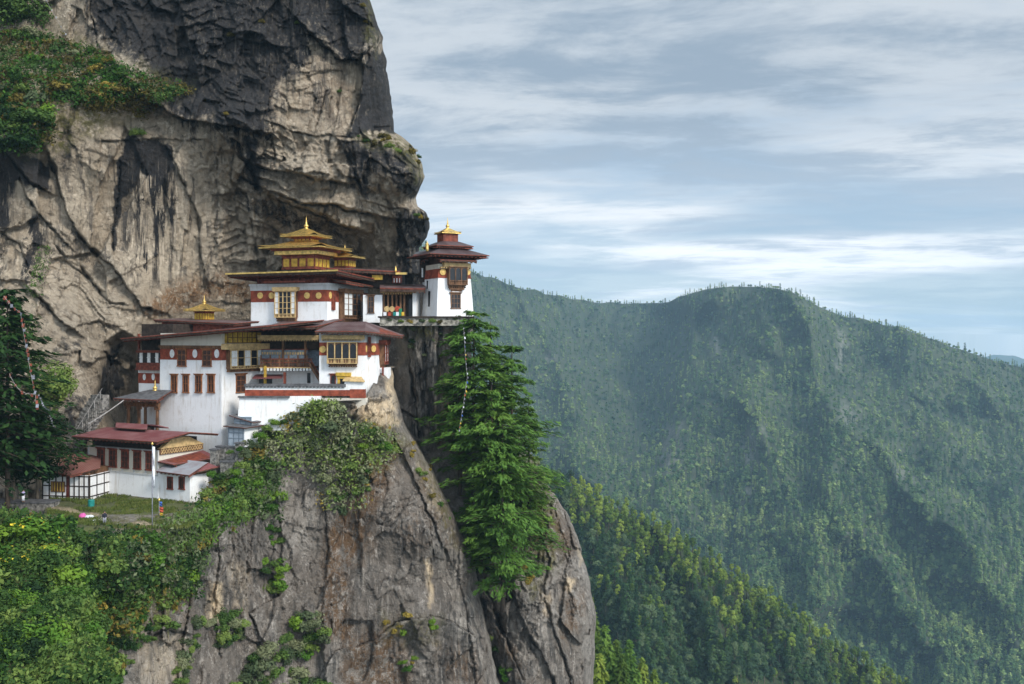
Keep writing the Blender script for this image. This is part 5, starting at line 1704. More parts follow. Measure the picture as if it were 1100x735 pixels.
def build_tower():
    b = Bld('watch_tower', 'slender white tower with battered walls and tiered roof at the right end of the ledge', 'tower', 469, 341, 163, -27)
    r = b.root
    A = Face('A')
    w = b.xA(509.5)
    D = w * 0.98
    zt = b.z(283.5, 2)
    zr0, zr1 = b.z(298.6, 2), b.z(288.7, 2)
    k = .5 * (w - (b.xA(505.6) - b.xA(472.2)))
    q = (zr0 + .8) / (zt + .8) * k
    L = Face('B', 0.0)

    def frus(mb, z0, z1, i0, i1):
        mb.hexa([(i0, i0, z0), (w - i0, i0, z0), (w - i0, D - i0, z0), (i0, D - i0, z0)], [(i1, i1, z1), (w - i1, i1, z1), (w - i1, D - i1, z1), (i1, D - i1, z1)])
    part('wall', M['white'], r, lambda mb: frus(mb, -.8, zr0, 0, q))
    part('red_band', M['red'], r, lambda mb: (frus(mb, zr0 + .003, zr1, q - .03, k - .03), frus(mb, zr0 + .003, zr0 + .15, q - .1, q - .1)))
    part('upper_band', M['cream'], r, lambda mb: frus(mb, zr1 + .003, zt, k - .02, k - .02))
    FA = Face('A', q)
    for cx in (475.6, 502.0):
        s = b.xA(cx, q); z = b.z(292.3, s, q)
        part('medallion', M['medal'], r, lambda mb: (FA.disc(mb, s, z, .52, -.02, .16), FA.disc(mb, s, z, .28, .14, .05)))
    FA2 = Face('A', q)
    s0, s1, z0, z1 = b.rA(480.2, 286.8, 499.2, 308.5, q)
    rabsel(r, FA2, (s0, s1, z0, z1), 3, 1, .95, 'wood', 'wood', 'ddd', arch=True)
    part('bracket_arch', M['wood'], r, lambda mb: [FA2.box(mb, s0 + .3 * i, s1 - .3 * i, z0 - .16 - .28 * i, z0 - .16 - .28 * (i - 1) - .003, -.2, .8 - .22 * i) for i in (1, 2)])
    s2, s3, z2, z3 = b.rA(484, 315.5, 494.6, 331, .2)
    window(r, Face('A', .22), (s2, s3, z2, z3), 'wood', 'pane', 3, 3, label='latticed window below the bay')
    part('lunette', M['pale'], r, lambda mb: Face('A', .22).box(mb, s2 + .25, s3 - .25, z3 + .25, z3 + .8, -.2, .12))
    part('cornice', M['ochre'], r, lambda mb: (mb.box(b.xA(476.5, 0), b.xA(505, 0), -.35, .6, b.z(286.3), b.z(281.8)), dentils(mb, Face('A', .1), k, w - k, b.z(288), b.z(286.5), -.2, .35, .4)))
    # slits on the shaded left face
    part('slit_window', M['pane'], r, lambda mb: (mb.box(-.04 + .2, .25, D * .5, D * .5 + .7, b.z(332), b.z(312)), mb.box(q - .1, q + .05, D * .7, D * .7 + .5, b.z(309), b.z(300))))
    # canopy over the bay, main roof, upper roof, gold cap
    cz = b.z(279.5, w / 2, -1.2)
    roof_slab(r, [(k - .5, -1.3, cz), (w - k + .5, -1.3, cz), (w - k + .5, .8, cz + .5), (k - .5, .8, cz + .5)], .3, 'tindark', 'canopy')
    part('attic', M['eavewood'], r, lambda mb: mb.box(k + .5, w - k - .5, .7, D - .7, zt + .003, b.z(271)))
    ez = b.z(274.5, w + 1, -1.5)

    def pyramid(name, over, z, h, mat, hole=.42):
        cx, cy = w / 2, D / 2
        hw, hd = w / 2 + over, D / 2 + over
        q = [(-hw, -hd), (hw, -hd), (hw, hd), (-hw, hd)]
        obs = []

        def fn(mb):
            for i in range(4):
                a, c = q[i], q[(i + 1) % 4]
                p = [(cx + a[0], cy + a[1], z), (cx + c[0], cy + c[1], z), (cx + c[0] * hole, cy + c[1] * hole, z + h), (cx + a[0] * hole, cy + a[1] * hole, z + h)]
                mb.slab(p, .12, (1, 0, 1))
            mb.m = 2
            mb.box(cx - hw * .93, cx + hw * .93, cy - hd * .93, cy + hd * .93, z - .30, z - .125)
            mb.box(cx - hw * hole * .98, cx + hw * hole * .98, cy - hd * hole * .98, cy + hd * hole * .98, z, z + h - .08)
        o = part(name, [M[mat], M['redwood'], M['eavewood']], r, fn)

        def rf(mb):
            n = 14
            for F, s, ww in ((Face('A', cy - hd), cx, hw), (Face('B', cx + hw), cy, hd)):
                for i in range(n + 1):
                    x = s - ww * .96 + 1.92 * ww * i / n
                    F.box(mb, x - .07, x + .07, z - .46, z - .31, -1.6, -.12)
        part('rafters', M['redwood'], o, rf)
        return o
    pyramid('roof', 1.85, ez, 1.15, 'tindark')
    ez2 = ez + 1.5
    pyramid('upper_roof', -.05, ez2 + .05, .8, 'tindark', .45)
    part('roof_lantern', M['redwood'], r, lambda mb: mb.box(w / 2 - 1.3, w / 2 + 1.3, D / 2 - 1.3, D / 2 + 1.3, ez2 + .7, ez2 + 2.25))
    g = gold_roof(r, (w / 2, D / 2), 2.0, 2.0, ez2 + 2.3, .85, .75)
    finial(g, (w / 2, D / 2), ez2 + 3.0, 1.9, .32)
    part('corner_banner', M['gold'], r, lambda mb: mb.lathe([(.2, 0), (.26, .3), (.26, 1.0), (.34, 1.05), (.1, 1.35), (.03, 1.6)], (-1.2, 1.0, ez + .55), 10))
    return b


build_tower()


def build_tower_annex():
    b = Bld('lean_to_house', 'dark roofed grey annex squeezed between the black rock and the white tower', 'annex', 470, 341, 169.5, 8)
    r = b.root
    xL = b.xA(454)
    part('wall', M['greyband'], r, lambda mb: mb.box(xL, .5, 0, 5, -1, b.z(303)))
    part('white_pier', M['white'], r, lambda mb: mb.box(b.xA(456.5), b.xA(459.8), -.35, .1, 0, b.z(326)))
    part('upper_wall', M['dark'], r, lambda mb: mb.box(xL - .5, .5, -.2, 5, b.z(303) + .003, b.z(276)))
    part('white_strip', M['pale'], r, lambda mb: (mb.box(b.xA(453.5), b.xA(455), -.4, -.2, b.z(298), b.z(288)), mb.box(b.xA(457.5), b.xA(459), -.4, -.2, b.z(306), b.z(294))))
    zf = b.z(274.5, -3, -2)
    roof_slab(r, [(b.xA(444, -2), -2, zf + .1), (b.xA(475, -2), -2, zf + .9), (b.xA(475, 5), 5, zf + 1.9), (b.xA(446, 5), 5, zf + 1.1)], .4, 'slate')
    roof_slab(r, [(b.xA(452, -2.6), -2.6, zf - 1.0), (b.xA(470, -2.6), -2.6, zf + .25), (b.xA(472, 1), 1, zf + .3), (b.xA(452, 1), 1, zf - .75)], .3, 'tindark', 'lower_roof')
    return b


build_tower_annex()


def build_ledge():
    b = Bld('ledge_wall', 'stone retaining wall with dark coping under the watch tower', 'wall', 508, 346, 162.0, -4)
    r = b.root
    xL = b.xA(408)
    part('masonry', M['ledge_stone'], r, lambda mb: mb.box(xL, 0, 0, 3, -.6, b.z(341.6)))
    part('coping', M['dark'], r, lambda mb: mb.box(xL - .3, .2, -.35, 3.1, b.z(341.6) + .003, b.z(339.9)))
    return b


build_ledge()


# ================= lower house, annex, hut
LO = P(204, 540, 138)
_c, _s = math.cos(math.radians(28)), math.sin(math.radians(28))


def build_lower_house():
    k = 5.94
    o = LO + Vector((-k * _c, k * _s, 0))
    b = Bld('lower_house', 'long white house with red tin roof and five dark red windows above the grassy terrace', 'house', (o.x / o.y) * F_PX + CX, 540, 138, 28)
    b.O = Vector((o.x, o.y, LO.z)); b.root.location = b.O
    r = b.root
    A, B = Face('A'), Face('B')
    xL = b.xA(94.5)
    D = 8.0
    zw = b.z(511, 0)
    ze = b.z(484, 0)
    part('wall', M['white'], r, lambda mb: mb.hexa([(xL - .15, -.15, -.8), (.1, -.15, -.8), (.1, D, -.8), (xL - .15, D, -.8)], [(xL, 0, zw), (0, 0, zw), (0, D, zw), (xL, D, zw)]))
    part('timber_wall', M['cream'], r, lambda mb: mb.box(xL + .05, -.02, .05, D, zw + .003, ze))
    part('base_stone', M['stone'], r, lambda mb: mb.box(xL - .3, 5.6, -.45, .1, -.9, .12))

    def fr(mb):
        for x in [xL + .1 + i * (-.2 - xL) / 6 for i in range(7)]:
            A.box(mb, x - .12, x + .12, zw, ze, -.1, .04)
        A.box(mb, xL, 0, zw - .08, zw + .1, -.1, .09)
        A.box(mb, xL, 0, ze - .2, ze, -.1, .10)
    part('timber_frame', M['greyband'], r, fr)
    for c in ((105, 112.6), (117.7, 125.5), (130.8, 138.4), (143.9, 151.6), (157, 164.8)):
        s0, s1 = b.xA(c[0]), b.xA(c[1])
        window(r, A, (s0, s1, b.z(505.3, 0), b.z(486.5, 0)), 'redwood', 'brownpane', 2, 3, .16)
    part('upper_wall', M['dark'], r, lambda mb: mb.box(xL + .3, -.3, .5, D - .5, ze + .003, b.z(474, 0, 0)))  # dark band: shadow under the eave, put in as colour
    # roof
    zeave = b.z(474.3, b.xA(163, -2), -2)
    zr = b.z(464.2, 1.5, 4)
    x0, x1 = b.xA(77, -2.0), 1.9
    ro = roof_slab(r, [(x0, -2.0, zeave), (x1, -2.0, zeave), (x1, 4.0, zr), (x0, 4.0, zr)], .3, 'tinred')
    roof_slab(r, [(x0, 4.0, zr), (x1, 4.0, zr), (x1, 9.6, zeave + .1), (x0, 9.6, zeave + .1)], .3, 'tinred', rafters=False)
    vt = roof_slab(r, [(b.xA(124, 2.2), 2.2, zr + .25), (b.xA(158, 2.2), 2.2, zr + .25), (b.xA(158, 4), 4.1, zr + .75), (b.xA(124, 4), 4.1, zr + .75)], .14, 'tinred', 'roof_vent', rafters=False)
    part('vent_back', M['tinred'], vt, lambda mb: mb.slab([(b.xA(124, 2.2), 4.103, zr + .75), (b.xA(158, 2.2), 4.103, zr + .75), (b.xA(158, 2.2), 6.2, zr + .2), (b.xA(124, 2.2), 6.2, zr + .2)], .14))
    part('vent_wall', M['dark'], vt, lambda mb: mb.box(b.xA(128, 3), b.xA(154, 3), 3.2, 5, zr - .4, zr + .3))
    # gable: yellow boards and lattice band
    zg = b.z(480.3, 0, 3)
    gy = part('gable_boards', M['ochre'], r, lambda mb: mb.hexa([(-.4, .2, zg), (.35, .2, zg), (.35, D + .3, zg), (-.4, D + .3, zg)], [(-.4, 2.4, zr - .75), (.35, 2.4, zr - .75), (.35, 5.2, zr - .75), (-.4, 5.2, zr - .75)]))
    lt = part('lattice_band', M['wood'], r, lambda mb: B.box(mb, .2, D + .2, b.z(486.5, 0, 3), zg - .003, -.3, .22))

    def lat(mb):
        n = 16
        za, zb = b.z(486, 0, 3), zg - .1
        for i in range(n):
            y = .3 + i * (D - .3) / n
            mb.bar((.26, y, za), (.26, y + .48, zb), .07)
            mb.bar((.27, y + .48, za), (.27, y, zb), .07)
    part('lattice', M['ochre'], lt, lat)
    # small porch roof on the gable end
    pz = b.z(494, 2, 1)
    pr = roof_slab(r, [(.05, -.2, pz - .2), (3.1, -.2, pz - .45), (3.1, 8.3, pz - .35), (.05, 8.3, pz + .5)], .2, 'tinred', 'porch_roof', rafters=False)
    for y in (.5, 4, 7.8):
        part('post', M['redwood'], r, lambda mb: mb.box(2.6, 2.8, y, y + .2, -.5, pz - .5))
    part('side_opening', M['pane'], r, lambda mb: (B.box(mb, 1.2, 2.6, zw - .6, zw + 1.1, -.1, .03), B.box(mb, 4, 5.4, zw - .6, zw + 1.1, -.1, .03)))
    return b


build_lower_house()


def build_annex():
    b = Bld('white_annex', 'small white annex with two windows and grey tin roof right of the lower house', 'annex', 204, 540, 138, 28)
    r = b.root
    A, B = Face('A'), Face('B')
    xL = b.xA(169.8)
    zt = b.z(511)
    part('wall', M['white'], r, lambda mb: mb.box(xL, 0, 0, 6.5, -.8, zt))
    for c in ((180, 186), (192.5, 198.6)):
        o = window(r, A, b.rA(c[0], 512, c[1], 525), 'redwood', 'brownpane', 2, 3, .14, lintel=False)
    part('lintel_arch', M['greyband'], r, lambda mb: A.box(mb, xL + .3, -.5, zt - .15, zt + .1, -.2, .06))
    zf = b.z(508.8, -1, -1.6)
    roof_slab(r, [(b.xA(167.5, -1.4), -1.4, zf + .1), (b.xA(203, -1.4) , -1.4, zf - .1), (.2, 3.2, zf + 1.05), (xL - .1, 3.2, zf + 1.2)], .2, 'tingrey')
    roof_slab(r, [(.0, -1.5, zf - .15), (1.7, 3.4, zf + .5), (1.8, 8.2, zf - .3), (-.2, 3.2, zf + 1.06)], .2, 'tinred', 'side_roof', rafters=False)
    part('gable_boards', M['wood'], r, lambda mb: mb.hexa([(-.3, .2, zt + .003), (.1, .2, zt + .003), (.1, 6.2, zt + .003), (-.3, 6.2, zt + .003)], [(-.3, 1.6, zt + .85), (.1, 1.6, zt + .85), (.1, 4.6, zt + .75), (-.3, 4.6, zt + .75)]))
    part('downpipe', M['pale'], r, lambda mb: mb.box(.02, .16, 5.6, 5.75, -.6, zt))
    return b


build_annex()


def build_hut():
    b = Bld('timber_hut', 'small half-timbered hut with brown tin roof beside the left end of the lower house', 'hut', 74.5, 534, 141, 10)
    r = b.root
    A, B = Face('A'), Face('B')
    xL = b.xA(46)
    yR = b.yB(96)
    yR = min(max(yR, 3.0), 12)
    zt = b.z(510.5)
    part('wall', M['white'], r, lambda mb: mb.box(xL, 3.0, 0, 5.5, -.6, zt))

    def tf(mb):
        for x in [xL + i * (0 - xL) / 4 for i in range(5)]:
            A.box(mb, x - .09, x + .09, -.5, zt, -.1, .06)
        for z in (.1, zt * .5, zt - .15):
            A.box(mb, xL, 3.0, z - .07, z + .07, -.1, .07)
        for x in (.75, 1.5, 2.25, 2.95):
            A.box(mb, x - .08, x + .08, -.5, zt, -.1, .06)
        for z in (.1, zt * .5, zt - .15):
            B.box(mb, 0, 5.5, z - .07, z + .07, 2.9, 3.07)
        for y in (.1, 1.8, 3.6, 5.3):
            B.box(mb, y - .08, y + .08, -.5, zt, 2.9, 3.06)
    part('timber_frame', M['dark'], r, tf)
    w = part('window', M['wood'], r, lambda mb: (A.box(mb, b.xA(55), b.xA(70), b.z(529), b.z(517.5), -.1, .10)))
    part('lattice', M['yellow'], w, lambda mb: [A.box(mb, b.xA(55) + .15 + i * .42, b.xA(55) + .25 + i * .42, b.z(528), b.z(518.5), .1, .16) for i in range(5)])
    part('door', M['redpane'], r, lambda mb: A.box(mb, b.xA(71.5), b.xA(74.5), -.4, zt - .2, -.1, .09))
    part('attic', M['wood'], r, lambda mb: mb.box(xL + .2, 2.8, .2, 5.3, zt + .003, zt + .75))
    zf = b.z(508.7, 0, -1.4)
    roof_slab(r, [(b.xA(54, -1.4), -1.4, zf + .15), (b.xA(75, -1.6), -1.6, zf - .2), (b.xA(98.5, -1.0), 1.0, zf + .55), (b.xA(64, 4), 4.5, zf + 1.9)], .2, 'tinbrown')
    roof_slab(r, [(b.xA(64, 4), 4.503, zf + 1.9), (b.xA(98.5, -1.0), 1.003, zf + .55), (b.xA(98, 4), 6.5, zf + 1.6), (b.xA(66, 7), 7.5, zf + 1.9)], .2, 'tinbrown', rafters=False)
    return b


build_hut()


def build_shed(px, py, Y, w, d, h, yaw, label, lift):
    b = Bld('shed', label, 'shed', px, py, Y, yaw, 'blue-grey sheds below the courtyard wall')
    r = b.root
    part('wall', [M['shed'], M['white']], r, lambda mb: (mb.box(-w, 0, 0, d, -1.2, h, mats=(0, 0, 0)), setattr(mb, 'm', 1), mb.box(.003, .08, .05, d, -1.2, h)))
    part('frame', M['bluegrey'], r, lambda mb: [mb.box(x, x + .12, -.06, .05, -.8, h) for x in (-w, -w * .66, -w * .33, -.13)] + [mb.box(-w, 0, -.07, .05, z, z + .1) for z in (.0, h * .5, h - .12)])
    roof_slab(r, [(-w - .5, -.6, h + .25), (.7, -.6, h + .05 - lift), (.7, d + .6, h + .1 - lift), (-w - .5, d + .6, h + .4)], .14, 'slate', rafters=False)
    return b


build_shed(262, 471.5, 144.5, 2.6, 3.4, 1.55, 20, 'lower blue-grey shed with pale flat roof in front of the hall corner', 0.0)
build_shed(270, 459.5, 147.0, 2.9, 3.2, 1.5, 20, 'upper dark shed with sloping roof against the white retaining wall', 0.75)


# ================= stone walls, steps, terrace wall
def build_stone_wall(px0, py0, px1, py1, Y, yaw, th, label):
    b = Bld('stone_wall', label, 'wall', px1, py1, Y, yaw)
    x0 = b.xA(px0)
    h = b.z(py0)
    part('masonry', M['stone'], b.root, lambda mb: mb.box(x0, 0, 0, th, -1.5, h))
    part('capping', M['slate'], b.root, lambda mb: mb.box(x0 - .1, .1, -.12, th + .12, h + .003, h + .18))
    return b


build_stone_wall(232, 481, 254, 506, 141.5, 12, .8, 'dark rubble wall between the annex and the blue-grey sheds')
build_stone_wall(225.5, 484, 232, 508, 140.5, 12, 1.2, 'mossy rubble pier next to the small red porch roof')
build_stone_wall(252.5, 477, 258, 508, 140.8, 12, 1.0, 'tall whitewashed stone pillar among the bushes below the sheds')
build_stone_wall(236.5, 497, 250, 509, 139.5, 12, .8, 'low whitewashed stone block behind the annex roof')
build_stone_wall(-12, 541, 54, 556, 134.0, 4, 2.4, 'low path wall under the trees at the left edge')
# ------------------------------------------------------------------ vegetation
def quads(C, Nn, U, a, b, droop=None):
    """Leaf faces: centres C, normals Nn, in-plane axis U, half sizes a (along U) and b."""
    Nn = Nn / (np.linalg.norm(Nn, axis=1, keepdims=True) + 1e-9)
    U = U - (U * Nn).sum(1, keepdims=True) * Nn
    U = U / (np.linalg.norm(U, axis=1, keepdims=True) + 1e-9)
    W = np.cross(Nn, U)
    a = a[:, None]; b = b[:, None]
    tip = C + U * a
    tail = C - U * a
    l = C + W * b - U * a * 0.15
    r_ = C - W * b - U * a * 0.15
    if droop is not None:
        tip[:, 2] -= droop
    v = np.stack([tail, r_, tip, l], 1).reshape(-1, 3)
    f = np.arange(len(v)).reshape(-1, 4)
    return v, f


def unit(r, n):
    d = r.normal(size=(n, 3))
    return d / np.linalg.norm(d, axis=1, keepdims=True)


def bush_mesh(name, seed, n, leaf, mat, lobes=9, flat=0.8, mat2=None, frac2=0.0):
    """Unit bush: leaves on the skins of several overlapping lobes, uneven outline, open gaps."""
    r = np.random.default_rng(seed)
    lc = unit(r, lobes) * r.uniform(0.25, 0.72, (lobes, 1))
    lc[:, 2] = np.abs(lc[:, 2]) * flat + 0.12
    lr = r.uniform(0.22, 0.46, lobes)
    k = r.integers(0, lobes, n)
    d = unit(r, n)
    C = lc[k] + d * (lr[k] * r.uniform(0.55, 1.12, n))[:, None]
    C[:, 2] = np.maximum(C[:, 2], -0.12)
    Nn = d + 0.75 * unit(r, n) + np.array([0, 0, 0.35])
    s = leaf * r.uniform(0.6, 1.5, n)
    v, f = quads(C, Nn, unit(r, n), s, s * r.uniform(0.4, 0.7, n))
    me = mesh_np(name, v, f, mat, smooth=False)
    if mat2:
        me.materials.append(mat2)
        mi = (r.random(n) < frac2) & (C[:, 2] > 0.35)
        me.polygons.foreach_set('material_index', mi.astype(np.int32))
    return me


def conifer_mesh(name, seed, H, R, whorls, per, sprays, mat, mat_trunk=None, bare=0.12, leaf=(0.55, 0.20), gaps=0.1, ragged=0.25, profile=None, thick=0.02):
    """Needle crown in drooping tiers; trunk faces use the second material when given."""
    r = np.random.default_rng(seed)
    Cs, Ns, Us, As, Bs = [], [], [], [], []
    pts = []
    for i in range(whorls):
        t = (i + r.uniform(-.3, .3)) / whorls
        t = min(max(t, 0), 0.985)
        h = H * (bare + (1 - bare) * t)
        Lm = R * (profile(t) if profile else (1 - t) ** 0.75 * (0.75 + 0.25 * min(1, t * 6)))
        off = r.uniform(0, 6.28)
        for j in range(per):
            if r.random() < gaps: continue
            an = off + 6.283 * j / per + r.uniform(-.35, .35)
            L = max(0.35, Lm * r.uniform(1 - ragged, 1 + ragged * .6))
            dx, dy = math.cos(an), math.sin(an)
            rise = r.uniform(-0.10, 0.22) * L * (0.4 + t)
            pts.append((h, dx, dy, L, rise))
            m = max(2, int(sprays * 1.0 * (0.35 + 0.65 * L / R)))
            u = r.uniform(0.12, 1.0, m) ** 0.8
            side = r.normal(0, 0.16, m) * L * np.sqrt(np.maximum(0.08, 1.05 - u))
            x = dx * u * L - dy * side; y = dy * u * L + dx * side
            z = h + rise * u - 0.16 * L * u * u + r.normal(0, 0.018 * L + 0.08, m) - 0.25 * np.abs(side)
            Cs.append(np.stack([x, y, z], -1))
            Ns.append(np.array([[dx * .3, dy * .3, 1.0]]) + 0.5 * unit(r, m))
            Us.append(np.array([[dx, dy, -0.30]]) + 0.6 * unit(r, m))
            sc = r.uniform(0.65, 1.35, m)
            As.append(leaf[0] * sc); Bs.append(leaf[1] * sc)
    C, Nn, U, a, b = map(np.concatenate, (Cs, Ns, Us, As, Bs))
    v, f = quads(C, Nn, U, a, b)
    me = mesh_np(name, v, f, mat, smooth=False) if mat_trunk is None else None
    if mat_trunk is None:
        return me, pts
    n0 = len(v)
    ring = 5
    tv, tf = [], []
    for k, z in enumerate((-H * .05, H * .5, H * .97)):
        rr = H * thick * (1 - .48 * k)
        for i in range(ring):
            tv.append((rr * math.cos(6.283 * i / ring), rr * math.sin(6.283 * i / ring), z))
    for k in range(2):
        for i in range(ring):
            j = (i + 1) % ring
            tf.append((n0 + k * ring + i, n0 + k * ring + j, n0 + (k + 1) * ring + j, n0 + (k + 1) * ring + i))
    me = mesh_np(name, np.concatenate([v, np.array(tv)]), np.concatenate([f, np.array(tf)]), mat, smooth=False)
    me.materials.append(mat_trunk)
    mi = np.zeros(len(f) + len(tf), np.int32); mi[len(f):] = 1
    me.polygons.foreach_set('material_index', mi)
    return me, pts


def broad_mesh(name, seed, H, R, n, leaf, mat, mat_trunk):
    r = np.random.default_rng(seed)
    lob = 11
    lc = unit(r, lob) * np.array([R * .6, R * .6, H * .24]) * r.uniform(.5, 1.1, (lob, 1)); lc[:, 2] += H * .60
    lr = R * r.uniform(.28, .52, lob)
    k = r.integers(0, lob, n)
    d = unit(r, n)
    d[:, 2] = np.where(d[:, 2] < -.5, -d[:, 2], d[:, 2])
    C = lc[k] + d * (lr[k] * r.uniform(.6, 1.1, n))[:, None]
    s = leaf * r.uniform(.6, 1.4, n)
    v, f = quads(C, d + .7 * unit(r, n) + np.array([0, 0, .4]), unit(r, n), s, s * r.uniform(.45, .75, n))
    b = MB()
    b.tube([(0, 0, -H * .05), (R * .04, 0, H * .3), (0, R * .05, H * .62)], H * .022, 6, H * .009)
    for i in range(5):
        e = lc[i]
        b.tube([(R * .03, 0, H * (.28 + .05 * i)), tuple(e * np.array([.6, .6, .9])), tuple(e)], H * .010, 5, H * .003)
    tv = np.array(b.v); n0 = len(v)
    quad_faces = [q for q in b.f if len(q) == 4]
    tf = np.array(quad_faces) + n0
    me = mesh_np(name, np.concatenate([v, tv]), np.concatenate([f, tf]), mat, smooth=False)
    me.materials.append(mat_trunk)
    mi = np.zeros(len(f) + len(tf), np.int32); mi[len(f):] = 1
    me.polygons.foreach_set('material_index', mi)
    return me


def carpet(name, pts, nrm, mat, seed, per=8, spread=0.7, leaf=0.28, kind='stuff', mats=None):
    """Ground cover: small tufts of leaves over given surface points; one object of kind stuff."""
    r = np.random.default_rng(seed)
    n = len(pts)
    C = np.repeat(pts, per, 0) + r.normal(0, spread, (n * per, 3)) * np.array([1, .7, .55]) + np.array(nrm)
    s = leaf * r.uniform(.5, 1.5, len(C))
    v, f = quads(C, unit(r, len(C)) + np.array([0, -.4, .6]), unit(r, len(C)), s, s * r.uniform(.35, .65, len(C)))
    me = mesh_np(name, v, f, mats[0] if mats else mat, smooth=False)
    if mats:
        for m in mats[1:]: me.materials.append(m)
        big = vnoise(C[:, 0] / 4 + 31, C[:, 2] / 4, seed) * .5 + .5
        mi = np.clip((big * len(mats) + r.normal(0, .35, len(C))).astype(int), 0, len(mats) - 1)
        me.polygons.foreach_set('material_index', mi.astype(np.int32))
    o = link(name, me)
    o['kind'] = kind
    return o


def gn_scatter(name, pts, scale, rot, pick, protos):
    """One object that instances tree meshes of the given prototype objects on its points."""
    me = bpy.data.meshes.new(name)
    me.vertices.add(len(pts))
    me.vertices.foreach_set('co', np.ascontiguousarray(pts, np.float32).ravel())
    for nm, arr in (('tree_scale', scale), ('tree_turn', rot), ('tree_kind', pick)):
        a = me.attributes.new(nm, 'FLOAT', 'POINT')
        a.data.foreach_set('value', np.ascontiguousarray(arr, np.float32))
    o = link(name, me)
    o['kind'] = 'stuff'
    ng = bpy.data.node_groups.new(name, 'GeometryNodeTree')
    ng.interface.new_socket('Geometry', in_out='INPUT', socket_type='NodeSocketGeometry')
    ng.interface.new_socket('Geometry', in_out='OUTPUT', socket_type='NodeSocketGeometry')
    gi = ng.nodes.new('NodeGroupInput'); go = ng.nodes.new('NodeGroupOutput')
    join = ng.nodes.new('GeometryNodeJoinGeometry')

    def nattr(nm):
        a = ng.nodes.new('GeometryNodeInputNamedAttribute')
        a.data_type = 'FLOAT'
        a.inputs['Name'].default_value = nm
        return a.outputs['Attribute']
    sc, tu, kd = nattr('tree_scale'), nattr('tree_turn'), nattr('tree_kind')
    cx = ng.nodes.new('ShaderNodeCombineXYZ')
    ng.links.new(tu, cx.inputs[2])
    for k, p in enumerate(protos):
        cmp_ = ng.nodes.new('ShaderNodeMath'); cmp_.operation = 'COMPARE'
        ng.links.new(kd, cmp_.inputs[0]); cmp_.inputs[1].default_value = k; cmp_.inputs[2].default_value = 0.3
        oi = ng.nodes.new('GeometryNodeObjectInfo')
        oi.transform_space = 'ORIGINAL'
        oi.inputs['Object'].default_value = p
        oi.inputs['As Instance'].default_value = True
        ip = ng.nodes.new('GeometryNodeInstanceOnPoints')
        ng.links.new(gi.outputs[0], ip.inputs['Points'])
        ng.links.new(cmp_.outputs[0], ip.inputs['Selection'])
        ng.links.new(oi.outputs['Geometry'], ip.inputs['Instance'])
        ng.links.new(cx.outputs[0], ip.inputs['Rotation'])
        ng.links.new(sc, ip.inputs['Scale'])
        ng.links.new(ip.outputs[0], join.inputs[0])
    ng.links.new(join.outputs[0], go.inputs[0])
    md = o.modifiers.new('scatter', 'NODES')
    md.node_group = ng
    return o


VR = np.random.default_rng(5)
BUSH = {k: [bush_mesh('leaves_' + k, 100 + 10 * i + j, (1500, 620, 900, 420)[j], (.070, .115, .09, .150)[j], M['leaf_' + k], (13, 10, 7, 9)[j], (.8, .8, 1.1, .6)[j]) for j in range(4)] for i, k in enumerate(('bright', 'mid', 'grey', 'dry', 'dark'))}
FLOWER = [bush_mesh('leaves_flowering', 180 + j, 800, 0.085, M['leaf_bright'], 11, .8, M['flower'], .11) for j in range(2)]


def bushes(sheet, poly, n, size, kinds, name, label, cat, group, seed, flat=(0.7, 1.05), mind=0.0, meshes=None):
    r = np.random.default_rng(seed)
    pts, px, py = sheet.pick(poly, n * 6, r)
    kept = []
    ks = list(kinds.items())
    pr = np.array([k[1] for k in ks], float); pr /= pr.sum()
    for p in pts:
        if len(kept) >= n: break
        s = r.uniform(*size)
        if any((p[0] - q[0]) ** 2 + (p[2] - q[2]) ** 2 + .5 * (p[1] - q[1]) ** 2 < (mind * (s + q[3])) ** 2 for q in kept): continue
        kept.append((p[0], p[1], p[2], s))
        kd = ks[r.choice(len(ks), p=pr)][0]
        ms = meshes or BUSH[kd]
        o = link(name, ms[r.integers(0, len(ms))], loc=(p[0], p[1] - s * .25, p[2] - s * .25))
        o.scale = (s * r.uniform(.9, 1.2), s * r.uniform(.9, 1.2), s * r.uniform(*flat))
        o.rotation_euler = (r.uniform(-.2, .2), r.uniform(-.2, .2), r.uniform(0, 6.28))
        tag(o, label, cat, group)
    return kept


# ---- ledge high on the left of the cliff
LEDGE = [(-40, 40), (30, 32), (60, 40), (100, 52), (140, 74), (172, 86), (198, 92), (196, 100), (160, 104), (135, 106), (112, 116), (80, 112), (62, 108), (50, 122), (58, 148), (44, 162), (20, 162), (-40, 168)]
bushes(cliff, LEDGE, 62, (0.9, 2.3), {'mid': 5, 'dark': 2, 'dry': 3, 'bright': 2, 'grey': 1}, 'shrub', 'wild shrub in the thicket on the sloping ledge high across the cliff', 'shrub', 'shrubs on the high cliff ledge', 201, mind=.42)
p_, _, _ = cliff.pick(LEDGE + [], 2600, np.random.default_rng(9))
carpet('ledge_undergrowth', p_, (0, -.4, .1), None, 10, 7, .7, .30, mats=[M['leaf_mid'], M['leaf_dry'], M['leaf_bright'], M['leaf_mid']])
p_, _, _ = cliff.pick([(95, 92), (150, 98), (200, 92), (205, 100), (170, 112), (150, 130), (140, 116), (90, 120)], 700, np.random.default_rng(9))
carpet('ledge_heather', p_, (0, -.35, .1), None, 12, 6, .55, .24, mats=[M['leaf_dry'], M['leaf_dry'], M['leaf_mid']])
bushes(cliff, [(4, 118), (40, 120), (60, 140), (40, 160), (10, 158)], 5, (2.2, 3.0), {'mid': 1, 'dark': 1}, 'shrub', 'big round green shrub at the lower left edge of the high ledge', 'shrub', 'round shrubs at the low end of the ledge', 202, mind=.5)
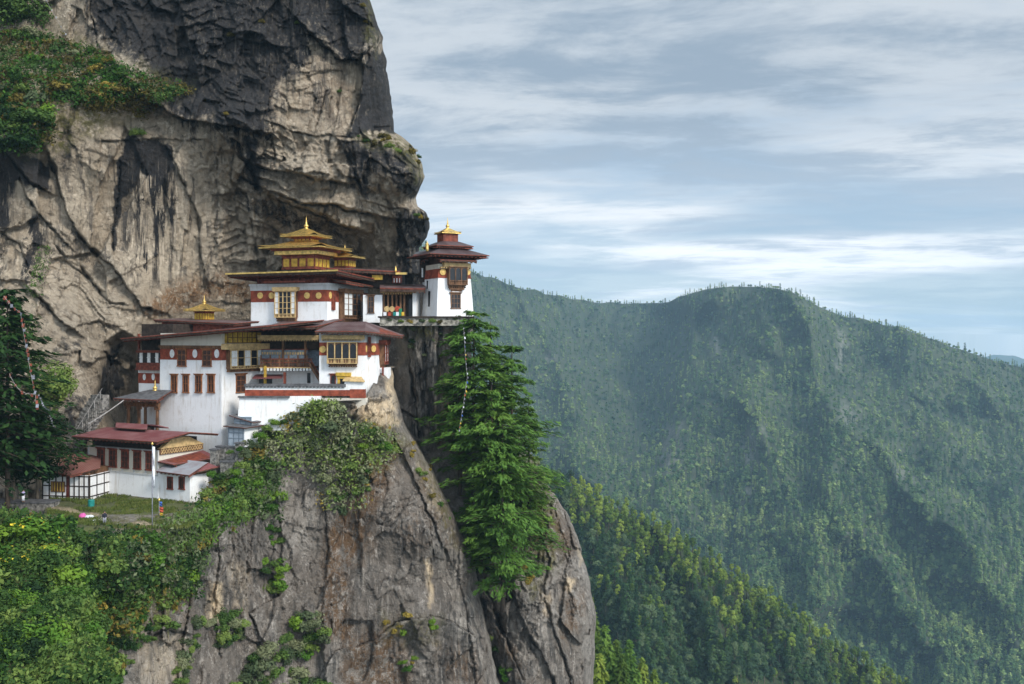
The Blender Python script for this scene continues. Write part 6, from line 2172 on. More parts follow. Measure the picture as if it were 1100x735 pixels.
bushes(cliff, [(378, 147), (420, 144), (446, 156), (455, 180), (444, 170), (415, 158)], 12, (0.6, 1.2), {'dry': 4, 'mid': 2}, 'grass_tuft', 'ochre tuft on the rounded rock shoulder against the sky', 'tuft', 'tufts on the rock shoulder', 203, mind=.5)
bushes(cliff, [(448, 226), (460, 232), (458, 240), (446, 234)], 3, (0.7, 1.0), {'dry': 1, 'mid': 1}, 'grass_tuft', 'tiny tuft on the knob of rock above the watch tower roof', 'tuft', 'tufts above the tower', 204, mind=.5)
for px, py, s, lab in ((250, 39, 1.1, 'yellow green tuft alone on the black rock near the top'), (282, 24, .75, 'small ochre tuft right of the yellow green one on black rock'), (365, 100, .7, 'small tuft in the slit of the pale rock face'), (148, 146, 1.5, 'green tuft on the small ledge above the black water streaks'),
                       (320, 26, .6, 'pale tuft at the crack near the cliff top'), (390, 8, .8, 'ochre tuft on the cliff edge against the sky near the top'), (394, 25, .8, 'ochre tuft on the cliff edge below another'), (222, 108, .9, 'ochre tuft on the lip of the black overhang'), (243, 124, .7, 'small yellowish tuft under the black overhang')):
    p = cliff.at(px, py)
    o = link('grass_tuft', BUSH['dry' if 'ochre' in lab or 'yellow' in lab else 'mid'][0], loc=(p.x, p.y - .2, p.z))
    o.scale = (s * 1.3, s, s * .8)
    tag(o, lab, 'tuft')
# cracks with grass
p_, _, _ = cliff.pick([(42, 262), (56, 262), (48, 300), (36, 330), (30, 312)], 90, np.random.default_rng(19))
carpet('crack_grass', p_, (0, -.3, 0), M['leaf_mid'], 14, 6, .4, .2)

# ---- slope below the terrace
SLOPE = [(-40, 548), (60, 552), (80, 568), (165, 572), (200, 560), (236, 515), (262, 485), (288, 478), (300, 520), (298, 560), (270, 556), (232, 566), (222, 600), (206, 640), (182, 652), (160, 640), (140, 676), (112, 716), (95, 740), (-40, 800)]
p_, _, _ = crag.pick(SLOPE, 9000, np.random.default_rng(21))
carpet('slope_undergrowth', p_, (0, -.3, .1), None, 22, 6, .75, .26, mats=[M['leaf_mid'], M['leaf_grey'], M['leaf_dark'], M['leaf_mid'], M['leaf_dry'], M['leaf_bright']])
bushes(crag, [(-30, 590), (60, 580), (160, 578), (225, 575), (215, 620), (180, 648), (140, 670), (90, 730), (-30, 780)], 95, (0.8, 1.9), {'mid': 4, 'grey': 4, 'dry': 2, 'bright': 2, 'dark': 1}, 'shrub', 'low shrub on the green slope under the grassy terrace', 'shrub', 'shrubs on the slope under the terrace', 205, mind=.40)
bushes(crag, [(205, 545), (230, 520), (246, 495), (264, 474), (288, 470), (300, 500), (298, 545), (262, 555), (232, 556)], 34, (0.9, 1.9), {'bright': 4, 'mid': 4, 'grey': 2}, 'shrub', 'fresh green shrub on the bank between the white annex and bare crag', 'shrub', 'shrubs on the bank right of the annex', 206, mind=.42)
THICK = [(283, 470), (300, 452), (328, 436), (350, 430), (362, 438), (384, 455), (418, 460), (428, 488), (402, 508), (386, 548), (352, 548), (332, 512), (292, 490)]
bushes(crag, THICK, 44, (0.7, 2.0), {'grey': 6, 'mid': 3, 'bright': 1}, 'bush', 'grey green bush in the thicket spilling down below the courtyard wall', 'bush', 'thicket below the courtyard wall', 207, mind=.46)
p_, _, _ = crag.pick(THICK, 1000, np.random.default_rng(23))
carpet('thicket_undergrowth', p_, (0, -.5, .2), None, 24, 7, .7, .24, mats=[M['leaf_grey'], M['leaf_mid'], M['leaf_grey'], M['leaf_dry']])
for poly, n, sz, kd, lab, grp, sd in (
    ([(284, 560), (306, 575), (304, 625), (290, 648), (284, 610)], 16, (.8, 1.5), {'mid': 3, 'bright': 2}, 'shrub in the hanging green strip down the middle of the crag', 'shrubs in the hanging strip', 208),
    ([(104, 690), (130, 668), (160, 652), (196, 648), (188, 672), (150, 690), (128, 735), (104, 740)], 22, (.7, 1.5), {'dark': 3, 'mid': 3, 'dry': 1}, 'shrub creeping onto the bare rock beside the lower left corner', 'shrubs creeping onto the rock', 220),
    ([(226, 668), (250, 655), (270, 668), (262, 692), (234, 694)], 12, (1.0, 1.6), {'mid': 3, 'grey': 1}, 'shrub in the lone green clump on the striped rock', 'shrubs in the lone clump', 209),
    ([(262, 715), (290, 690), (330, 655), (352, 668), (348, 690), (320, 712), (352, 735), (240, 745)], 40, (1.0, 1.9), {'grey': 4, 'mid': 3, 'bright': 1}, 'shrub in the patch at the foot of the crag beside the bottom edge', 'shrubs at the foot of the crag', 210),
    ([(186, 735), (196, 690), (214, 655), (222, 664), (206, 710), (198, 740)], 18, (.8, 1.4), {'grey': 2, 'mid': 2}, 'shrub in the slanting seam at the left side of the bare crag', 'shrubs in the left seam', 211),
    ([(410, 668), (440, 658), (470, 668), (466, 680), (416, 684)], 9, (.6, 1.1), {'bright': 2, 'dry': 3}, 'yellowish tuft on the ledge of the lower crag', 'tufts on the lower crag ledge', 212),
    ([(440, 455), (462, 500), (485, 545), (500, 585), (492, 586), (470, 545), (446, 500), (432, 470)], 13, (.5, 1.1), {'dry': 3, 'mid': 2}, 'ochre tuft along the slanting edge of the crag', 'tufts along the crag edge', 213),
    ([(430, 712), (446, 705), (450, 735), (434, 735)], 4, (.5, .9), {'dry': 1, 'bright': 1}, 'little yellow tuft near the bottom edge of the crag', 'tufts near the bottom edge', 214),
    ([(236, 545), (256, 548), (250, 570), (238, 566)], 4, (.5, .9), {'dry': 1, 'mid': 1}, 'small plant under the overhanging bank at the top of the striped rock', 'plants under the bank', 215)):
    tf = 'tuft' in lab
    bushes(crag, poly, n, sz, kd, 'grass_tuft' if tf else 'shrub', lab, 'tuft' if tf else 'shrub', grp, sd, mind=.38)
for poly, n, sz, kd, lab, grp, sd in (
    ([(562, 488), (586, 505), (596, 528), (590, 600), (574, 632), (560, 610), (566, 560)], 26, (.8, 1.7), {'grey': 5, 'dry': 2, 'mid': 2}, 'grey green bush on the left shoulder of the right buttress', 'bushes on the buttress shoulder', 216),
    ([(520, 660), (540, 690), (552, 735), (524, 735), (514, 690)], 10, (.6, 1.2), {'mid': 2, 'bright': 2}, 'fern like bush in the dark cleft left of the buttress', 'bushes in the cleft', 217),
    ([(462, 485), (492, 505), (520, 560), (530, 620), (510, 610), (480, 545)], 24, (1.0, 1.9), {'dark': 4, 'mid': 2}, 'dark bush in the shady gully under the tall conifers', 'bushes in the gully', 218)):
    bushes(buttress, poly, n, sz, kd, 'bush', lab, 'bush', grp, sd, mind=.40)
bushes(shelf, [(426, 344), (470, 344), (474, 372), (455, 385), (432, 362)], 12, (.5, 1.1), {'grey': 3, 'dark': 2}, 'bush', 'small bush hanging under the stone ledge wall', 'bush', 'bushes under the ledge wall', 219, mind=.4)

for i, (px, py) in enumerate(((418, 345), (430, 346), (440, 347), (452, 346), (464, 346), (473, 347))):
    p = P(px, py, 161.3)
    o = link('bush', BUSH[('grey', 'mid', 'dry')[i % 3]][i % 4], loc=tuple(p))
    o.scale = (.9, .7, .6); o.rotation_euler = (0, 0, i * 1.7)
    tag(o, 'small plant rooted in the stone ledge wall under the watch tower', 'bush', 'plants in the ledge wall')

# ---- near bank at the lower left with its tall leafy bushes
near = hill('near_bank', [(-60, 540), (0, 556), (60, 560), (72, 575), (80, 620), (100, 690), (115, 740), (130, 800)], [(-60, 900), (130, 900)], -60, 130, 60, 60,
            [(-60, 540, 105), (0, 556, 108), (72, 575, 110), (80, 640, 101), (0, 640, 98), (0, 735, 86), (100, 735, 92), (0, 900, 75), (130, 900, 84)], [], 95, M['earth'], 2.0, [(0, 1.5, -4)])
for poly, n, sz, kd, ms, lab, grp, sd in (
    ([(-20, 562), (60, 566), (70, 580), (66, 600), (-20, 605)], 12, (1.6, 3.2), {'bright': 1}, FLOWER, 'yellow flowering bush on the near bank below the path wall', 'flowering bushes on the near bank', 230),
    ([(8, 560), (62, 560), (66, 572), (6, 572)], 8, (1.4, 2.2), {'bright': 1}, None, 'tall fresh green bush on the crest of the near bank', 'crest bushes of the near bank', 231),
    ([(-58, 600), (82, 600), (98, 650), (112, 690), (-58, 690)], 30, (1.2, 3.2), {'bright': 4, 'mid': 3, 'dark': 3}, None, 'leafy bush in the lush growth at the left edge', 'bushes of the near bank', 232),
    ([(-58, 690), (112, 690), (128, 740), (130, 800), (-20, 800)], 24, (1.1, 2.8), {'bright': 1, 'dark': 6, 'mid': 2}, None, 'shaded bush in the lower left corner', 'bushes of the lower left corner', 233)):  # mostly dark leaf tones, painting in the corner's deep shade
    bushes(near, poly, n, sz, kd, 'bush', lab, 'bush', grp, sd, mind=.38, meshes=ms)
p_, _, _ = near.pick([(-60, 540), (70, 552), (90, 590), (130, 700), (140, 800), (-60, 800)], 6500, np.random.default_rng(31))
carpet('bank_undergrowth', p_, (0, -.2, .1), None, 32, 6, .8, .22, mats=[M['leaf_dark'], M['leaf_mid'], M['leaf_dark'], M['leaf_bright']])  # dark tones paint in shade beneath the bushes

er = np.random.default_rng(37)
for i in range(34):
    k = er.integers(34, 57)
    p = near.V[er.integers(0, 3), k]
    s = er.uniform(.9, 2.0)
    o = link('bush', BUSH[('mid', 'dark', 'bright')[er.integers(0, 3)]][er.integers(0, 4)], loc=(p[0] + er.uniform(-.3, .8), p[1] + .6, p[2] - er.uniform(.2, 1.6)))
    o.scale = (s, s, s); o.rotation_euler = (0, 0, er.uniform(0, 6.28))
    tag(o, 'bush on the falling right edge of the lush near bank', 'bush', 'bushes on the edge of the near bank')

# ---- bushes and tufts hanging over the front edge of the terrace
er = np.random.default_rng(34)
u = er.random(2600)
drop = er.random(2600) ** 1.5
ep = np.stack([-55 + 13.8 * u + .4 * er.normal(size=2600), 119.0 + u + .5 * fbm(u * 9, u * 0, 3, 3) - .7 * drop, TZ - .75 - 4.6 * drop + .35 * fbm(u * 14, u * 0, 8, 3)], -1)
carpet('edge_undergrowth', ep, (0, -.3, .05), None, 35, 8, .5, .22, mats=[M['leaf_mid'], M['leaf_bright'], M['leaf_grey'], M['leaf_dry']])
u = er.random(1100)
sp = np.stack([-41.0 + 3.0 * u + er.normal(0, .6, 1100), 121.0 + 18 * u + er.normal(0, .5, 1100), TZ + .1 - 3.5 * er.random(1100) ** 1.6], -1)
carpet('bank_edge_undergrowth', sp, (.3, -.3, .05), None, 36, 8, .6, .22, mats=[M['leaf_bright'], M['leaf_mid'], M['leaf_grey']])
for i in range(46):
    q = i / 45
    s = er.uniform(.6, 1.25)
    o = link('shrub', BUSH[('mid', 'grey', 'bright', 'dry')[er.integers(0, 4)]][er.integers(0, 3)], loc=(-55 + 14 * q + er.uniform(-.4, .4), 118.4 + q, TZ - 1.75 - 2.6 * er.random() ** 1.2))
    o.scale = (s * 1.15, s, s * .85); o.rotation_euler = (0, 0, er.uniform(0, 6.28))
    tag(o, 'shrub overhanging the front edge of the grassy terrace', 'shrub', 'shrubs along the terrace edge')

# ---- grass on the terrace
gr = np.random.default_rng(33)
N = 30000
u, w = gr.random(N), gr.random(N)
gx = -66 + 28 * u; gy = 119.5 + 26 * w
keep = (gy < 141.5 - .53 * (gx + 45)) & (gx > -54.6 - .42 * (gy - 119.5)) & (terrace_bare(gx, gy) < .2 + .5 * gr.random(N)) & (fbm(gx / 3, gy / 3, 5, 3) > -.35 + .3 * gr.random(N))
gp = np.stack([gx, gy, np.full(N, TZ)], -1)[keep]
C = gp + np.array([0, 0, .12])
s = gr.uniform(.12, .3, len(C))
v, f = quads(C, unit(gr, len(C)) * np.array([1, 1, .2]), np.array([[0, 0, 1.0]]) + .4 * unit(gr, len(C)), s, s * .3)
o = link('grass', mesh_np('grass', v, f, M['grass'], smooth=False))
o['kind'] = 'stuff'


# ---- tall conifers in the gully: each with its own trunk, boughs and crown
def big_conifer(px, py, Y, top_py, R, seed, label, whorls=44, per=6, sprays=26, bare=.12, ragged=.3, mat='needle', profile=None, lean=(0, 0), group=None, gaps=.12, leaf=(.50, .15)):
    base = P(px, py, Y)
    H = (py - top_py) / F_PX * Y
    root = empty('conifer', base)
    root.rotation_euler = (lean[0], lean[1], 0)
    tag(root, label, 'tree', group)
    me, pts = conifer_mesh('crown', seed, H, R, whorls, per, sprays, M[mat], None, bare, leaf, gaps, ragged, profile)
    c = link('crown', me, root)
    b = MB()
    b.tube([(0, 0, -3), (.05, 0, H * .35), (-.04, .05, H * .7), (0, 0, H * .99)], H * .0135, 8, .05)
    lb = b
    for h, dx, dy, L, rise in pts:
        a = (0, 0, h)
        m = (dx * L * .5, dy * L * .5, h + rise * .5 - .06 * L)
        e = (dx * L * .92, dy * L * .92, h + rise * .92 - .20 * L)
        lb.tube([a, m, e], .055 + .004 * L, 4, .018)
    b.build('trunk', M['bark'], root, smooth=True)
    return root


full = lambda t: (1 - t) ** .62 * (.62 + .38 * min(1, t * 5))
col = lambda t: (1 - t) ** .5 * (.75 + .25 * min(1, t * 4))


def shaggy(k, p=.6):
    """Uneven outline: some tiers reach out, others stay short."""
    return lambda t: (1 - t) ** p * (.70 + .30 * min(1, t * 5)) * (1 + .26 * math.sin(t * 23 + k) + .16 * math.sin(t * 51 + 2 * k))


big_conifer(527, 590, 165, 343, 7.2, 308, 'rear conifer of the gully group, its top rising just right of the tower conifer', 30, 7, 80, .12, ragged=.55, profile=shaggy(8, .5), gaps=.24)
big_conifer(550, 600, 163, 366, 8.4, 301, 'tallest broad conifer at the right of the gully group, against the far mountain', 34, 7, 84, .08, ragged=.55, profile=shaggy(1, .50), gaps=.24)
big_conifer(509, 530, 160, 331, 6.8, 302, 'conifer whose crown covers the foot of the white watch tower', 26, 7, 84, .14, ragged=.55, profile=shaggy(2, .30), gaps=.24)
big_conifer(494, 512, 162, 337, 4.0, 309, 'slim conifer rising just left of the tower conifer, in front of the ledge wall', 24, 6, 62, .18, ragged=.5, profile=shaggy(9, .36), gaps=.22)
big_conifer(528, 560, 158, 376, 6.8, 303, 'conifer in the middle of the gully group, between two taller ones', 26, 6, 80, .14, ragged=.55, profile=shaggy(3, .5), gaps=.26)
big_conifer(540, 636, 155, 455, 6.9, 304, 'lowest front conifer of the gully group, rooted at the top of the cleft', 26, 7, 80, .05, ragged=.52, profile=shaggy(4, .42), gaps=.24)
big_conifer(568, 565, 166, 425, 5.2, 306, 'small conifer at the right edge of the gully group above the buttress', 20, 6, 60, .05, ragged=.52, profile=shaggy(6, .5), gaps=.26)
big_conifer(520, 612, 158, 500, 4.4, 307, 'young dark conifer low at the left of the gully', 20, 6, 54, .05, ragged=.52, profile=shaggy(7, .5), gaps=.26)

# ---- trees at the left edge
big_conifer(8, 546, 131, 308, 9.0, 311, 'tall sparse conifer with orange prayer flags at the left edge', 34, 6, 52, .24, ragged=.45, mat='leaf_dark', profile=lambda t: (1 - t) ** .5, gaps=.14, leaf=(.5, .24))
big_conifer(-30, 560, 126, 350, 8.5, 312, 'dark conifer half outside the frame at the left edge', 30, 5, 24, .2, ragged=.4, mat='leaf_dark', profile=lambda t: (1 - t) ** .5, gaps=.18, leaf=(.5, .24))


def leafy_tree(px, py, Y, H, R, seed, label, mat, n=5200, leaf=.26, cz=.58):
    base = P(px, py, Y)
    root = empty('leafy_tree', base)
    tag(root, label, 'tree')
    r = np.random.default_rng(seed)
    lob = 16
    lc = unit(r, lob) * np.array([R * .72, R * .72, H * .30]) * r.uniform(.4, 1.1, (lob, 1)); lc[:, 2] += H * cz
    lr = R * r.uniform(.22, .42, lob)
    k = r.integers(0, lob, n)
    d = unit(r, n)
    C = lc[k] + d * (lr[k] * r.uniform(.5, 1.1, n))[:, None]
    s = leaf * r.uniform(.6, 1.4, n)
    v, f = quads(C, d + .7 * unit(r, n) + np.array([0, 0, .5]), unit(r, n), s, s * r.uniform(.4, .7, n))
    link('crown', mesh_np('crown', v, f, M[mat], smooth=False), root)
    b = MB()
    b.tube([(0, 0, -1), (.1, 0, H * .3), (-.1, .1, H * .6)], H * .022, 7, H * .010)
    lb = b
    for e in lc[:9]:
        lb.tube([(0, 0, H * r.uniform(.25, .5)), tuple(e * np.array([.5, .5, .92])), tuple(e)], H * .009, 5, .03)
    b.build('trunk', M['barkpale'], root, smooth=True)
    return root


leafy_tree(40, 541, 138, 14.0, 6.4, 321, 'dense dark leafy tree shading the half-timbered hut', 'leaf_dark', 7000)
leafy_tree(14, 548, 136, 12, 5.5, 322, 'leafy tree with a bare pale trunk above the path wall', 'leaf_dark', 5600, cz=.68)
leafy_tree(54, 462, 143, 10.0, 4.2, 323, 'small leafy tree on the grey boulder beside the rock steps', 'leaf_mid', 3800, .22)
leafy_tree(2, 440, 140, 14, 5.5, 324, 'leafy tree tangled among the left edge conifers', 'leaf_dark', 4200)
leafy_tree(16, 40, 176, 9.0, 6.2, 325, 'dark green tree at the top left corner above the ledge', 'leaf_mid', 4200, .30)

# ---- forest on the near spur: the nearest trees one by one, the rest as one mass
def shaggy_far(k):
    return lambda t: (1 - t) ** .55 * (.65 + .35 * min(1, t * 4)) * (1 + .28 * math.sin(t * 19 + 2 * k))


SPROTO = []
for j in range(3):
    SPROTO.append(conifer_mesh('spur_conifer', 400 + j, 15 + 2 * j, 3.4 + .3 * j, 15, 7, 13, M['needle_far'], M['bark'], .10, (.70, .30), .10, .45, shaggy_far(j))[0])
for j in range(3):
    SPROTO.append(broad_mesh('spur_pine', 410 + j, 15 + 1.5 * j, 3.1, 760, .46, M['pine_lit'], M['bark']))
for j in range(3):
    SPROTO.append(broad_mesh('spur_broadleaf', 420 + j, 12.5, 4.6, 900, .50, M['broad_far'], M['barkpale']))
SN = ['conifer', 'conifer', 'conifer', 'pine', 'pine', 'pine', 'broadleaf', 'broadleaf', 'broadleaf']


def jitter_points(sheet, px0, px1, dx, dy, ridge_fn, seed, skip=None, maxpy=790):
    r = np.random.default_rng(seed)
    out = []
    for x in np.arange(px0, px1, dx):
        y = ridge_fn(x) + 1.0
        while y < maxpy:
            X, Y_ = x + r.uniform(-.5, .5) * dx, y + r.uniform(-.5, .5) * dy
            out.append((X, max(Y_, ridge_fn(X) + .3)))
            y += dy
    out = np.array(out)
    # look the pixels up in the sheet
    cols = np.clip(np.searchsorted(sheet.PX[0], out[:, 0]), 0, sheet.PX.shape[1] - 1)
    y0 = sheet.PY[0, cols]; y1 = sheet.PY[-1, cols]
    tt = (out[:, 1] - y0) / (y1 - y0)
    rows = np.clip((tt * (sheet.PX.shape[0] - 1)).round().astype(int), 0, sheet.PX.shape[0] - 1)
    return out, sheet.V[rows, cols], rows, cols


sridge = interp([(380, 430), (500, 475), (585, 508), (640, 535), (700, 565), (760, 602), (820, 642), (880, 686), (950, 728), (1010, 765), (1200, 900)])
pix, pos, rows, cols = jitter_points(spur, 530, 1050, 7.2, 6.0, sridge, 51)
ok = pix[:, 1] < 775
pix, pos = pix[ok], pos[ok]
n = len(pix)
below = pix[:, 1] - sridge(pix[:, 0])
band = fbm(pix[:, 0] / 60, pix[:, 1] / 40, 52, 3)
lit = (VR.random(n) < np.clip(1.3 - below / 48 + .8 * band, 0.06, .95)) & (pix[:, 0] > 612) | ((below < 14) & (pix[:, 0] > 690) & (VR.random(n) < .6))  # sunlit crest put into tree colour: brighter pines near the ridge
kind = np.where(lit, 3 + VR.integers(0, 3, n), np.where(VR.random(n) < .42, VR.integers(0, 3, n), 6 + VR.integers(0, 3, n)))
scl = VR.uniform(.55, 1.15, n) * np.where(below < 12, .82, 1.0)
turn = VR.uniform(0, 6.28, n)
sil = interp([(512, 582), (528, 594), (550, 610), (585, 623), (620, 633), (655, 639), (690, 640), (800, 640)])
shown = (pix[:, 0] > sil(pix[:, 1] - 14) + 6) & (pix[:, 0] < 1016 + 0 * pix[:, 0]) & (pix[:, 1] - 16 < 735) & ~((pix[:, 0] < 735) & (pix[:, 1] > 690))
size_px = scl / pos[:, 1]
order = np.argsort(-np.where(shown, size_px, 0))
single = np.zeros(n, bool); single[order[:300]] = True
SLAB = {'conifer': 'dark conifer in the nearer forest on the spur below the far mountain', 'pine': 'yellow green pine in the sunlit band along the spur ridge', 'broadleaf': 'dull green round broadleaf tree in the nearer forest on the spur'}
first = {}
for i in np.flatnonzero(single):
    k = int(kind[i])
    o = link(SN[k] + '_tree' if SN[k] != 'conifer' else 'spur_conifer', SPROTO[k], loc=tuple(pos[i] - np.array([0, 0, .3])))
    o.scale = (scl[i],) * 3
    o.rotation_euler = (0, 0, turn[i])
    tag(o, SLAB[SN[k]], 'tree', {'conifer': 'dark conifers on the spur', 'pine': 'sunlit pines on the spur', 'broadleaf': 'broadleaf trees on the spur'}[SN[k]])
    first.setdefault(k, o)
for k in range(9):
    if k not in first: first[k] = next(v for kk, v in first.items() if SN[kk] == SN[k])
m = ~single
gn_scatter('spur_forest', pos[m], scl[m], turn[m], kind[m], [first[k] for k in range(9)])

# bright young conifers on the slope right below the buttress
NP = [conifer_mesh('near_pine', 430 + j, 15, 3.2, 26, 7, 16, M['pine_lit'] if j else M['needle'], M['bark'], .05, (.6, .24), .06, .3, full)[0] for j in range(3)]
for i, (px, py, Y, h) in enumerate(((650, 745, 300, 1.35), (662, 752, 300, 1.2), (640, 730, 310, 1.2), (676, 758, 290, 1.25), (690, 768, 290, 1.1), (703, 775, 290, 1.0), (655, 770, 270, 1.3), (644, 775, 265, 1.2), (668, 782, 265, 1.3), (684, 790, 265, 1.15), (716, 790, 285, 1.0), (635, 690, 330, 1.0))):
    o = link('young_conifer', NP[i % 3], loc=tuple(P(px, py, Y)))
    o.scale = (h, h, h)
    o.rotation_euler = (0, 0, i * 1.3)
    tag(o, 'bright young conifer at the bottom edge just right of the grey buttress', 'tree', 'young conifers right of the buttress')

# ---- forest of the far mountain: one mass
FP = [conifer_mesh('mountain_conifer', 440 + j, 17 + 3 * j, 4.0, 9, 5, 3, M['mountain_tree'], M['bark'], .08, (2.1, 1.05), .05, .3, col)[0] for j in range(3)]
FP.append(broad_mesh('mountain_broadleaf', 450, 12, 5.6, 110, 1.7, M['mountain_tree'], M['bark']))
fo = []
mridge = interp([(380, 225), (450, 262), (505, 291), (530, 299), (560, 309), (600, 318), (640, 324), (690, 326), (720, 324), (745, 313), (765, 309), (790, 308), (830, 309), (850, 314), (880, 330), (905, 339), (935, 345), (970, 353), (1000, 364), (1040, 378), (1075, 389), (1100, 394), (1250, 420)])
pix, pos, rows, cols = jitter_points(mountain, 420, 1140, 4.4, 3.8, mridge, 53, maxpy=742)
q_ = jitter_points(mountain, 420, 1140, 1.5, 900, mridge, 54, maxpy=742)
qk = VR.random(len(q_[0])) < .62 + .5 * fbm(q_[0][:, 0] / 16, q_[0][:, 0] * 0, 56, 3)
q_ = tuple(a_[qk] for a_ in q_)
pix, pos, rows, cols = (np.concatenate([a_, b_]) for a_, b_ in zip((pix, pos, rows, cols), q_))
bare = mountain.bare[rows, cols]
ok = (VR.random(len(pix)) > bare * .9) & ~((pix[:, 0] < 1000) & (pix[:, 1] > sridge(pix[:, 0]) + 25))
pix, pos = pix[ok], pos[ok]
n = len(pix)
scl = np.where(pix[:, 1] - mridge(pix[:, 0]) < 2.5, .72, 1.0) * VR.uniform(.45, 1.15, n) * (1 + .22 * vnoise(pix[:, 0] / 12, pix[:, 1] / 12, 57)); turn = VR.uniform(0, 6.28, n); kind = np.where(VR.random(n) < .45, 3, VR.integers(0, 3, n))
pos = pos - np.array([0, 0, 1.0]) * (3.2 * scl * np.where(kind == 3, 1.4, .7))[:, None]
# four of the trees nearest the eye stand as objects and lend their shape to the mass
for k in range(4):
    cand = np.flatnonzero((kind == k) & (pix[:, 0] > 1010 + 12 * k) & (pix[:, 0] < 1085) & (pix[:, 1] > 640) & (pix[:, 1] < 725))
    i = cand[0]
    o = link('mountain_tree', FP[k], loc=tuple(pos[i]))
    o.scale = (scl[i],) * 3
    tag(o, 'tree among the nearest of the far mountain forest at the right edge', 'tree', 'nearest trees of the far forest')
    fo.append(o)
gn_scatter('mountain_forest', pos, scl, turn, kind, fo)

# bushes growing up around the rubble walls and below the sheds
wr = np.random.default_rng(61)
for i, (px, py, Y, sz) in enumerate(((228, 512, 138.2, 1.0), (236, 514, 138, 1.2), (244, 512, 138.2, 1.1), (252, 510, 138.6, 1.2), (260, 502, 139.5, 1.3), (263, 490, 141, 1.2), (257, 484, 140.2, .8), (247, 487, 140.4, .7), (270, 480, 143, 1.2), (279, 470, 146, 1.2), (286, 462, 147, 1.2), (262, 478, 143.4, .8), (295, 456, 147.5, 1.1), (305, 455, 147.6, 1.0), (316, 450, 147.5, 1.1))):
    o = link('bush', BUSH[('bright', 'mid', 'grey')[i % 3]][i % 3], loc=tuple(P(px, py, Y)))
    o.scale = (sz, sz, sz * .9); o.rotation_euler = (0, 0, wr.uniform(0, 6.28))
    tag(o, 'bush growing against the rubble walls and blue grey sheds', 'bush', 'bushes round the sheds')
# ------------------------------------------------------------------ small things
def person(px, py, Y, h, facing, top, legs, label, skirt=False):
    """Small standing figure: one skinned body, clothes and hair as children."""
    base = P(px, py, Y)
    root = empty('person', base, facing)
    tag(root, label, 'person')
    k = h / 1.7
    J = {'pelvis': (0, 0, .92), 'chest': (0, 0, 1.28), 'neck': (0, 0, 1.46), 'head': (0, -.02, 1.60), 'crown': (0, -.01, 1.70),
         'shl': (.19, 0, 1.38), 'ell': (.25, .03, 1.12), 'hal': (.24, -.06, .88), 'shr': (-.19, 0, 1.38), 'elr': (-.25, .03, 1.12), 'har': (-.24, -.06, .88),
         'hl': (.10, 0, .88), 'kl': (.11, -.02, .48), 'al': (.11, .03, .08), 'tl': (.12, -.14, .03), 'hr': (-.10, 0, .88), 'kr': (-.11, .01, .48), 'ar': (-.11, .05, .08), 'tr': (-.12, -.12, .03)}
    R = {'pelvis': .135, 'chest': .15, 'neck': .055, 'head': .10, 'crown': .06, 'shl': .07, 'ell': .048, 'hal': .034, 'shr': .07, 'elr': .048, 'har': .034,
         'hl': .10, 'kl': .062, 'al': .042, 'tl': .035, 'hr': .10, 'kr': .062, 'ar': .042, 'tr': .035}
    E = [('pelvis', 'chest'), ('chest', 'neck'), ('neck', 'head'), ('head', 'crown'), ('chest', 'shl'), ('shl', 'ell'), ('ell', 'hal'), ('chest', 'shr'), ('shr', 'elr'), ('elr', 'har'),
         ('pelvis', 'hl'), ('hl', 'kl'), ('kl', 'al'), ('al', 'tl'), ('pelvis', 'hr'), ('hr', 'kr'), ('kr', 'ar'), ('ar', 'tr')]
    names = list(J)
    me = bpy.data.meshes.new('body')
    me.from_pydata([tuple(c * k for c in J[n]) for n in names], [(names.index(a), names.index(b)) for a, b in E], [])
    o = link('body', me, root)
    md = o.modifiers.new('skin', 'SKIN')
    for i, n in enumerate(names):
        me.skin_vertices[0].data[i].radius = (R[n] * k, R[n] * k)
        me.skin_vertices[0].data[i].use_root = n == 'pelvis'
    md.use_smooth_shade = True
    o.modifiers.new('sub', 'SUBSURF').levels = 1
    me.materials.append(M['skin'])

    def garment(name, prof, mat, sx=1.0, sy=.72):
        b = MB()
        b.lathe([(r * k, z * k) for r, z in prof], n=12)
        b.v = [(x * sx, y * sy, z) for x, y, z in b.v]
        return b.build(name, M[mat], root, smooth=True)
    garment('jacket', [(.19, .86), (.20, 1.0), (.19, 1.15), (.22, 1.34), (.16, 1.44), (.07, 1.48)], top)
    if skirt:
        garment('skirt', [(.23, .22), (.22, .5), (.20, .90)], legs)
    else:
        b = MB()
        for s in (-1, 1):
            b.tube([(s * .10 * k, 0, .92 * k), (s * .11 * k, -.01 * k, .48 * k), (s * .11 * k, .03 * k, .10 * k)], .12 * k, 10, .075 * k)
        b.build('trousers', M[legs], root, smooth=True)
    b = MB()
    b.lathe([(.06 * k, 1.52 * k), (.112 * k, 1.58 * k), (.118 * k, 1.66 * k), (.09 * k, 1.72 * k), (.02 * k, 1.745 * k)], (0, .025 * k, 0), 10)
    b.build('hair', M['hair'], root, smooth=True)
    for s in (-1, 1):
        b = MB()
        b.tube([(s * .19 * k, 0, 1.39 * k), (s * .25 * k, .03 * k, 1.12 * k), (s * .242 * k, -.045 * k, .93 * k)], .075 * k, 8, .052 * k)
        b.build('sleeve', M[top], root, smooth=True)
    return root


person(112.3, 563.5, 122.2, 1.6, .6, 'cloth_dark', 'cloth_grey', 'person in dark top and grey trousers standing on the dirt path of the terrace')
person(25, 539.5, 133.9, 1.62, 1.1, 'cloth_lilac', 'cloth_white', 'person in lilac top and long white skirt standing on the path wall under the trees', True)
person(41, 535, 138.5, 1.55, -.4, 'cloth_blue', 'cloth_dark', 'person in blue top standing in the shade left of the half-timbered hut')


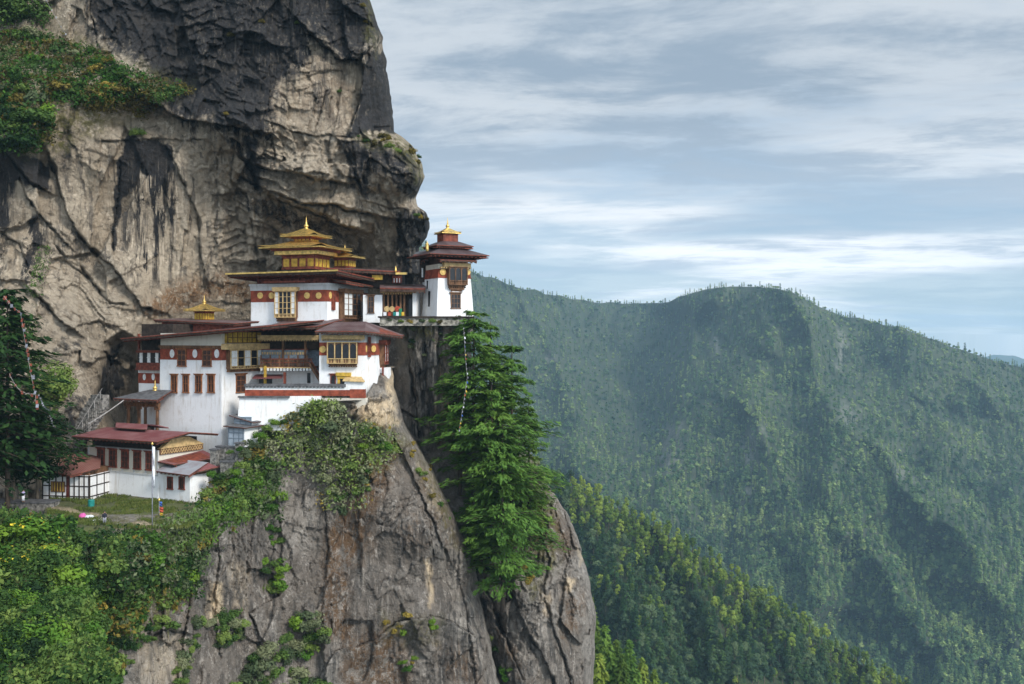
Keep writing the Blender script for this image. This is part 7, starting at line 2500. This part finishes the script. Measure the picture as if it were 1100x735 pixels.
def flagpole(px, py, top_py, Y, r, label, cloth):
    base = P(px, py, Y)
    H = (py - top_py) / F_PX * Y
    root = empty('flagpole', base)
    tag(root, label, 'flagpole')
    b = MB(); b.tube([(0, 0, -.6), (0, 0, H)], r, 8, r * .6); b.build('pole', M['cloth_grey'], root, smooth=True)
    b = MB(); b.lathe([(.12, 0), (.16, .1), (.03, .35)], (0, 0, H), 8); b.build('finial', M['gold'], root, smooth=True)
    for name, z0, z1, w, mat in cloth:
        b = MB()
        n = 14
        pts = []
        for i in range(n + 1):
            z = H * (z0 + (z1 - z0) * i / n)
            for j in range(4):
                u = j / 3
                pts.append((.05 + w * u, .10 * math.sin(i * .9 + u * 3), z - .05 * u))
        k = len(b.v); b.v += pts
        for i in range(n):
            for j in range(3):
                a = k + i * 4 + j
                b.face(a, a + 1, a + 5, a + 4)
        o = b.build(name, M[mat], root, smooth=True)
        s = o.modifiers.new('thickness', 'SOLIDIFY'); s.thickness = .02
    return root


flagpole(163.6, 566, 478, 120.7, .075, 'tall pole with a narrow white prayer flag in front of the lower house', [('flag', .48, .98, .24, 'cloth_white')])
flagpole(171.0, 556, 538, 126.9, .06, 'short pole with small red and blue flags beside the tall flagpole', [('flag', .30, .62, .45, 'cloth_red'), ('flag', .66, .95, .30, 'cloth_blue'), ('flag', .1, .28, .4, 'cloth_yellow')])


def bundle():
    base = P(89, 557, 126.2)
    root = empty('cloth_bundle', base)
    tag(root, 'pink and white bundle of cloth lying on the dirt path', 'bundle')
    for nm, c, s, m in (('pink_cloth', (0, 0, .28), (.5, .45, .38), 'cloth_pink'), ('white_cloth', (.75, .1, .16), (.75, .5, .24), 'cloth_white')):
        r = np.random.default_rng(7)
        b = MB()
        b.lathe([(.05, -1), (.7, -.8), (1.0, -.2), (.85, .5), (.45, .9), (.05, 1.0)], n=14)
        b.v = [(c[0] + x * s[0] * (1 + .18 * math.sin(5 * x + 3 * z)), c[1] + y * s[1] * (1 + .2 * math.sin(4 * y + 6 * x)), c[2] + z * s[2] * (1 + .12 * math.sin(7 * x))) for x, y, z in b.v]
        b.build(nm, M[m], root, smooth=True)


bundle()


def barrel():
    b = MB()
    b.lathe([(.36, 0), (.40, .1), (.42, .45), (.40, .85), (.42, .9), (.38, .98), (.30, 1.0)], n=16)
    o = b.build('barrel', M['teal'], None, smooth=True, loc=P(98, 545, 134.2))
    tag(o, 'teal plastic barrel on the grass in front of the lower house', 'barrel')


barrel()
b = MB()
r = np.random.default_rng(3)
for i in range(9):
    x, y = i * .55, .12 * math.sin(i)
    b.box(x, x + .5, y - .45, y + .45, 0.0, .10 + .03 * r.random(), .03)
o = b.build('stepping_stones', M['greyband'], None, loc=P(95, 559.5, 124.6))
tag(o, 'pale flat paving slabs on the dirt path by the cloth bundle', 'paving')


def prayer_line(name, label, pts, mats, flag, every, sag, seed, th=.025):
    """Line of small cloth flags hung along a sagging cord."""
    r = np.random.default_rng(seed)
    P3 = [Vector(p) for p in pts]
    line = []
    for a, c in zip(P3[:-1], P3[1:]):
        n = max(3, int((c - a).length / .6))
        for i in range(n):
            u = i / n
            q = a.lerp(c, u); q.z -= sag * math.sin(math.pi * u)
            line.append(q)
    line.append(P3[-1])
    root = empty(name, line[0])
    tag(root, label, 'prayer flags')
    o0 = Vector(line[0])
    b = MB(); b.tube([p - o0 for p in line], th, 5); b.build('cord', M['rope'], root)
    for k, m in enumerate(mats):
        b = MB()
        for i, p in enumerate(line):
            if i % every or (i // every) % len(mats) != k: continue
            q = p - o0
            w, h = flag[0] * r.uniform(.8, 1.2), flag[1] * r.uniform(.7, 1.2)
            d = Vector((r.uniform(.5, 1), r.uniform(-.6, .2), 0)).normalized() * w
            v0, v1 = q, q + d
            s = Vector((r.uniform(-.1, .1), r.uniform(-.15, .05), -h))
            n = Vector((0, .02, 0))
            b.hexa([v0 + s, v1 + s, v1 + s + n, v0 + s + n], [v0, v1, v1 + n, v0 + n])
        b.build('flags', M[m], root)['kind'] = 'stuff'
    return root


prayer_line('prayer_flags', 'long string of orange red prayer flags hanging down the left edge tree', [P(4, 318, 125), P(22, 336, 124), P(30, 384, 124), P(38, 425, 124), P(39, 436, 124)], ['flag_red', 'flag_red', 'cloth_grey'], (.34, .42), 1, .2, 1)
prayer_line('prayer_flags', 'short red prayer flag string crossing below the long orange one', [P(10, 402, 125), P(22, 420, 124), P(38, 423, 124)], ['flag_red'], (.3, .4), 2, .2, 2)
prayer_line('prayer_flags', 'thin string of pale and coloured flags hanging down the gully conifers', [P(498, 352, 153.5), P(500, 385, 153), P(502, 405, 153), P(498, 432, 153), P(493, 462, 154)], ['cloth_grey', 'cloth_grey', 'cloth_white', 'cloth_grey', 'cloth_blue', 'cloth_grey', 'cloth_yellow', 'cloth_red'], (.16, .28), 1, .1, 3)
prayer_line('prayer_flags', 'white string of flags from the red flags down to the grey boulder', [P(41, 424, 125), P(52, 440, 130), P(60, 462, 136)], ['cloth_grey'], (.2, .2), 1, .4, 4)
prayer_line('prayer_flags', 'few pale flags on a cord in the top left corner of the cliff', [P(50, 0, 166), P(60, 18, 167), P(70, 36, 168)], ['cloth_grey'], (.18, .25), 2, .2, 5)


def cable(name, label, a, c, r, sag):
    pts = [a.lerp(c, i / 16) - Vector((0, 0, sag * math.sin(math.pi * i / 16))) for i in range(17)]
    b = MB(); b.tube([p - a for p in pts], r, 6)
    o = b.build(name, M['rope'], None, loc=a)
    tag(o, label, 'cable')


cable('steel_cable', 'grey cable stretched from the porch roof down to the dark rock', P(95, 455.5, 147), P(133, 430, 151.5), .09, .1)
# rock-cut steps beside the grey boulder
st = empty('stone_stair', P(76, 470, 148.5), -.35)
tag(st, 'narrow stone stair climbing the dark rock left of the porch', 'stair')
b = MB()
for i in range(14):
    b.box(i * .22 - 1.2, i * .22 + 1.0, i * .16, i * .16 + 1.4, i * .46 - 2, i * .46 + .1)
b.build('steps', M['stone'], st)
b = MB()
for i in range(0, 14, 3):
    b.box(i * .22 + .9, i * .22 + 1.0, i * .16, i * .16 + .1, i * .46, i * .46 + 1.1)
b.bar((.95, 0, 1.1), (13 * .22 + .95, 13 * .16, 13 * .46 + 1.1), .07)
b.build('railing', M['rope'], st)
